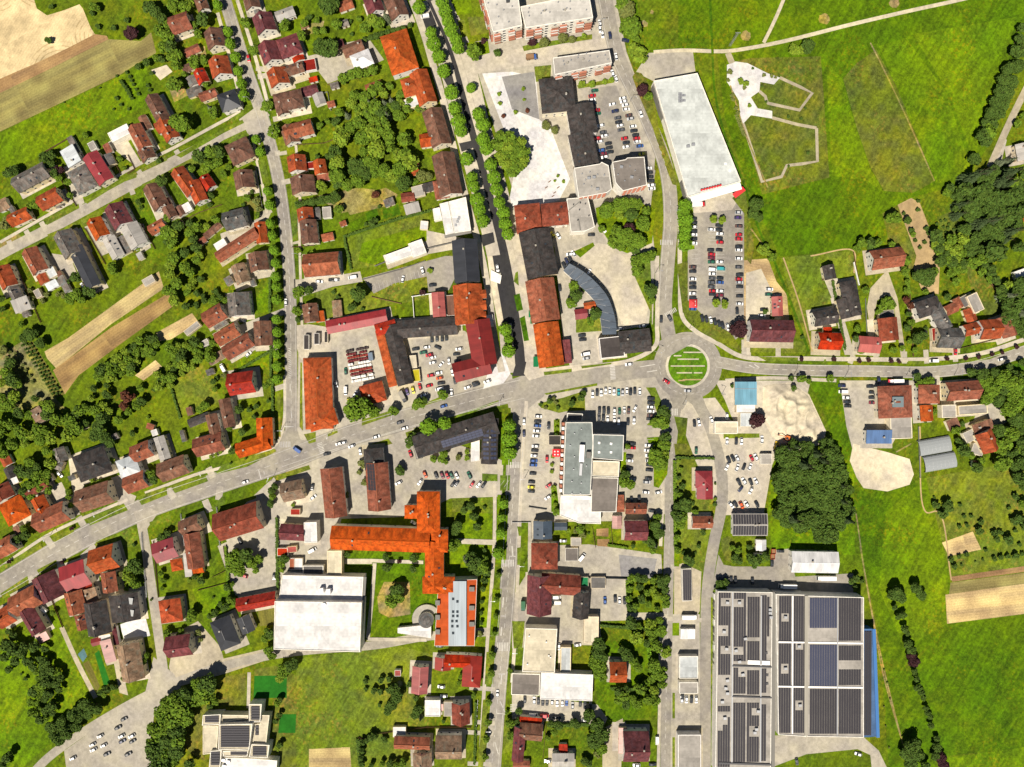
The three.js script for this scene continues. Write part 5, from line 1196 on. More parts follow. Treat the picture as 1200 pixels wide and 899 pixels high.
{ // sports hall
  const g = flatBuilding('sports_hall', 'huge cream white sports hall with a lower stepped wing', 'sports hall', [{ p: '322,704.5 424,706 422,764 321,761', h: 12, wall: 0, roof: 'w' }, { p: '331,674 426,676 424.4,703 327,701.6', h: 8, wall: 0, roof: 'w' }]);
  vents(g, 8, '378,691 386,692', new THREE.BoxGeometry(2.4, 3, 3), M.white, 'roof_plant'); vents(g, 12, '380,708', acGeo, M.metal, 'air_handler');
  bar(g, 'side_canopy', 427, 676, 421, 764, 7.5, .3, 2.4, M.stoneWall);
}
{ // hotel and shops, grey flat roofs
  const rg = mat('hotel_roof', { color: base('#98a2a0').multiplyScalar(1.4), map: texFlat, roughness: .9 });
  const g = flatBuilding('hotel', 'large grey green flat roofed hotel with brick red front', 'hotel', [{ p: '663,495 694,495 695,520 692,580 660,580 661,540', h: 11, wall: 3, roofM: rg }, { p: '694.8,509 731,510 730,540 694.4,537', h: 12, wall: 3, roofM: rg }, { p: '694.2,540 726,541 725,559 693.6,558', h: 8, wall: 0, roof: 'e' }, { p: '693.4,559.5 724.6,560 722,600 692.5,600', h: 6.5, wall: 3, roof: 'g' }, { p: '665,484 683,485 682,494 664,494', h: 5, wall: 3, roof: 'x' }, { p: '657,580.6 688,581 704,584 704,614 678,613 656,604', h: 6, wall: 0, roof: 'w' }]);
  vents(g, 11, '673,508 681,503 673,535 672,550 670,564 681,566 687,546 670,578 680,578 668,522'); vents(g, 12, '702,519 716,520 702,530 716,530', hatchGeo, M.white, 'skylight');
  bar(g, 'roof_plant', 682, 521, 681, 541, 11.1, 2.4, 2.8, M.white); bar(g, 'roof_duct', 681, 543, 680, 557, 11.1, 1.2, 1.5, M.metal); bar(g, 'stair_head', 687, 533, 692, 533, 11.1, 2.2, 3.5, M.stoneWall);
  for (let i = 0; i < 16; i++) { const y = 497 + i * 5.2, [a, b] = local(g, 660.2 - i * .2, y, 7); part(g, 'facade_panel', box(1.4, 7, 1.7), i % 2 ? M.white : M.brick, a, .2, b); }
  facade(g, 692, 580, 660, 580, 11, 3, 6);
  const red = mat('parasol_red', { color: new THREE.Color(.62, .03, .04), roughness: .8 });
  const p = new THREE.Group(); p.position.set(GX(652, 3), 0, GZ(531, 3)); part(p, 'pole', new THREE.CylinderGeometry(.05, .05, 3, 8).translate(0, 1.5, 0), M.metal);
  const cp = part(p, 'canopy', new THREE.ConeGeometry(3.2, .8, 4, 1).rotateY(Math.PI / 4).translate(0, 2.8, 0), red); for (const [x, z] of [[-.9, -.9], [.9, .9], [.9, -.9], [-.9, .9]]) part(cp, 'white_flap', box(.7, .04, .7), M.white, x, 3.02, z);
  top(p, 'parasol'); tag(p, 'red square parasol with white patches before the hotel', 'parasol');
  building('650 516 14 11 0 f n e3', 'entrance_porch', 'dark brown entrance porch before the hotel', 'porch');
}
{ // store with beige roof
  const g = flatBuilding('store', 'beige flat roofed store beside the avenue', 'store', [{ p: '616,736 653,737 650,788 612,787', h: 7, wall: 0, roof: 'e' }]); vents(g, 7, '620,745 640,752 645,770 618,778 643,768');
}
{ // factory with solar roofs
  const rl = roofMat('l', 1, true), h = 8;
  const g = flatBuilding('factory', 'huge factory roofed with long dark solar panel rows', 'factory', [{ p: '841,693 905,694 903,905 838,905', h, wall: 3, roofM: rl }, { p: '909,696 945,697 944.6,863 912,861', h: h + .5, wall: 3, roofM: rl }, { p: '945.6,698 1012,700 1012,864 945.2,863', h: h + .8, wall: 3, roofM: rl }, { p: '1012.6,737 1023,737 1028,863 1012.6,864', h: 6, wallM: mat('blue_cladding', { color: base('#3f7fc4').multiplyScalar(1.2), roughness: .6 }), roof: 'U', par: .2 }]);
  const field = (x0, x1, y0, y1, hh, pitch, m) => { for (let x = x0 + pitch / 2; x < x1 - .3; x += pitch) solarRow(g, x, y0, x - (y1 - y0) * .004, y1, hh + .25, pitch * S - .17, m || M.solar); };
  const cut = (x0, x1, y0, y1, hh, holes) => {    // rows broken where plant stands
    for (let x = x0 + 1.45; x < x1 - .3; x += 2.9) { let y = y0; const hs = holes.filter(q => x > q[0] - .8 && x < q[1] + .8).sort((p, q) => p[2] - q[2]); for (const q of [...hs, [0, 0, y1, y1]]) { if (q[2] - y > 1.5) solarRow(g, x - (y - y0) * .006, y, x - (q[2] - y0) * .006, q[2], hh + .25, 2.9 * S - .17); y = Math.max(y, q[3]); } }
  };
  cut(842, 857.5, 695, 899, h, [[846, 857, 701, 711], [842, 854, 733, 746], [846, 857, 757, 767], [842, 858, 791, 828], [842, 858, 834, 841], [842, 854, 841, 850], [842, 846, 850, 857]]);
  cut(860, 873.5, 695, 893, h, [[862, 871, 702, 712], [860, 870, 758, 768], [860, 874, 775, 783], [867, 874, 780, 794], [860, 874, 813, 824]]);
  cut(876, 891.5, 700, 893, h, [[876, 892, 747, 752], [876, 892, 775, 786], [876, 892, 814, 824], [884, 891, 830, 839], [879, 892, 851, 864]]);
  cut(893, 898.8, 698, 892, h, [[893, 899, 776, 784], [893, 899, 812, 826]]); cut(899, 902, 700, 746, h, []);
  cut(913, 928, 699, 859, h + .5, [[917, 925, 719, 729], [913, 929, 751, 754.5], [917, 925, 778, 790], [913, 929, 803, 806.5]]);
  cut(930, 944, 699, 859, h + .5, [[933, 941, 754, 762], [930, 944, 751, 754.5], [934, 941, 821, 833], [930, 944, 803, 806.5]]);
  field(949, 980, 701, 736, h + .8, 2.9, M.solarBlue); field(949, 980, 756, 804, h + .8, 2.9, M.solarBlue); field(949, 980, 808, 860, h + .8, 2.9);
  field(983, 1009, 701, 751, h + .8, 2.9); field(983, 1009, 757, 774, h + .8, 2.9); field(983, 1009, 785, 803, h + .8, 2.9); field(983, 1009, 808, 860, h + .8, 2.9); field(1013, 1022, 740, 862, 6.2, 2.9);
  for (const y of [752.5, 804.5]) { bar(g, 'roof_rail', 912, y, 1011, y + 1.5, h + .9, .25, .9, M.white); }
  bar(g, 'roof_rail', 929, 698, 928.5, 860, h + .6, .3, .7, M.white); bar(g, 'roof_ridge', 858.5, 694, 857.5, 893, h + .1, .4, .7, M.metal); bar(g, 'roof_ridge', 892, 698, 891, 893, h + .1, .4, .7, M.metal); bar(g, 'roof_ridge', 981.5, 701, 981, 862, h + .9, .3, .6, M.metal);
  bar(g, 'roof_ridge', 944.8, 698, 944.4, 862, h + .9, .6, 2.0, M.concrete); bar(g, 'roof_walk', 907, 694, 905.6, 905, h - 1, .2, 2.2, M.stoneWall);
  vents(g, h, '852,706 866,706 848,740 851,760 862,762 873,748 866,775 852,797 850,806 852,812 846,822 849,841 888,833 886,854 884,858 902,714 902,718 903,723 870,790', acGeo, M.metal, 'air_handler'); vents(g, h, '898,765 898,780 899,791 899,801', hatchGeo, M.darkmetal, 'roof_vent'); vents(g, h + .5, '920,723 920,783 936,757 937,826', acGeo, M.metal, 'air_handler');
  for (const y of [780, 816]) bar(g, 'expansion_joint', 858, y, 904, y + 1.5, h + .1, .5, .8, M.darkmetal);
  bar(g, 'expansion_joint', 842, 894, 904, 896, h + .1, .5, 1, M.darkmetal); bar(g, 'roof_rail', 876, 776, 902, 777, h + .1, .4, 2.4, M.white);
  bar(g, 'blue_edge', 1024, 737, 1028.6, 864, 6, .5, 1.8, mats.blue_cladding);
  for (let i = 0; i < 20; i++) { const [a, b] = local(g, 838.2, 700 + i * 10, 4); part(g, 'loading_door', box(.2, 3.4, 3.2), i % 3 ? M.stoneWall : M.white, a - .3, .1, b); }
}
{ // solar canopies
  const g = building('879 615 41 26 0 g l e4.5 p8', 'storage_shed', 'shed with two dark solar slopes beside the teardrop verge', 'shed');
  const sl = 8 * Math.PI / 180, w = 26 * S * (1 - 4.5 / H) / 2;
  for (const s of [-1, 1]) for (let k = 0; k < 13; k++) { const m = part(g, 'solar_panel_row', box(1.35, .06, w - 1), M.solar, -9.3 + k * 1.52, 4.5 + w / 2 * Math.tan(sl) + .08, s * (w / 2), 0); m.rotateX(s * sl); }
  const c = flatBuilding('solar_canopy', 'small parking canopy covered with dark solar panels', 'canopy', [{ p: '799,667 810,666 811,704 800,705', h: 3.5, wall: 3, roof: 'l', par: .1 }]);
  for (let k = 0; k < 4; k++) solarRow(c, 801.3 + k * 2.5, 668, 802 + k * 2.5, 703.5, 3.65, 1.15);
  const wh = building('955 659 55 25 1 g w e6 p16', 'storage_hall', 'bright white gabled storage hall in the factory yard', 'hall');
}
{ // kindergarten
  const g = flatBuilding('kindergarten', 'kindergarten of stepped cream volumes with solar roofs', 'kindergarten', [{ p: '257,849 296,848 292,879 256,878', h: 8, wall: 0, roof: 'e' }, { p: '238,838 259,837 258,849 237,850', h: 6.4, wall: 0, roof: 'e' }, { p: '260,837.5 291,838 291,842 260,846', h: 5, wall: 1, roof: 'e' }, { p: '292,825 307,825 305,846 292,846', h: 6.6, wall: 0, roof: 'e' }, { p: '306.5,838 316,838 312,871 296.5,871 297,849 305.5,848', h: 5.2, wall: 1, roof: 'e' }, { p: '238,851 256,851 254,882 238,884', h: 5, wall: 1, roof: 'e' }, { p: '295,872 316,873 314,888 292,887', h: 6.6, wall: 0, roof: 'e' }, { p: '247,880 260,879 258,900 245,900', h: 6.5, wall: 0, roof: 'e' }, { p: '261,880 291,880 290,886 275,887 262,886', h: 5.1, wall: 0, roof: 'e' }, { p: '262,888 290,888.5 325,891 324,905 260,905', h: 4.6, wall: 0, roof: 'w' }]);
  const arr = (x0, x1, y0, y1, hh, n) => { for (let k = 0; k < n; k++) { const y = y0 + (k + .5) * (y1 - y0) / n; solarRow(g, x0, y, x1, y, hh + .32, (y1 - y0) / n * S * .9, M.solar, .2); } };
  arr(258.5, 292, 851, 876, 8, 9); arr(240, 256, 839, 847, 6.4, 3); arr(294, 304, 828, 844, 6.6, 5); arr(296, 312, 875, 886, 6.6, 4); arr(247, 257.5, 881, 897, 6.5, 5); arr(270, 290, 880.5, 885, 5.1, 2); arr(299, 303, 850, 862, 5.2, 3);
  vents(g, 4.6, '262,890 268,892 263,897', acGeo, M.metal, 'air_handler');
}
{ // fuel station canopy
  const g = new THREE.Group(); g.position.set(GX(874, 5.5), 0, GZ(461, 5.5));
  part(g, 'canopy_roof', box(12.6, .7, 13.4), mat('canopy_blue', { color: base('#8fd0ea').multiplyScalar(1.1), map: texMetal, roughness: .5 }), 0, 5, 0);
  for (const [x, z] of [[-4.5, -4.5], [4.5, -4.5], [-4.5, 4.5], [4.5, 4.5]]) part(g, 'pillar', box(.5, 5, .5), M.white, x, 0, z);
  for (const z of [-3, 3]) { const p = part(g, 'fuel_pump', box(1.0, 1.8, .6), M.metal, 0, .05, z); }
  part(g, 'canopy_seam', box(12.8, .1, .25), M.metal, 0, 5.72, -2.6);
  top(g, 'fuel_canopy'); tag(g, 'light blue fuel station canopy on white pillars', 'canopy');
  building('874 479 22 9 0 f w e3.6', 'fuel_kiosk', 'white flat kiosk under the blue canopy edge', 'kiosk');
}
{ // greenhouses
  const gm = new THREE.MeshPhysicalMaterial({ color: base('#c9cfd0').multiplyScalar(1.1), roughness: .35, transmission: .25, thickness: 0 }); gm.name = 'greenhouse_film';
  for (const [x, y, c] of [[1097, 523, 'dull grey'], [1103, 542, 'glossy bluish']]) {
    const g = new THREE.Group(), l = 37 * S, w = 18 * S; g.position.set(GX(x, 3), 0, GZ(y, 3)); g.rotation.y = 10 * Math.PI / 180;
    for (let i = 0; i < 7; i++) { const a = i / 7 * Math.PI, b = (i + 1) / 7 * Math.PI, q = t => [w / 2 * Math.cos(t), 1.2 + 1.6 * Math.sin(t)], A = q(a), B = q(b); part(g, 'film_strip', slab([[-l / 2, A[1], A[0]], [l / 2, A[1], A[0]], [l / 2, B[1], B[0]], [-l / 2, B[1], B[0]]], .03), gm); }
    for (let i = 0; i < 9; i++) part(g, 'hoop', new THREE.TorusGeometry(1, .03, 5, 14, Math.PI).scale(w / 2, 1.6, 1).rotateY(Math.PI / 2), M.metal, -l / 2 + i * l / 8, 1.26, 0);
    for (const s of [-1, 1]) part(g, 'side_wall', box(l, 1.25, .06), gm, 0, 0, s * w / 2);
    top(g, 'greenhouse'); tag(g, c + ' film greenhouse on the orchard slope', 'greenhouse');
  }
}
// ---------- trees ----------
function leafGeo(n, lumps, size, squash, jit) {   // unit crown, radius about 1, centre at the origin
  const C = lumps === 1 ? [[0, 0, 0, .95]] : [];
  for (let i = 0; i < (lumps === 1 ? 0 : lumps); i++) { const a = i * 2.399 + rr(-.4, .4), e = lumps === 1 ? 0 : rr(-.25, .8), r = lumps === 1 ? 0 : rr(.38, .62) * Math.cos(e * 1.1); C.push([Math.cos(a) * r, Math.sin(e) * .55 * squash, Math.sin(a) * r, rr(.34, .5)]); }
  if (lumps > 1) C.push([0, .15 * squash, 0, .62]);
  const pos = [], col = [];
  for (let i = 0; i < n; i++) {
    const c = C[Math.floor(Math.pow(rnd(), .9) * C.length)], z = rr(-.75, 1), a = rr(0, 6.283), s = Math.sqrt(1 - z * z), R = c[3] * rr(.72, 1.06);
    const N = new THREE.Vector3(s * Math.cos(a), z, s * Math.sin(a)), p = new THREE.Vector3(c[0] + N.x * R, c[1] + N.y * R * squash, c[2] + N.z * R);
    const nn = N.clone().add(new THREE.Vector3(rr(-jit, jit), rr(-jit, jit) + .35, rr(-jit, jit))).normalize();
    const t = new THREE.Vector3(rr(-1, 1), rr(-1, 1), rr(-1, 1)).cross(nn).normalize(), b = t.clone().cross(nn), w = size * rr(.6, 1.3), h = size * rr(.6, 1.3);
    const q = [[-.5, -.5, 0], [.5, -.35, 0], [.62, .4, 0], [0, .62, 0], [-.6, .25, 0]].map(v => p.clone().addScaledVector(t, v[0] * w).addScaledVector(b, v[1] * h).addScaledVector(nn, -size * .25 * (Math.abs(v[0]) + Math.abs(v[1]) - .5)));
    const k = rr(.72, 1.28), y = rr(-.1, .1), cc = [k * (1 + y), k, k * (1 - y)];
    for (const [i0, i1, i2] of [[0, 1, 2], [0, 2, 3], [0, 3, 4]]) for (const v of [q[i0], q[i2], q[i1]]) { pos.push(v.x, v.y, v.z); col.push(...cc); }
  }
  const g = new THREE.BufferGeometry(); g.setAttribute('position', new THREE.Float32BufferAttribute(pos, 3)); g.setAttribute('color', new THREE.Float32BufferAttribute(col, 3));
  g.computeVertexNormals(); return g;
}
function coniferGeo(n) {
  const pos = [], col = [];
  for (let i = 0; i < n; i++) {
    const y = Math.pow(rnd(), 1.3), r0 = (1 - y) * rr(.55, 1.05), a = Math.floor(rr(0, 13)) / 13 * 6.283 + y * 9 + rr(-.15, .15), d = new THREE.Vector3(Math.cos(a), -.35, Math.sin(a)), s = new THREE.Vector3(-Math.sin(a), 0, Math.cos(a)), o = new THREE.Vector3(0, y * 2.2 - .9, 0), l = .3 * (1.2 - y * .6);
    const A = o.clone().addScaledVector(d, Math.max(0, r0 - l)), B = o.clone().addScaledVector(d, r0), w = rr(.06, .12);
    const q = [A.clone().addScaledVector(s, w), A.clone().addScaledVector(s, -w), B, A.clone().add(new THREE.Vector3(0, .1, 0))], k = rr(.7, 1.3);
    for (const v of [q[0], q[2], q[3], q[3], q[2], q[1]]) { pos.push(v.x, v.y, v.z); col.push(k, k, k); }
  }
  const g = new THREE.BufferGeometry(); g.setAttribute('position', new THREE.Float32BufferAttribute(pos, 3)); g.setAttribute('color', new THREE.Float32BufferAttribute(col, 3)); g.computeVertexNormals(); return g;
}
const leafMat = (k, r, g, b) => { const m = new THREE.MeshPhysicalMaterial({ color: new THREE.Color(r, g, b), vertexColors: true, roughness: .9, specularIntensity: .35, side: THREE.DoubleSide }); m.name = 'leaf_' + k; return m; };
const LEAF = { lime: leafMat('lime', 0.109, 0.209, .010), green: leafMat('green', 0.099, 0.167, .012), dark: leafMat('dark', 0.057, 0.101, .014), bright: leafMat('bright', 0.144, 0.213, .016), purple: leafMat('purple', 0.046, 0.018, .020), olive: leafMat('olive', 0.127, 0.147, .036), pine: leafMat('pine', 0.048, 0.076, .026), red: leafMat('red', 0.103, 0.037, .02), silver: leafMat('silver', 0.127, 0.155, .085) };
const CROWN = { small: [0, 1, 2].map(() => leafGeo(170, 4, .34, .9, .8)), round: [0, 1, 2].map(() => leafGeo(420, 6, .24, .95, .8)), big: [0, 1, 2].map(() => leafGeo(1500, 11, .15, .85, .9)), cone: [0, 1].map(() => coniferGeo(620)), ball: [0, 1, 2].map(() => leafGeo(520, 1, .21, .95, .7)) };
function trunkGeo() {
  const p = [new THREE.CylinderGeometry(.045, .085, 1, 7, 1).translate(0, .5, 0)];
  for (let i = 0; i < 4; i++) p.push(new THREE.CylinderGeometry(.015, .04, .7, 5).translate(0, .35, 0).rotateZ(.6).rotateY(i * 1.7).translate(0, .8, 0));
  return mergeGeometries(p);
}
const TRUNK = trunkGeo();
const KIND = { // code: leaf, crown set, height per radius, name, words
  l: ['lime', 'ball', 2.3, 'lime_tree', 'round clipped lime tree'], g: ['green', 'round', 2.1, 'broadleaf_tree', 'mid green broadleaf tree'], b: ['bright', 'round', 2.0, 'garden_tree', 'bright green garden tree'], d: ['dark', 'round', 2.2, 'dark_tree', 'dark green dense tree'], p: ['purple', 'round', 2.1, 'purple_tree', 'blackish purple leaved tree'],
  B: ['green', 'big', 1.9, 'tall_tree', 'tall wide crowned tree'], D: ['dark', 'big', 2.0, 'dark_tall_tree', 'tall dark wide crowned tree'], P: ['purple', 'big', 1.8, 'purple_beech', 'big blackish purple tree'], n: ['pine', 'cone', 3.0, 'conifer', 'dark green conifer'], N: ['silver', 'cone', 2.6, 'blue_spruce', 'silvery blue spruce'], o: ['olive', 'big', 1.8, 'olive_tree', 'olive green wide crowned tree'], s: ['dark', 'small', 1.7, 'shrub', 'dark rounded shrub'], S: ['bright', 'small', 1.6, 'bush', 'bright green bush'], v: ['purple', 'small', 1.9, 'purple_shrub', 'small purple round shrub'], R: ['red', 'round', 1.8, 'copper_tree', 'copper red leaved tree'], y: ['olive', 'small', 1.6, 'fruit_bush', 'olive green fruit bush'] };
const treeCount = {}; const overflow = [];
function tree(x, y, r, code, place) {
  const [leaf, set, hk, name, words] = KIND[code], R = r * S, h = Math.max(1.2, R * hk), isS = set === 'small', cone = set === 'cone';
  const nm = name === 'broadleaf_tree' && r < 6 ? 'small_leafy_tree' : name, wd = name === 'broadleaf_tree' && r < 6 ? 'small ' + words : words;
  const g = new THREE.Group(), cy = cone ? h * .42 : isS ? h * .5 : h - R * .85, X = GX(x, cy), Z = GZ(y, cy);
  g.position.set(X, groundY(X, Z), Z);
  const c = part(g, 'crown', pick(CROWN[set]), LEAF[leaf], 0, cy, 0, rr(0, 6.28)); c.scale.set(R * rr(.94, 1.06), cone ? h / 2.25 : isS ? h * .52 : R * rr(.85, 1.05), R * rr(.94, 1.06));
  const t = part(g, 'trunk', TRUNK, M.bark, 0, -.05, 0, rr(0, 6.28)); const th = cone ? h * .8 : cy + R * .1; t.scale.set(Math.max(.6, R * .75), th, Math.max(.6, R * .75));
  top(g, nm); tag(g, `${wd} ${place}`, code === 's' || code === 'S' || code === 'v' || code === 'y' ? 'shrub' : 'tree', `${wd}s ${place}`);
}
function trees(place, txt) { for (const t of txt.trim().split(/\s+/)) { const m = t.match(/^([\d.-]+),([\d.-]+),([\d.]+)(\w)$/); tree(+m[1], +m[2], +m[3], m[4], place); } }
function line(place, x0, y0, x1, y1, n, r, code) { for (let i = 0; i < n; i++) { const t = n > 1 ? i / (n - 1) : .5; tree(x0 + (x1 - x0) * t + rr(-.6, .6), y0 + (y1 - y0) * t + rr(-.6, .6), r * rr(.85, 1.15), code, place); } }
function wood(place, poly, codes, r0, r1, gap = 1.25, max = 60) {
  const q = P(poly), xs = q.map(p => p[0]), ys = q.map(p => p[1]), got = [];
  for (let k = 0; k < 1500 && got.length < max; k++) { const x = rr(Math.min(...xs), Math.max(...xs)), y = rr(Math.min(...ys), Math.max(...ys)), r = rr(r0, r1); if (inside([x, y], q) && got.every(o => Math.hypot(o[0] - x, o[1] - y) > (o[2] + r) * gap * .5)) got.push([x, y, r]); }
  for (const [x, y, r] of got) tree(x, y, r, codes[Math.floor(rnd() * codes.length)], place);
}
trees('in the row left of the tree lined street', '255,6,6l 267,37,6l 270,51,6.5l 276,67,6.5l 279,83,6l 283,98,6l 286,112,6.5l 300,163,5.5l 305,178,6l 314,224,6l 316,240,6.5l 317,262,6l 319,276,6l 321,293,6l 323,308,6l 323,324,6l 324,336,6l 324,351,6l 324,374,6l 325,389,6l 325,403,6l 325,415,6l 325,429,6l 325,444,6l');
trees('in the boulevard row before the shops', '491,9,7.5l 505,38,7l 508,51,8.5l 514,66,8l 520,83,8l 529,108,8.5l 533,127,8.5l 537,142,9l 540,153,8l 547,186,8.5l 553,208,7l 555,218,7.5l 559,234,8.5l 562,246,8l 566,259,8l');
trees('in the boulevard row beside the square', '518,2,8l 522,13,8l 525,24,8l 529,35,8.5l 534,46,8l 537,55,8l 552,103,6l 561,134,8l 566,146,8.5l 566,163,8l 570,174,8l 575,193,8l 579,208,8l 582,222,8l 585,237,7.5l 590,249,8l 592,262,8l 595,274,7.5l');
trees('at the foot of the boulevard', '592,386,8l 596,411,8l 596,398,6l');
trees('in the avenue row beside the solar roofed building', '597,499,8l 597,514,9.5l 597,530,9l 590,590,6.5l');
trees('in the avenue row before the school', '588,606,6l 587,624,6l 584,648,7l 584,674,4g 582,703,4g 581,722,4g 579,742,4g 577,768,5g 576,789,5g 573,823,4.5g 572,846,5g 570,866,5g 569,887,4.5g 598,786,4g 598,848,6g 599,862,6g 594,835,3g');
trees('in the front gardens right of the tree lined street', '288,27,7g 298,59,7g 314,124,8g 321,154,9g 350,342,8g 362,340,6d 348,364,6.5g 349,375,4d 308,128,3S 323,148,4S');
trees('in the hedge belt behind the crop field houses', '175,8,8d 183,15,8d 190,22,7d 186,36,8g 195,42,9g 192,55,8g 197,30,7g 200,55,8d 205,65,9g 207,77,7g 216,87,4g 228,72,8g 238,70,6g 232,40,6g 237,23,9d 203,6,8g 216,8,8g 222,5,7b 172,73,5d 162,78,4d 183,68,5g 190,70,5d 178,86,3s 173,100,3s 176,106,3s 205,100,10g 226,30,6g 241,98,5g 206,143,10g 215,146,13B 250,131,7g 247,127,7N 222,141,6g');
trees('on the meadow beside the tan field', '110,8,6g 108,15,4s 148,24,4s 133,33,4s 115,31,4s 155,39,10P 57,47,5s 60,8,4s 137,89,2s 143,96,3s 137,115,3s 142,123,2.5s 133,128,2s 75,120,1.5s 117,103,1.5s 151,128,2.5s');
line('in the short orchard row of the bright meadow', 142, 95, 155, 116, 7, 3, 's'); line('in the second short orchard row', 149, 85, 162, 110, 6, 2.4, 's');
trees('in the cottage gardens by the diagonal street', '12,202,7d 18,199,6d 8,204,5d 52,184,7d 60,182,6d 59,193,6d 64,203,6d 70,199,6v 69,209,5g 80,213,5g 100,158,4g 82,229,4g 43,239,7g 35,243,5g 5,265,8y 10,258,7y 140,186,4g 146,197,3g 165,172,4g 172,178,3s 186,189,4s 190,212,8d 162,237,4d 196,255,6g 196,272,9g 160,290,5S 165,243,3s 197,284,6d');
trees('in the leafy corner garden of the diagonal street', '233,183,9d 248,178,9g 256,178,8d 245,193,7g 255,191,7g 240,200,5b 262,203,5g 268,196,4g 272,186,5g 225,198,5g 240,233,5g 246,229,5d 245,240,4s');
wood('in the thick hedgerow behind the orange farmhouse', '200,265 240,255 262,248 262,262 236,290 228,330 246,320 250,335 200,355 190,330', 'ggdgb', 4.5, 8, 1.25, 26);
wood('in the hedge below the thick hedgerow', '205,352 235,340 270,340 270,352 235,360 205,362', 'gds', 3, 6, 1.1, 14);
trees('in the gardens below the lime row', '290,232,5g 300,236,6y 303,245,5y 295,225,3s 285,240,3s 302,252,4g');
line('in the dark hedge of the brown cottage', 350, 240, 395, 232, 9, 5, 'd'); trees('in the cottage gardens across from the limes', '372,184,4s 384,183,4d 392,195,7g 398,205,8g 396,215,7d 393,229,6d 397,245,6g 366,298,5S 360,300,4S 350,294,4S 358,262,2s');
wood('in the dense dark grove', '385,170 405,155 425,135 450,115 470,125 480,140 482,165 484,190 478,215 465,222 450,215 430,212 405,222 388,228 370,225 374,205 392,190', 'BDgbgB', 7, 12, 1.12, 34);
wood('in the overgrown garden above the grove', '404,118 420,105 450,100 470,92 472,120 450,140 425,140 405,138', 'gbgN', 5, 8, 1.1, 24);
trees('in the gardens by the white hip roof', '402,92,7g 412,88,7g 420,84,8g 436,82,7g 428,85,6g 427,33,7g 436,24,8b 444,27,8g 452,20,8N 430,30,6g 421,22,4g 412,40,3s 411,25,3s 477,128,6g 480,118,5g 357,27,5g 360,23,4s 370,36,5g 379,36,5g 386,57,12D 353,42,7g 376,55,11D 394,28,7g 383,6,12D 371,24,4g 333,32,7g 335,28,6g 398,132,6g 394,142,6d 384,142,4g 375,147,5g 390,5,9d 363,20,4s');
line('in the long dark hedge above the orange hip roof', 428, 46, 480, 30, 9, 4, 'd');
trees('in the kitchen gardens of the brown boulevard house', '494,206,7o 502,206,6o 487,213,5g 440,258,4d 436,262,5d 429,263,3s 445,242,3s 440,228,5R 495,129,4y 490,127,5g 482,186,4g');
trees('on the lawn beside the grey parking strip', '420,345,10d 413,360,6d 495,343,5v 504,317,4S 425,362,3s 400,372,3d 391,342,3s 396,348,3s');
wood('in the clump behind the white square', '582,158 600,152 612,165 614,185 606,204 595,200 584,180', 'ggb', 7, 10, 1.0, 14);
trees('in the clump beside the square', '603,195,7g 650,153,6o 640,147,6o');
trees('in the planters of the square', '585,110,3S 586,121,3S 590,136,3R 613,104,3S 614,117,2.5S 604,132,3S 618,130,3R 654,206,2.5S 650,212,2S 660,213,2.5S');
trees('before the apartment blocks', '623,50,6v 637,50,7o 659,45,7o 670,46,5o 684,42,4S 588,22,5g 555,61,10g 567,48,4v 583,62,5d 682,98,5S 694,98,5S 708,96,4S 717,94,4S');
trees('by the street above the supermarket', '728,5,9g 735,12,11o 738,32,14B 748,65,11b 743,58,9b 753,106,8P 760,113,6g 745,45,5g');
trees('in the small park', '711,246,11B 724,241,9B 735,240,10B 745,240,9B 740,252,9d 754,262,10B 738,268,8P 722,271,8g 733,278,11B 748,283,10B 705,268,5g 718,284,8g 728,290,7B 742,288,8B 726,252,7b 757,248,6g 745,293,6d 765,297,5d');
trees('by the worn gravel car park', '746,305,8g 755,303,8g 762,300,7g 747,317,8g 763,341,9d 759,338,6d 764,352,5g 672,335,7g 676,347,8d 669,355,7g 698,368,8d 692,376,6g 671,343,5d 684,339,4s');
trees('in the tree strip left of supermarket car park', '803,241,8l 801,249,8l 803,258,9l 803,268,8l 802,277,8l 803,287,8l');
trees('on the islands of the supermarket car park', '836,257,5.5b 846,258,5.5b 839,355,5.5b 849,357,5.5b');
trees('beside the supermarket ditch', '886,240,9D 882,250,7d 889,255,6d 893,293,7b 897,290,5g 900,297,5b 905,302,6g');
trees('by the maroon hall', '866,386,11P 897,365,4s 905,372,3s 940,395,3s');
trees('beside the pale farm lane', '929,58,7b 936,60,6b 947,54,9D 942,58,6b');
trees('in the white play park', '855,84,4y 853,94,3y 868,95,4b 874,98,4b 872,103,3y 858,112,3y 859,117,3y 862,127,3y 865,132,3y 878,124,3S 895,88,3y 904,89,3y 909,91,2y 882,80,2s 893,101,2s 924,137,2.5s 939,139,2.5s 944,127,2s 947,179,2.5s 898,119,2s 924,195,2s');
trees('in the dark tree line of the meadow edge', '1197,33,6d 1195,46,7d 1196,60,9d 1189,60,7d 1182,80,9D 1192,78,9D 1176,94,8D 1186,96,8D 1172,108,9D 1182,108,8D 1166,120,8D 1176,122,8D 1160,132,8D 1170,134,8D 1155,145,7D 1164,146,7d 1152,158,9D 1160,155,9g 1156,166,7d 1142,187,8D 1200,135,5g 1192,145,5g');
wood('in the dark wood beside the pale lane', '1135,205 1160,195 1185,200 1200,215 1210,240 1195,260 1180,290 1160,300 1138,290 1125,265 1120,240 1128,220', 'DDDdn', 8, 14, 1.0, 44);
trees('in the shrubs beside the dark wood', '1114,220,6d 1118,230,5d 1110,225,6g 1120,245,5d 1124,222,5g 1190,215,8g 1200,205,6d 1196,290,8d 1188,265,6d 1174,190,7N 1185,188,7N');
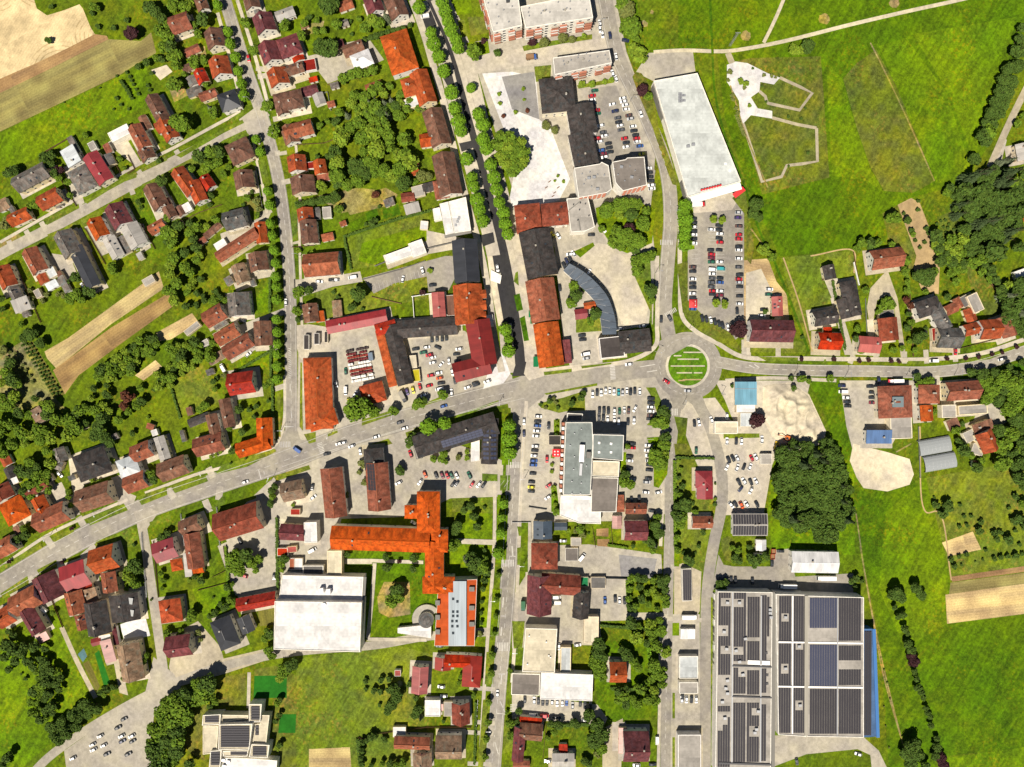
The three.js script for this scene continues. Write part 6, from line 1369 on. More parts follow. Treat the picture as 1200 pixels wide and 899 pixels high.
wood('in the hedgerow gardens above the cottages', '1096,270 1110,280 1130,278 1140,300 1160,310 1172,330 1190,335 1185,360 1160,330 1140,310 1128,320 1105,310 1092,290', 'gdgbd', 5, 9, 1.1, 34);
wood('in the wood over the road bend', '1172,355 1200,330 1215,360 1215,400 1195,398 1182,372', 'DDN', 8, 12, 1.0, 14);
trees('on the dry lawn beside the earth path', '1048,256,9g 1064,258,5d 1059,250,3s 1068,270,4s 1070,275,4g 1073,282,3s 1078,290,3s 1086,325,11D 1078,322,8d 1095,318,6g 1110,348,5d 1100,295,6g 1110,305,7g 1115,320,6g 1120,330,6g 1085,342,4g 1086,268,4s 1088,274,3s 1084,284,3s 1076,246,3s 1076,236,3s');
for (const [x, y] of P('1098,262 1103,259 1108,258 1112,263 1106,266 1111,267 1118,269 1109,273 1103,272')) tree(x, y, 2.2, 's', 'in the dry kitchen garden');
trees('by the horseshoe drive', '1040,353,7g 1034,360,6g 1045,358,6g 1015,340,5g 1030,365,4g 1010,285,7g 1020,286,7d 1028,285,6g 1005,292,5g 1045,287,5g 1063,305,6g 1060,318,6g 1063,330,4g 1062,352,5R 1068,358,5R 1065,368,4d 1063,384,5d 1075,396,8D 1082,393,6d 1066,400,4g 1072,410,4g 1090,375,3y 1085,385,3s 1062,340,4g 1068,378,5g 1010,410,6g 1005,385,5g 1003,397,5d 1047,410,5g 1057,408,4g');
for (const [x, y] of P('1007,423 1018,422 1044,423 1053,424 1110,421 1132,420 1147,418 1163,415 1174,413 1191,407')) tree(x, y, 3.2, 'v', 'on the main road verge');
tree(939, 421, 3.5, 'v', 'beside the road sign'); tree(977, 421, 3.5, 'v', 'beside the road sign');
trees('in the hedge below the main road bend', '1075,441,5d 1077,450,6g 1090,446,6g 1085,449,6g 1138,436,6d 1152,438,8d 1165,437,7D 1178,440,8g 1190,442,8d 1198,425,5d 1183,430,5d 1195,440,6g');
wood('in the big trees behind the inn', '1150,450 1165,440 1200,445 1212,470 1212,500 1190,495 1170,478 1152,464', 'BDgB', 8, 12, 1.0, 18);
wood('in the bushy slope trees', '1168,505 1185,500 1205,505 1212,540 1190,550 1170,545 1168,520', 'gDg', 6, 10, 1.0, 18);
trees('in the gardens of the orange cottages', '1130,528,8d 1126,520,5d 1138,534,5g 1122,516,4d 1145,548,7d 1150,540,5g 1127,497,4s 1195,560,9D 1200,570,7D 1190,583,5s 1200,590,6g 1084,494,3s 1095,483,4g 1175,505,6d 1185,512,7d 1120,504,6g');
for (const [x, y, r] of [[1096, 592, 6], [1110, 593, 9], [1105, 603, 7], [1125, 592, 3], [1130, 605, 3], [1138, 605, 3], [1133, 616, 3], [1124, 617, 3], [1150, 612, 4], [1148, 622, 6], [1166, 625, 5], [1172, 624, 4], [1168, 632, 5], [1182, 632, 7], [1190, 622, 3], [1188, 610, 6], [1195, 608, 7], [1200, 617, 6], [1195, 638, 3], [1155, 645, 3], [1165, 655, 4], [1173, 653, 4], [1181, 652, 3.5], [1190, 651, 5], [1198, 649, 3], [1115, 656, 4], [1124, 652, 3], [1133, 650, 3.5], [1118, 664, 4], [1127, 662, 2], [1152, 656, 2], [1143, 658, 1.5], [1182, 595, 3], [1095, 583, 2]]) tree(x, y, r, 's', 'in the open orchard');
trees('on the deep green hayfield edge', '1050,694,9D 1055,700,8D 1046,698,6D 1074,690,8D 1080,698,6D 1048,712,4d 1058,721,5d 1052,723,4d 1060,737,5d 1063,742,4d 1064,755,6D 1068,768,7P 1070,775,8P 1068,762,6d 1072,787,4d 1074,796,4d 1076,806,5d 1080,812,4d 1082,818,4d 1085,830,4d 1087,836,4d 1090,840,4d 1091,850,4d 1070,874,10D 1064,884,9D 1076,884,9D 1098,866,4d 1098,876,6D 1102,888,7P 1106,896,7P 1096,886,6D 1068,895,8D 1085,898,6d');
wood('in the pine wood beside the open car park', '918,525 935,520 945,528 975,522 985,545 992,575 996,600 990,620 975,628 950,625 930,612 915,600 912,570 914,545', 'DnDDD', 8, 13, .92, 60);
trees('at the pine wood edge', '922,526,8N 930,522,8D 945,524,9D 968,520,9D 978,528,7D 910,560,7D 922,612,8D 935,618,8D 960,627,9D 985,610,9D 991,590,8D');
trees('at the fuel station', '887,493,10P 858,452,3s 927,443,4s 940,444,6g 948,447,4g 973,443,5g 930,455,4d');
trees('on the lawn corner of the hotel', '634,474,3s 644,470,4d 648,468,4y 652,472,3y 640,478,3y 670,473,5d 681,466,5d 684,461,4d 654,478,3s 652,495,3S 652,502,3S 652,510,3d 648,535,3S 647,545,3S 647,553,3S 649,572,4S 649,581,4S 650,592,4S 652,600,5g');
trees('beside the hotel car park lane', '778,484,9d 776,495,10g 768,495,7g 780,512,7d 779,522,8g 768,532,9g 774,540,10g 770,545,8g 764,540,6g 777,534,8b 733,556,6d 732,566,7g 728,563,5g 740,568,6g 735,523,4g');
trees('beside the large orange house and vans', '420,479,17B 428,474,11B 414,484,9B 438,482,8B 461,481,7g 492,473,8g 496,470,6d 519,463,7g 487,476,5g');
trees('along the verge above the solar roof', '502,500,10l 521,496,8l 481,517,7d 485,513,6d 479,522,4g 508,538,5g 520,532,6g 517,538,5g 522,541,4g 547,530,4S 547,537,4S 537,536,4o 468,551,6d 470,554,5d 425,544,6y 427,565,5y 405,580,5y 421,553,4y');
trees('on the small lawns beside the school', '544,597,5d 552,593,6d 559,617,6d 555,605,6d 536,615,8D 533,622,6D 530,640,8g 536,636,6g 543,600,4g 568,595,3s 552,653,8D 556,660,10D 548,657,8N 565,663,9g 567,655,6g 570,670,6d 568,680,5d 566,690,4d 565,705,3d 564,718,3d 564,730,3d 568,645,3d 562,742,5y 556,745,5y 560,668,8D');
trees('in the school courtyard', '462,692,7d 467,690,8D 459,705,9g 466,700,8g 452,653,5d 453,665,6d 485,654,6d 484,667,5d 468,658,3.5v 407,650,4d');
wood('in the orchard thicket', '0,440 20,425 50,470 70,485 95,480 90,510 70,520 62,545 68,565 40,580 15,560 0,540 -8,500', 'gdgBgb', 5, 8.5, 1.1, 44);
wood('in the thicket below the thicket path', '20,550 60,545 70,565 45,585 20,575', 'gBd', 5, 8, 1.0, 10);
trees('in the wild orchard gardens', '88,486,6d 92,480,6d 100,478,6g 112,480,7g 120,475,6b 125,462,6d 120,490,8d 115,500,8d 112,510,8D 122,512,8D 128,518,7D 120,505,6g 148,465,8R 145,475,6R 155,465,5R 140,492,6g 150,483,5g 128,482,6b 107,467,5b 160,475,6g 165,470,6d 110,455,5d 125,452,4d 165,455,5g 180,457,3s 155,508,4d 130,540,5b 176,556,7g 180,562,6d 115,565,4S 108,563,4S 80,576,4g 80,583,4g 83,592,4g 173,489,3S 100,496,5d');
wood('in the vineyard hedge thicket', '105,440 125,425 145,412 170,395 190,395 180,415 158,428 160,440 135,445', 'gdbg', 4, 8, 1.0, 30);
wood('in the hedge below the short straw plot', '195,405 215,395 240,405 255,400 250,418 232,425 215,440 200,455 185,455 170,450 195,430', 'gdbg', 4, 8, 1.05, 30);
trees('beside the long black barn', '88,325,7d 90,345,8g 95,350,6g 82,350,7g 102,340,7d 68,345,4y 75,346,5y 132,313,7g 133,318,5g 97,345,5d 108,343,6d 35,392,8D 42,390,6D 28,396,6d 47,402,7D 25,380,4g 2,350,5d 3,362,4d 5,410,7y 12,425,7d 15,445,9D 8,437,8g 80,331,4s 55,345,4y 50,352,4y 35,340,4y 38,350,4y');
for (let k = 0; k < 3; k++) line('in the vineyard rows', 27 + k * 4.2, 405 - k * 1, 62 + k * 4.2, 462 - k * 1, 15, 2.1, 's');
for (let k = 0; k < 3; k++) line('in the sparse orchard rows', 5 + k * 7, 412 + k * 1, 22 + k * 8, 445 + k, 6, 2.6, 'y');
trees('in the gardens around the farm court', '240,475,6g 234,480,5g 280,480,6d 283,478,4d 292,480,4s 300,476,4s 298,488,4s 284,506,5d 273,528,5d 271,530,4g 269,503,4g 250,447,4d 252,456,4g 254,443,3s 262,440,4y 205,450,3s 312,452,5g 318,446,5g 247,535,3S 253,533,3S 258,530,3S 270,543,2s 288,537,2s 318,575,5d 317,590,5d 319,582,5g 322,570,4d 343,592,3S 260,473,3s 315,470,3s');
trees('in the concrete courtyard', '276,655,12B 288,650,9d 281,668,9g 272,665,8g 296,660,7g 292,657,6d 300,668,5g 303,655,6g');
trees('in the orchard beside the red shed', '266,688,5d 272,685,4g 269,703,5g 275,706,5g 258,708,4d 264,712,6d 252,718,5d 246,722,4d 236,680,5d 228,676,4d 222,680,3S 225,720,7g 222,725,5g 212,740,4g 210,745,4g 330,660,6g 333,655,6d 330,668,4S 314,740,5g 310,748,5g 318,743,7d 232,742,5y 235,750,4y 250,700,2s');
trees('in the corner garden below the main road', '150,675,8b 156,682,6g 158,663,9D 150,668,6g 164,668,5d 160,685,6g 142,672,6y 148,690,4S 190,630,6d 196,625,5d 188,672,4g 191,680,4g 190,690,3g 157,638,3s 177,703,2s 196,742,5g 15,745,5d 10,740,4d 20,632,7d 30,628,6d 28,620,5g 84,619,3v 11,658,3v 73,659,3v 43,678,3v 140,685,3S 62,718,4g');
wood('in the two dark clumps of the lower meadow', '30,775 45,765 60,775 70,790 77,805 70,815 60,805 45,800 38,785', 'dgd', 4, 7, 1.0, 20);
wood('in the lower dark clump of the meadow', '38,805 48,800 60,820 68,830 60,840 48,848 38,835 34,815', 'dgd', 4, 7, 1.0, 16);
trees('in the trees of the lower meadow corner', '8,755,8d 15,762,8d 25,765,7d 18,775,6d 5,770,6d 10,785,5d 28,758,6d 52,760,5d 40,758,7d 8,888,7d 3,897,6d 30,795,3s 25,790,2s');
wood('in the tall row beside the road fork', '60,850 80,840 98,822 112,822 116,832 100,846 84,858 64,870 56,862', 'DDD', 6, 10, .9, 16);
trees('beside the vegetable beds', '118,812,4d 125,808,5d 132,805,4d 122,814,4g 136,806,3d 145,795,4g 143,785,3g 168,775,5g 172,768,4g 168,785,4g');
wood('in the big trees beside the kindergarten', '186,830 205,812 230,800 248,800 240,815 225,830 215,850 212,875 196,905 180,900 178,860', 'BBgD', 9, 14, .95, 26);
trees('in the kindergarten grounds', '195,868,11D 205,880,10D 222,895,7d 252,822,5g 246,828,4d 332,787,9B 338,782,8D 344,778,7D 328,795,6b 325,824,5g 328,820,4d 323,845,4d 327,838,4d 328,873,4d 325,876,4b 258,885,3S 314,762,6g 318,768,6g');
for (const [x, y, r] of [[428, 798, 4], [446, 797, 5], [456, 796, 4.5], [438, 809, 5], [446, 810, 5], [456, 808, 5], [429, 808, 3], [480, 802, 5], [445, 826, 3], [487, 818, 4], [450, 866, 4]]) tree(x, y, r, 's', 'on the mown lawn');
trees('in the dark clump on the mown lawn', '462,808,8D 465,816,8D 460,825,7D 456,830,6D 468,803,5N 454,834,5d 490,832,7D 486,838,6D 493,842,5N');
trees('beside the white roofed house', '435,864,5d 440,863,4d 425,870,4d 424,880,4d 423,888,4d 430,868,4d 424,896,4d 452,868,3d 540,793,4g 538,800,3g 520,845,3s 555,815,4g 457,895,5d 465,897,5g 472,895,6g 448,895,4g 435,898,4d 510,822,3g');
trees('in the gardens below the hotel', '680,620,6g 683,627,5y 675,622,4y 665,622,4S 768,615,8D 772,625,7D 762,635,7d 768,640,6N 758,632,6d 770,606,6g 765,645,5g 742,640,3d 690,625,2s 646,625,4y');
trees('in the garden beside the parked cars', '740,678,6g 748,677,6d 755,678,6d 738,690,5g 737,702,5g 738,712,5d 745,710,5g 750,688,5d 758,695,5g 752,702,6d 760,708,5g 765,690,5b 770,698,5b 778,700,6g 780,708,6g 775,682,8D 781,678,7D 779,690,6d 765,680,5g 770,714,4g 744,714,4d');
wood('in the dense garden behind the white store', '735,725 778,720 782,740 778,800 765,830 720,825 712,818 735,800 760,795 762,755 740,750', 'gbgBd', 5, 9, 1.15, 28);
trees('in the garden of the orange roofed cottage', '702,755,9D 700,765,9D 697,775,9B 702,782,9B 705,792,7g 698,790,6g 708,770,7D 735,768,8D 742,775,6g 730,762,6d 748,782,6g 690,838,8D 700,850,9D 705,860,10D 697,868,10D 705,876,9B 698,855,8B 655,850,6d 650,858,5g 673,847,6d 675,850,5d 645,848,5d 642,865,4g 685,892,5d 690,895,5d 700,884,5y 775,792,7g 772,785,6g 608,833,5d 606,846,5d');
trees('in the garden beside the curving street', '824,624,4d 819,640,3d 805,655,6d 810,658,6d 801,648,3s 815,648,2s 795,560,4s 800,570,5s 797,580,4g 803,590,8d 795,595,7D 793,605,8d 800,607,7g 798,615,6g 806,597,5d 812,590,3s 793,575,3d 815,600,4g 795,540,3S 798,550,4S 793,630,5g 794,645,5g 838,585,3S 838,567,2s 838,591,3s');
trees('on the teardrop verge', '858,642,4g 865,645,5g 862,653,5d 866,657,5d 860,657,4g 878,641,4d 880,655,7d 887,657,7d 893,655,6g 897,652,6d 884,662,5d');
trees('by the factory corner', '843,685,6d 846,690,6D 850,683,5d 841,692,5g 998,681,5d 1003,678,5d 1010,681,3d 1002,688,3d');
for (let i = 0; i < 20; i++) tree(836.5, 698 + i * 9.6, 1.7, i % 3 ? 's' : 'S', 'along the factory wall');
for (const [x, y] of P('1036,785 1040,800 1043,819 1036,828 1038,851 1042,876')) tree(x, y, 1.4, 'y', 'newly planted beside the factory');
// ---------- clipped hedges ----------
function hedge(pts, w, h, label, leaf = 'dark') {
  const q = P(pts), g = new THREE.Group(), o = [GX(q[0][0]), GZ(q[0][1])]; g.position.set(o[0], 0, o[1]);
  const pos = [], col = [];
  for (let i = 0; i < q.length - 1; i++) {
    const a = [GX(q[i][0]) - o[0], GZ(q[i][1]) - o[1]], b = [GX(q[i + 1][0]) - o[0], GZ(q[i + 1][1]) - o[1]], l = Math.hypot(b[0] - a[0], b[1] - a[1]), n = Math.ceil(l * 14);
    for (let k = 0; k < n; k++) {
      const t = rnd(), u = rr(-.5, .5) * w, up = rnd() < .6, y = up ? h * rr(.85, 1.1) : rr(0, h), s = up ? 0 : (rnd() < .5 ? -1 : 1), uu = up ? u : s * w / 2;
      const nx = -(b[1] - a[1]) / l, nz = (b[0] - a[0]) / l, p = new THREE.Vector3(a[0] + (b[0] - a[0]) * t + nx * uu, y, a[1] + (b[1] - a[1]) * t + nz * uu), N = new THREE.Vector3(rr(-.5, .5) + nx * s, up ? 1 : .3, rr(-.5, .5) + nz * s).normalize(), T = new THREE.Vector3(rr(-1, 1), rr(-1, 1), rr(-1, 1)).cross(N).normalize(), B = T.clone().cross(N), z = rr(.25, .5), kk = rr(.7, 1.3);
      for (const [i1, j1] of [[-1, -1], [1, 1], [1, -1], [-1, -1], [-1, 1], [1, 1]]) { const v = p.clone().addScaledVector(T, i1 * z).addScaledVector(B, j1 * z); pos.push(v.x, Math.max(.02, v.y), v.z); col.push(kk, kk, kk); }
    }
  }
  const ge = new THREE.BufferGeometry(); ge.setAttribute('position', new THREE.Float32BufferAttribute(pos, 3)); ge.setAttribute('color', new THREE.Float32BufferAttribute(col, 3)); ge.computeVertexNormals();
  part(g, 'foliage', ge, LEAF[leaf]); top(g, 'hedge'); tag(g, label, 'hedge');
}
hedge('317,327 317,366', 1, 1.5, 'dark clipped hedge between lawn and lime row'); hedge('318,372 318,444', 1, 1.5, 'dark clipped hedge below the lime row'); hedge('320,450 320,515', 1, 1.4, 'dark hedge beside the orange corner house');
hedge('403,278 470,256 506,247', 1, 1.4, 'dark hedge above the walled lawn'); hedge('404,279 412,316', 1, 1.4, 'dark hedge at the short end of the walled lawn'); hedge('791,536 836,537', 1, 1.6, 'dark hedge above crimson roof garden'); hedge('700,732 770,738', 1.2, 1.6, 'dark hedge across the lower gardens'); hedge('646,849 690,848', 1.6, 1.8, 'dark hedge beside staff car park');
hedge('735,680 737,714', 2, 2, 'bushy hedge beside parked cars', 'green'); hedge('760,758 764,800', 2, 2, 'green garden row hedge in dense garden', 'lime'); hedge('558,822 556,895', 1, 1.4, 'dark hedge before the dark brown house'); hedge('420,865 424,899', 2.5, 2, 'dark hedge of the lawn corner'); hedge('862,135 872,160', 1.2, 1, 'low hedge beside play park', 'olive');
hedge('330,404 270,440', 1, 1.3, 'dark hedge of the small lawn'); hedge('975,330 990,410', 1, 1.4, 'dark hedge of the concrete drive'); hedge('1060,310 1064,345', 1.4, 1.6, 'garden hedge above horseshoe drive', 'green'); hedge('712,638 735,642', 1, 1.4, 'hedge of kitchen garden', 'green'); hedge('790,540 791,640', 1.4, 1.6, 'long garden hedge on the straight street', 'green'); hedge('715,806 770,808', 1.2, 1.6, 'hedge below the orange roofed cottage');
hedge('200,450 212,490', .8, 1.1, 'thin dark garden hedge'); hedge('265,640 270,700', 1, 1.4, 'hedge left of the concrete courtyard', 'green'); hedge('325,606 326,690', 1.2, 1.6, 'hedge right of the concrete courtyard');
// ---------- vehicles ----------
const CARCOL = { w: ['white', .80, .80, .78], k: ['black', .018, .019, .022], g: ['dark grey', .09, .09, .095], l: ['silver', .42, .43, .44], r: ['red', .45, .012, .02], b: ['blue', .03, .09, .30], n: ['brown', .10, .05, .04], m: ['maroon', .16, .015, .03], G: ['green', .015, .11, .06], t: ['teal', .03, .30, .32], y: ['yellow', .75, .66, .02], o: ['orange red', .62, .09, .015], v: ['navy', .014, .02, .07], p: ['purple', .06, .03, .14] };
const paint = {}; for (const k in CARCOL) { const [n, r, g, b] = CARCOL[k]; paint[k] = new THREE.MeshPhysicalMaterial({ color: new THREE.Color(r, g, b), roughness: .4, clearcoat: .8, clearcoatRoughness: .12 }); paint[k].name = 'paint_' + n; }
function loft(secs) {   // secs: [x, yBottom, yTop, halfWidthBottom, halfWidthTop]; closed hull along x
  const tr = [], ring = s => [[s[0], s[1], -s[3]], [s[0], s[1], s[3]], [s[0], s[1] + (s[2] - s[1]) * .6, s[3]], [s[0], s[2], s[4]], [s[0], s[2], -s[4]], [s[0], s[1] + (s[2] - s[1]) * .6, -s[3]]].map(p => [...p, 0, 0]);
  const R = secs.map(ring);
  for (let i = 0; i < R.length - 1; i++) for (let j = 0; j < 6; j++) { const a = R[i][j], b = R[i][(j + 1) % 6], c = R[i + 1][(j + 1) % 6], d = R[i + 1][j]; tr.push([a, b, c], [a, c, d]); }
  for (let j = 1; j < 5; j++) { tr.push([R[0][0], R[0][j + 1], R[0][j]]); const e = R[R.length - 1]; tr.push([e[0], e[j], e[j + 1]]); }
  return geoFrom(tr);
}
const wheelGeo = new THREE.CylinderGeometry(.32, .32, .22, 12).rotateX(Math.PI / 2);
const CAR = {
  car: { body: mergeGeometries([loft([[-2.12, .3, .78, .74, .6], [-1.9, .22, .93, .86, .76], [-1.2, .2, .96, .89, .82], [.9, .2, .93, .89, .82], [1.8, .22, .80, .87, .76], [2.12, .3, .62, .72, .6]]), loft([[-1.25, 1.40, 1.44, .58, .54], [-.9, 1.41, 1.47, .62, .56], [.1, 1.41, 1.48, .62, .56], [.35, 1.39, 1.44, .58, .54]])]), glass: loft([[-1.95, .9, .92, .78, .74], [-1.22, .9, 1.41, .80, .60], [.32, .9, 1.41, .80, .60], [1.15, .9, .92, .78, .72]]), wb: 1.28, len: 4.25, name: 'parked_car', word: 'car' },
  van: { body: mergeGeometries([loft([[-2.5, .35, 1.0, .9, .86], [-2.45, .3, 1.9, .95, .84], [1.2, .3, 1.95, .95, .84], [1.32, .3, 1.1, .95, .88], [2.3, .35, .95, .9, .8], [2.5, .4, .7, .8, .7]])]), glass: loft([[1.22, 1.1, 1.85, .86, .80], [2.0, 1.0, 1.05, .84, .78]]), wb: 1.6, len: 5, name: 'van', word: 'van' },
};
const vehUsed = [];
function vehicle(x, y, ang, col, place, kind = 'car', flip) {
  const c = CAR[kind], g = new THREE.Group(), X = GX(x, .8), Z = GZ(y, .8), s = rr(.96, 1.06);
  g.position.set(X, groundY(X, Z), Z); g.rotation.y = -ang * Math.PI / 180 + ((flip ?? rnd() < .5) ? Math.PI : 0); g.scale.set(s, rr(.96, 1.12), s);
  part(g, 'body', c.body, paint[col]); part(g, 'windows', c.glass, M.glass);
  for (const a of [-1, 1]) for (const b of [-1, 1]) part(g, 'wheel', wheelGeo, M.tyre, a * c.wb, .32, b * .78);
  top(g, c.name); tag(g, `${CARCOL[col][0]} ${c.word} ${place}`, c.word, `${CARCOL[col][0]} ${c.word}s ${place}`);
}
function cars(place, txt, dflt = 0) { for (const t of txt.trim().split(/\s+/)) { const m = t.match(/^([\d.]+),([\d.]+)([a-zA-Z])(V?)(@(-?\d+))?$/); if (!m) throw new Error('car ' + t); vehicle(+m[1], +m[2], m[6] !== undefined ? +m[6] : dflt + rr(-2, 2), m[3], place, m[4] ? 'van' : 'car'); } }
cars('parked by the dark brown hall', '697,106G 694,112r 694,117w 695,121g 699,129r 700,133G 718,122w 721,130v 724,138g 725,143k 727,147w 730,115w 731,119w 733,123w 734,128w 737,135n 739,139l 742,148w 704,147w 707,155g 709,159w 700,162r 703,166w 713,168k 705,176b 714,173k 707,180m 715,178k 709,184w 728,152g 732,162r 734,167k 734,172w 743,153k 745,158k 746,162r 747,166w 750,171b 753,180y', -8);
cars('parked beside the grey office block', '760,197w 761,202k 762,207k 763,212k 763.5,217w 764,221w', -6);
cars('parked under the tree strip of the supermarket car park', '813,256k 813,261k 813,266w 813,271k 813,275w 813,280k 813,285w 812,313n 812,318k 812,327w 812,332k 812,337k 812,344w 812,349k 812,362b', 3);
cars('parked in the middle rows at the supermarket', '834,269w 833,293k 834,298r 834,302m 834,307G 835,316wV 835,321w 835,326g 834,331g 834,336g 835,341r 835,345k 843,264k 843,269k 844,274w 843,279k 844,284r 843,293k 844,307w 845,315tV 844,326k 844,331b 844,341w 844,346m', 3);
cars('parked in the outer row at the supermarket', '866,249l 865,255p 866,265n 866,275r 866,280r 866,289k 866,293w 866,303w 866,313g 867,322k 866,327r 867,331l 867,336k 867,347k 867,356w 864,364k@88', 2);
cars('parked in the slanted row below the supermarket', '823,373k 828,374k 833,375w 838,377k 843,379k 847,381k 853,383w', 75);
cars('parked in the earth yard', '902,339w 901,345G 895,363k 893,370w', 0);
cars('parked in the car sales court', '506,397k@88 512,396k@88 518,396k@88 523,395k@85 487,409k@-8 500,407w@-8 513,407k@25 496,413G@-10 503,416r@-15 507,419w@-15 507,425w@-10 517,427w@-50 526,423w@85 538,409w@-8 535,415k@-5 536,423k@-10 514,437w@-10 505,440r@-10 515,443o@-12 530,436w@75 533,446k@80 517,449k@-8 557,449k@-15 571,447w@-20 492,444w@80');
cars('parked in the trading yard', '405,458wV@90 416,462w@-60 405,435G@85 477,459p@75 484,457y@75 492,453r@75 503,452r@-15 515,456wV@-12 497,463w@-20 529,460w@85 548,454w@-20 558,451k@-20 409,470y@70 394,450w@80');
cars('driving on the main road', '520,476b@-17 469,495g@-17 474,502w@-17 441,512w@-18 402,519w@-18 412,523w@-18 287,565w@-18 383,532k@-10 397,520w@-18 737,427w@-6 781,447r@30 806,458l@4');
cars('standing by the grey roofed house', '422,529w@80 481,532r@70 467,566w@-25 366,571k@100 367,583w@-40 383,588wV@95');
cars('driving through the street junction', '348,527bV@35');
cars('parked below the solar roofed building', '498,556o 511,557k 518,557m 524,557r 529,557G 535,557w 550,557G', 65);
cars('parked in the slanted row above the school', '531,567k 535,567g 553,568r 561,568w 567,568k 492,565w', -55);
cars('parked in the top row of the hotel car park', '694.5,462w 699.7,460k 704.5,460w 709.7,458w 714.6,458w 719.6,459w 725,460t 729.6,460l 734.6,458w 739,459k 744,458k 749.7,459w', 90);
cars('parked in the double row of the hotel car park', '702.5,481k 707.8,481k 713,481k 720,482w 726,482G 731.6,481w 736.7,481n 744,479w@-65 702,489g 707,490k 712,491w 720,492w 725,494w 736,494k 743,493w', 90);
cars('parked right of the hotel', '763,467k 763,472k 762.5,477w 762.5,482w 762.5,487n 761.6,491k 760,522w 759,528w 760.5,534w 761,540w 761.6,545k 761,551k 760,561k 758,565l 741,520k 741,525r 738,535k 738,540w 738,549k 740,562l 757,577w 772,577w@-10 740,586k@88 749,585k@88 764,599k@10', 4);
cars('parked in the row left of the hotel', '631,488w 630,494k 629.7,499b 629,505w 628,511w 627.5,523w 626.7,528k 626,534w 625.5,540b 625,545b 624.5,555k 623,565k 622.5,571y 622.5,576k', 3);
cars('in the lane before the hotel', '643,499k@90 641,538r@90 643,569r@-38 642,583w@-35');
cars('driving on the avenue', '614,494w@90 614,508v@88 583,813w@90');
cars('parked at the fuel station', '814,496k@85 819,495w@75 834,492w@70 852,488w@90 852,517w 863,517k 869,517w 893,515w 816,528G', 90);
cars('parked in the open car park', '854,539k@65 859,537k@65 864,537w@65 881,537r@65 886,536w@65 852,547w@110 864,548w@110 872,547k@112 879,547w@115 866,565k@60 872,564w@60 880,565k@65 886,564w@65 868,573v@125 880,575w@115 857,592w@50 862,591k@55 869,592o@62 875,591w@60 887,591k@65');
cars('parked at the courtyard inn', '1020,453k 1023,460k 1022.5,466k 1023,472m 987,452v 988,459wV 992,466w 993,471k 994,476k', 2);
cars('driving past the cottages', '1177,420k@-14 1174,421w@-14');
cars('parked by the cottages', '1030,446v@88 1120,412r@88 1085,391k@90 1094,423wV@0');
cars('parked in the open asphalt lot by the road fork', '145,843k 138,853k 117,863w 108,873w 109,879w 121,874w 125,884k 142,863w 143,869v 154,863w 155,869k 150,884k 85,889w', -25);
cars('parked along the white store', '615,820k 626,821w 631,822k 636,823k 641,823k 647,822w 653,824w 659,824w 664,823b 671,827l 680,824k 685.5,827k 692,827k', 90);
cars('parked in the staff row', '625,838wV 638,839rV 653,841k 686,844w', 2);
cars('parked around the lower houses', '770,868wV@90 746,897w 765,896k 642,892w 655,758w@90 677,756w@-5 652,700wV@0 652,706wV@0 660,634w@0 682,653wV@-50 517,805w@5 515,757v@3 520,816w@0');
cars('parked beside the fenced garden', '709,704b 721,702k 726,704w 732,704k', 88);
cars('parked between the trailers', '799,820w 804.5,820w 810.5,820k 816,820w 800,818k', 90);
cars('parked along the factory front', '852,680k 857,680k 862,680k 882,681k', 88);
cars('parked in the factory yard', '915,646k@0 905,660k@90 845,681k@90 1006,884w@15 934,893g@80');
cars('driving on the tree lined street', '291,68r@80 335,354w@88');
cars('driving on the north street', '715,41v@82 751,133w@70 775,374k@90 785,373g@60');
cars('parked along the north street', '722,66w@80 733,47v@10 703,27w@80 703,34w@80 718,86w@75 722,92w@75 706,40w@80');
cars('parked by the shop blocks', '690,319w@-60 726,385w@-5 753,382w@-8 656,337k@85 664,306v@70 668,303k@70 661,311k@65 648,275y@50 654,276w@55 693,275k@0 707,269w@50 668,298w@0 672,297w@60 682,393k@-5 683,398k@-5 686,415wV@-10 687,420l@-10');
cars('parked on the grey parking strip', '472,327w@100 495,317w@75 507,334k@-6 413,325wV@-8 583,314w@82');
cars('parked in the yards below the limes', '284,376k@5 374,330w@2 393,328w@2 389,328k@2 291,415w@-40 261,431wV@60 366,645wV@-28 281,634k@60 321,676k@90 286,675r@20 485,613w@30');
cars('parked in the crowded lane', '51,714wV@35 50,723w@35 108,684v@60 110,690k@55');
cars('parked by the cottages on the diagonal street', '97,335w@50 70,556w@50 130,550k@0');
cars('parked by the white van bay', '498,19wV@-8');
// trucks
function truck(x, y, ang, cab, load, loadLen, label) {
  const g = new THREE.Group(); g.position.set(GX(x, 1.5), groundY(GX(x), GZ(y)), GZ(y, 1.5)); g.rotation.y = -ang * Math.PI / 180; const L = loadLen;
  part(g, 'cab', loft([[L / 2 + .1, .5, 2.6, 1.2, 1.1], [L / 2 + 1.3, .5, 2.7, 1.2, 1.05], [L / 2 + 2.0, .5, 1.5, 1.18, 1.1], [L / 2 + 2.1, .5, 1.2, 1.1, 1.0]]), paint[cab]); part(g, 'windscreen', loft([[L / 2 + 1.5, 1.5, 2.5, 1.1, 1.0], [L / 2 + 2.07, 1.5, 1.55, 1.1, 1.0]]), M.glass);
  part(g, 'load_box', box(L, 2.3, 2.45), load, 0, .9, 0); part(g, 'chassis', box(L + 1.6, .3, 1), M.darkmetal, .6, .55, 0);
  for (const a of [-L / 2 + .8, -L / 2 + 1.9, L / 2 + 1]) for (const s of [-1, 1]) { const w = part(g, 'wheel', wheelGeo, M.tyre, a, .48, s * 1.05); w.scale.setScalar(1.5); }
  top(g, 'truck'); tag(g, label, 'truck');
}
const tarpBrown = mat('tarp_brown', { color: base('#b08a66'), roughness: .9 });
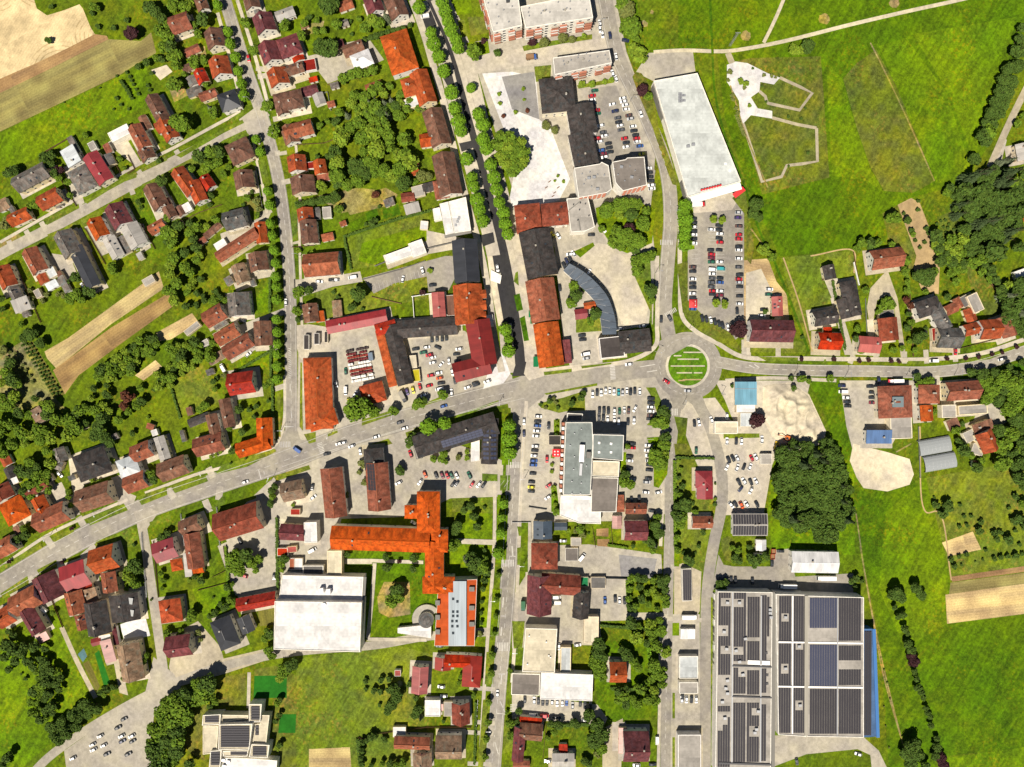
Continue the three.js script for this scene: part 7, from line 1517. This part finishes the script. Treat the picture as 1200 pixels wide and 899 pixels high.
truck(621, 67, -5, 'b', tarpBrown, 4.5, 'blue cab truck with brown load in service lane'); truck(816, 240, -4, 'r', M.white, 6.5, 'white box truck with red cab at the supermarket'); truck(925, 687, 181, 'w', M.white, 8, 'white truck parked against the factory'); truck(970, 677.5, 180, 'w', M.white, 9, 'white truck below the white storage hall'); truck(1052, 447, 180, 'w', M.white, 6, 'white truck with red tail by the inn'); truck(471, 463, 63, 'g', mat('truck_grey', { color: base('#b9b2a2'), roughness: .7 }), 5, 'grey flatbed truck in the trading yard'); truck(613, 708, 90, 'G', mat('truck_green', { color: base('#2f7a4e'), roughness: .7 }), 4, 'green truck beside the brown shop front'); truck(806, 723, 0, 'w', M.white, 7, 'white truck beside the solar canopy');
{ const red = mat('tail_red', { color: new THREE.Color(.5, .02, .05), roughness: .6 }); const s = new THREE.Group(); s.position.set(GX(1045, 3), 0, GZ(447, 3)); part(s, 'post', new THREE.CylinderGeometry(.06, .06, 2.4, 6).translate(0, 1.2, 0), M.metal); part(s, 'board', box(3.4, .12, 2.4), red, 0, 2.4, 0); part(s, 'white_cross', box(2.6, .05, .4), M.white, 0, 2.53, 0).rotation.y = .8; part(s, 'white_cross', box(2.6, .06, .4), M.white, 0, 2.53, 0).rotation.y = -.8; top(s, 'awning'); tag(s, 'red awning with white cross pattern at the inn', 'awning'); }
{ // excavator and loader
  const o = mat('machine_orange', { color: new THREE.Color(.6, .14, .02), roughness: .5 }), y = mat('machine_yellow', { color: new THREE.Color(.7, .48, .03), roughness: .5 });
  const e = new THREE.Group(); e.position.set(GX(922), groundY(GX(922), GZ(513)), GZ(513)); e.rotation.y = -.3;
  for (const s of [-1, 1]) part(e, 'track', box(3.6, .8, .6), M.tyre, 0, 0, s * 1.1); part(e, 'body', box(2.8, 1.3, 2.4), o, .2, .95, 0); part(e, 'cab', box(1.3, 1.4, 1.0), M.glass, -.5, 1.5, .6);
  const b1 = part(e, 'boom', box(3.6, .4, .4), o, -2.4, 2.2, -.2); b1.rotation.z = -.5; const b2 = part(e, 'arm', box(2.4, .3, .3), o, -4.6, 2.2, -.2); b2.rotation.z = .7; part(e, 'bucket', box(.8, .7, 1), M.darkmetal, -5.5, .9, -.2);
  top(e, 'excavator'); tag(e, 'orange tracked excavator beside the sand pit', 'excavator');
  const l = new THREE.Group(); l.position.set(GX(909), groundY(GX(909), GZ(523)), GZ(523)); l.rotation.y = 1.3;
  part(l, 'body', box(3.4, 1.2, 1.8), y, 0, .6, 0); part(l, 'cab', box(1.2, 1.4, 1.3), M.glass, .2, 1.7, 0); part(l, 'bucket', box(.8, .9, 2.2), y, 2.4, .2, 0); for (const a of [-1.1, 1.1]) for (const s of [-1, 1]) { const w = part(l, 'wheel', wheelGeo, M.tyre, a, .6, s * 1); w.scale.setScalar(1.9); }
  top(l, 'wheel_loader'); tag(l, 'yellow wheel loader beside the pine wood', 'loader');
}
// pallets of goods in the trading yard
{ const pal = { d: mat('goods_dark', { color: base('#5a4a48'), roughness: .9 }), r: mat('goods_red', { color: base('#b0402f'), roughness: .85 }), m: mat('goods_maroon', { color: base('#8c3434'), roughness: .85 }), w: M.white, b: mat('goods_blue', { color: base('#7f93a6'), roughness: .7 }) };
  const nm = { d: 'dark', r: 'brick red', m: 'maroon', w: 'white wrapped' };
  const timber = box(1.5, .14, 1.1);
  'd m r m w w r m w w'.split(' ').forEach((c, r) => { for (let i = 0; i < 9; i++) { if (rnd() < .08) continue; const x = 406.5 + i * 2.95 + r * .75 + rr(-.2, .2), y = 412 + r * 3.9 - i * .55; if (x > 442) continue;
    const g = new THREE.Group(); g.position.set(GX(x, 1), groundY(GX(x), GZ(y)), GZ(y, 1)); g.rotation.y = .18 + rr(-.06, .06); part(g, 'pallet_base', timber, M.wood, 0, .01, 0); const hh = rr(.7, 1.5); part(g, 'goods', box(1.3, hh, 1.2), pal[c], 0, .16, 0); part(g, 'strap', box(1.34, hh + .02, .12), M.darkmetal, 0, .16, 0);
    top(g, 'pallet'); tag(g, `pallet of ${nm[c]} goods in the rows of trading yard`, 'pallet', `pallets of ${nm[c]} goods`); } });
  const c = new THREE.Group(); c.position.set(GX(435), groundY(GX(435), GZ(418)), GZ(418)); c.rotation.y = .15; part(c, 'container', box(2.6, 2.2, 4.6), pal.b, 0, .02, 0); part(c, 'door', box(2.3, 1.9, .06), M.metal, 0, .15, 2.33); top(c, 'container'); tag(c, 'grey blue container beside the pallet rows', 'container');
  for (const [x, y, n, col] of [[906, 646, 'orange skip beside the factory kerb', '#e0542c'], [905, 652, 'orange skip standing below the first skip', '#e0542c']]) { const g = new THREE.Group(); g.position.set(GX(x), groundY(GX(x), GZ(y)), GZ(y)); const m = mat('skip_orange', { color: base(col), roughness: .7 }); part(g, 'floor', box(2.3, .12, 3), m); for (const s of [-1, 1]) { part(g, 'side', box(.1, 1.3, 3), m, s * 1.1, .12, 0); part(g, 'end', box(2.1, 1.3, .1), m, 0, .12, s * 1.4); } part(g, 'fill', box(2.05, .6, 2.6), tarpBrown, 0, .13, 0); top(g, 'skip'); tag(g, n, 'skip'); }
  const tp = new THREE.Group(); tp.position.set(GX(812, 1), groundY(GX(812), GZ(356)), GZ(356, 1)); const tr = part(tp, 'cover', new THREE.ConeGeometry(3.4, 2.2, 4).rotateY(Math.PI / 4).translate(0, 2.9, 0), mat('marquee_red', { color: new THREE.Color(.5, .03, .03), roughness: .7 })); for (const [a, b] of [[-2, -2], [2, 2], [-2, 2], [2, -2]]) part(tp, 'pole', box(.08, 2, .08), M.metal, a, 0, b); part(tr, 'white_stripe', box(.4, .05, 3), M.white, .9, 3.0, 0); top(tp, 'marquee'); tag(tp, 'red and white marquee in the supermarket car park', 'marquee');
}
// churned sand in the building pit: one uneven heap
{ const q = P('894,452 912,449 930,450 948,464 964,498 960,516 936,522 908,508 894,488'), n = 60, X0 = GX(890), X1 = GX(970), Z0 = GZ(446), Z1 = GZ(526), g = new THREE.PlaneGeometry(X1 - X0, Z1 - Z0, n, n).rotateX(-Math.PI / 2).translate((X0 + X1) / 2, 0, (Z0 + Z1) / 2), p = g.attributes.position, uv = g.attributes.uv, w = q.map(v => [GX(v[0]), GZ(v[1])]);
  for (let i = 0; i < p.count; i++) { const x = p.getX(i), z = p.getZ(i); let d = 1e9; for (let k = 0; k < w.length; k++) { const a = w[k], b = w[(k + 1) % w.length], l2 = (b[0] - a[0]) ** 2 + (b[1] - a[1]) ** 2, t = Math.max(0, Math.min(1, ((x - a[0]) * (b[0] - a[0]) + (z - a[1]) * (b[1] - a[1])) / l2)); d = Math.min(d, Math.hypot(x - a[0] - t * (b[0] - a[0]), z - a[1] - t * (b[1] - a[1]))); }
    if (!inside([x, z], w)) d = -d; const m = Math.max(0, Math.min(1, d / 5)), ridge = 1 - Math.abs(vn(x / 6 + 3, z / 7 + 9) * 2 - 1);
    p.setY(i, d < 0 ? -.4 : .03 + m * (ridge * ridge * 2.0 + vn(x / 2.2, z / 2.2) * 1.1 + vn(x * 1.1, z * 1.1) * .6)); uv.setXY(i, x / MACRO + .5, z / MACRO + .5); }
  g.computeVertexNormals(); const m = new THREE.Mesh(g, groundMat('sand')); top(m, 'sand_heap'); tag(m, 'churned ridged sand heap in the building pit', 'sand heap');
}
// ---------- street lamps, poles, walls ----------
function lamp(x, y, ang, label) {
  const g = new THREE.Group(), X = GX(x), Z = GZ(y); g.position.set(X, groundY(X, Z), Z); g.rotation.y = -ang * Math.PI / 180;
  part(g, 'pole', new THREE.CylinderGeometry(.09, .14, 8, 8).translate(0, 4, 0), M.metal); part(g, 'arm', box(2.2, .12, .12), M.metal, 1.1, 7.95, 0); part(g, 'lamp_head', box(.9, .14, .36), M.metal, 2.3, 7.9, 0); part(g, 'base', new THREE.CylinderGeometry(.25, .25, .3, 8).translate(0, .15, 0), M.concrete);
  top(g, 'street_lamp'); tag(g, label, 'street lamp', label + ' set');
}
for (const [x, y, a] of [[318, 563, -70], [388, 508, 100], [240, 551, 70], [60, 626, 70], [118, 598, 70], [8, 660, 70], [586, 470, 100], [462, 486, 100]]) lamp(x, y, a, 'grey street lamp on the main road verge');
for (const [x, y, a] of [[330, 504, 0], [296, 120, 180], [352, 300, 180], [352, 210, 180]]) lamp(x, y, a, 'grey street lamp on the tree lined street');
for (const [x, y, a] of [[1062, 440, 100], [990, 442, -90], [930, 440, -90], [1118, 440, -90]]) lamp(x, y, a, 'grey street lamp on the road past the cottages');
for (const [x, y, a] of [[808, 385, 90], [768, 412, 30], [800, 474, -90], [846, 462, 200]]) lamp(x, y, a, 'grey street lamp around the roundabout');
for (const [x, y, a] of [[615, 560, 180], [614, 660, 180], [575, 700, 0], [606, 760, 180], [570, 850, 0]]) lamp(x, y, a, 'grey street lamp along the avenue');
for (const [x, y, a] of [[702, 30, 0], [738, 120, 0], [794, 250, 180], [768, 320, 0]]) lamp(x, y, a, 'grey street lamp on the north street');
function wallRun(pts, h, w, label, m = M.stoneWall) { const q = P(pts), g = new THREE.Group(); g.position.set(GX(q[0][0]), 0, GZ(q[0][1])); for (let i = 0; i < q.length - 1; i++) bar(g, 'wall_segment', q[i][0], q[i][1], q[i + 1][0], q[i + 1][1], 0, h, w, m); for (const p of q) { const [a, b] = local(g, p[0], p[1], 0); part(g, 'pier', box(w + .12, h + .15, w + .12), m, a, 0, b); } top(g, 'garden_wall'); tag(g, label, 'wall'); }
wallRun('440,312 470,300 508,290 538,283', 1.6, .3, 'grey wall below the walled green lawn'); wallRun('425,328 470,316 498,306', 1, .25, 'low grey wall beside parking strip'); wallRun('483,348 508,344 508,374', 2, .25, 'pale garden wall behind the pinkish roof', M.white); wallRun('484,349 486,378', 2, .25, 'pale garden wall end', M.white); wallRun('345,328 346,350', 1, .25, 'low wall at the salmon roof drive'); wallRun('660,676 735,678', 1.8, .25, 'grey plot wall above the parked cars'); wallRun('620,594 640,597', 1.2, .3, 'low grey wall in the hotel car park'); wallRun('1000,308 1006,334', 1.2, .3, 'short white wall by the sheds', M.white); wallRun('436,348 470,356', .8, .3, 'timber pile wall', M.wood);
function fence(pts, label, m = M.wood) {   // posts and two rails
  const q = P(pts), g = new THREE.Group(); g.position.set(GX(q[0][0]), 0, GZ(q[0][1]));
  for (let i = 0; i < q.length - 1; i++) {
    for (const y of [.45, .95]) bar(g, 'rail', q[i][0], q[i][1], q[i + 1][0], q[i + 1][1], y, .14, .06, m); bar(g, 'board_run', q[i][0], q[i][1], q[i + 1][0], q[i + 1][1], .1, 1.0, .03, m);
    const n = Math.max(2, Math.round(Math.hypot(q[i + 1][0] - q[i][0], q[i + 1][1] - q[i][1]) / 6)); for (let k = 0; k <= n; k++) { const [a, b] = local(g, q[i][0] + (q[i + 1][0] - q[i][0]) * k / n, q[i][1] + (q[i + 1][1] - q[i][1]) * k / n, 0); part(g, 'post', box(.12, 1.25, .12), m, a, 0, b); }
  } top(g, 'fence'); tag(g, label, 'fence');
}
for (const [p, l, m] of [['70,208 90,242', 'timber fence between grey hip roof and shrubs'], ['128,178 142,204', 'timber fence beside the crimson cottage'], ['150,204 158,198 150,182', 'timber fence of the orange cottage yard'], ['50,180 74,166 84,160', 'timber fence along the bright meadow'], ['24,322 48,378', 'timber fence between long garden plots'], ['100,268 124,310', 'timber fence beside orange and maroon roof'], ['166,262 182,292', 'timber fence behind pale grey farmyard'], ['210,262 232,250 260,240', 'timber fence of the orange farmhouse garden'], ['292,160 294,190', 'wire fence on the junction corner', M.metal], ['300,196 308,246', 'wire fence behind the lime row', M.metal], ['340,120 384,108 388,130', 'wire fence around sheds', M.metal], ['384,100 420,92 440,88', 'timber fence above the grove'], ['346,170 380,168 400,160', 'timber fence below brown cottage'], ['342,290 368,288', 'timber fence by small lawn'], ['254,594 258,640', 'wire fence of the terracotta barn', M.metal], ['262,640 266,668 250,676', 'timber fence of the round garden bed'], ['232,692 270,682', 'timber fence across orchard lawn'], ['212,602 216,640', 'wire fence beside long brown barn', M.metal], ['600,612 622,612 622,632', 'wire fence by the slate roof', M.metal], ['694,618 698,642', 'timber fence of vegetable beds'], ['716,616 718,640', 'timber fence by pink roof'], ['792,536 790,600', 'wire fence of crimson roof garden', M.metal], ['1000,296 1006,330', 'timber fence by brown sheds'], ['1014,350 1016,400', 'wire fence by the horseshoe drive', M.metal], ['1066,345 1070,418', 'timber fence beside charcoal roofs'], ['1126,408 1190,392', 'timber fence before the terracotta cottages'], ['1160,330 1184,372', 'timber fence behind the terracotta cottages'], ['1076,500 1078,560', 'wire fence beside greenhouses', M.metal], ['440,860 500,852 552,852', 'timber fence above the white roofed house'], ['420,864 424,866 440,862', 'timber fence corner at the lawn'], ['560,820 556,896', 'wire fence before dark brown house', M.metal], ['640,848 636,890', 'timber fence of the lower back garden'], ['166,624 172,700', 'wire fence beside the side street', M.metal], ['180,634 186,700', 'timber fence across the side street'], ['60,700 74,735', 'timber fence along the garden lane']]) fence(p, l, m);
{ // lattice mast by the lane and the ditch
  const g = new THREE.Group(); g.position.set(GX(855), .01, GZ(54)); for (const [a, b] of [[-.5, -.5], [.5, -.5], [-.5, .5], [.5, .5]]) { part(g, 'leg', new THREE.CylinderGeometry(.05, .07, 16, 6).translate(0, 8, 0), M.metal, a, 0, b); }
  for (let i = 0; i < 15; i++) for (const r of [0, Math.PI / 2]) part(g, 'brace', box(1.4, .06, .06), M.metal, 0, .8 + i, 0, r + .4); part(g, 'cross_arm', box(3, .12, .3), M.metal, 0, 15.6, 0); top(g, 'lattice_mast'); tag(g, 'grey lattice mast beside the pale farm lane', 'mast');
}
for (const [pts, w, l] of [['831,-40 833,20 835,60 835,64', 3, 'narrow dark drainage ditch above the lane'], ['835,66 838,110 850,160 870,210 890,270 905,305', 2.6, 'narrow dark drainage ditch behind the supermarket'], ['905,300 925,350 948,412', 3, 'overgrown drainage ditch beside the fresh lawn']]) { sheet('ditch', 'deep', ribbon(smooth(P(pts)), w), l, 'ditch'); }
for (const [pts, l] of [['880,268 905,302', 'pale track edge'], ['1020,50 1040,90 1068,150 1095,212', 'pale mown edge beside olive rectangle'], ['1003,600 1015,680 1035,780 1060,880', 'worn wheel track beside the factory'], ['1008,640 1022,720 1035,790 1062,885', 'second worn wheel track beside the factory'], ['1078,500 1085,600 1100,600 1115,680', 'pale garden path down the orchard'], ['1050,530 1068,520', 'pale path to gravel lot'], ['856,100 875,160 900,220', 'pale mown edge behind the supermarket'], ['950,300 1000,294 1001,320', 'pale path above the fresh lawn'], ['918,302 935,350 952,412', 'pale footpath beside the fresh lawn']]) sheet('track', l.includes('fresh lawn') || l.includes('orchard') ? 'earth' : 'dry', ribbon(smooth(P(pts)), 1.6), l, 'track');
for (const [x, y, r] of [[874, 42, 6], [966, 22, 6.5], [1048, 3, 6], [764, 14, 2.2], [755, 28, 4]]) sheet('bare_patch', 'dry', circle(x, y, r, 20).map(p => [p[0] + rr(-.7, .7), p[1] + rr(-.7, .7)]), 'round dry patch in the meadow', 'bare ground');
// benches, kiosks, umbrellas on the square
{ const green = mat('parasol_green', { color: base('#1f8a54'), roughness: .8 });
  for (const [x, y, w, l, lb] of [[628, 424, 6, 12, 'green awning on the terrace pavement'], [621, 368, 3, 8, 'teal awning above the shop door'], [623, 376, 3, 7, 'teal awning beside the first awning']]) { const g = new THREE.Group(); g.position.set(GX(x, 2.6), groundY(GX(x), GZ(y)), GZ(y, 2.6)); part(g, 'cover', box(w * S, .12, l * S), green, 0, 2.5, 0); for (const a of [-1, 1]) for (const b of [-1, 1]) part(g, 'post', box(.08, 2.5, .08), M.metal, a * w * .22, 0, b * l * .22); top(g, 'awning'); tag(g, lb, 'awning'); }
  for (const [x, y] of P('640,220 644,213 650,226 654,220 648,230')) { const g = new THREE.Group(); g.position.set(GX(x), groundY(GX(x), GZ(y)), GZ(y)); part(g, 'seat', box(1.8, .08, .5), M.wood, 0, .42, 0, .6); for (const s of [-.6, .6]) part(g, 'leg', box(.1, .42, .4), M.concrete, s * .8, 0, -s * .55, .6); top(g, 'bench'); tag(g, 'wooden bench on the white square', 'bench', 'benches on the white square'); }
  const st = new THREE.Group(); st.position.set(GX(583), groundY(GX(583), GZ(324)), GZ(324)); part(st, 'slab', slab([[-4, .9, 2.6], [1.6, .9, 4.4], [2.4, .9, -.5], [-3.6, .9, -3.6]].map(p => p), .5), wallMat(0)); part(st, 'foot', box(4, .6, 4), M.concrete, 0, 0, 0); top(st, 'stone_platform'); tag(st, 'white angular stone platform on the boulevard', 'platform');
}
// the same look at the same place: let those share a group
for (const k in used) if (used[k].length > 1) for (const g of used[k]) g.userData.group = 'look-alike ' + k;
renderer.render(scene, camera);
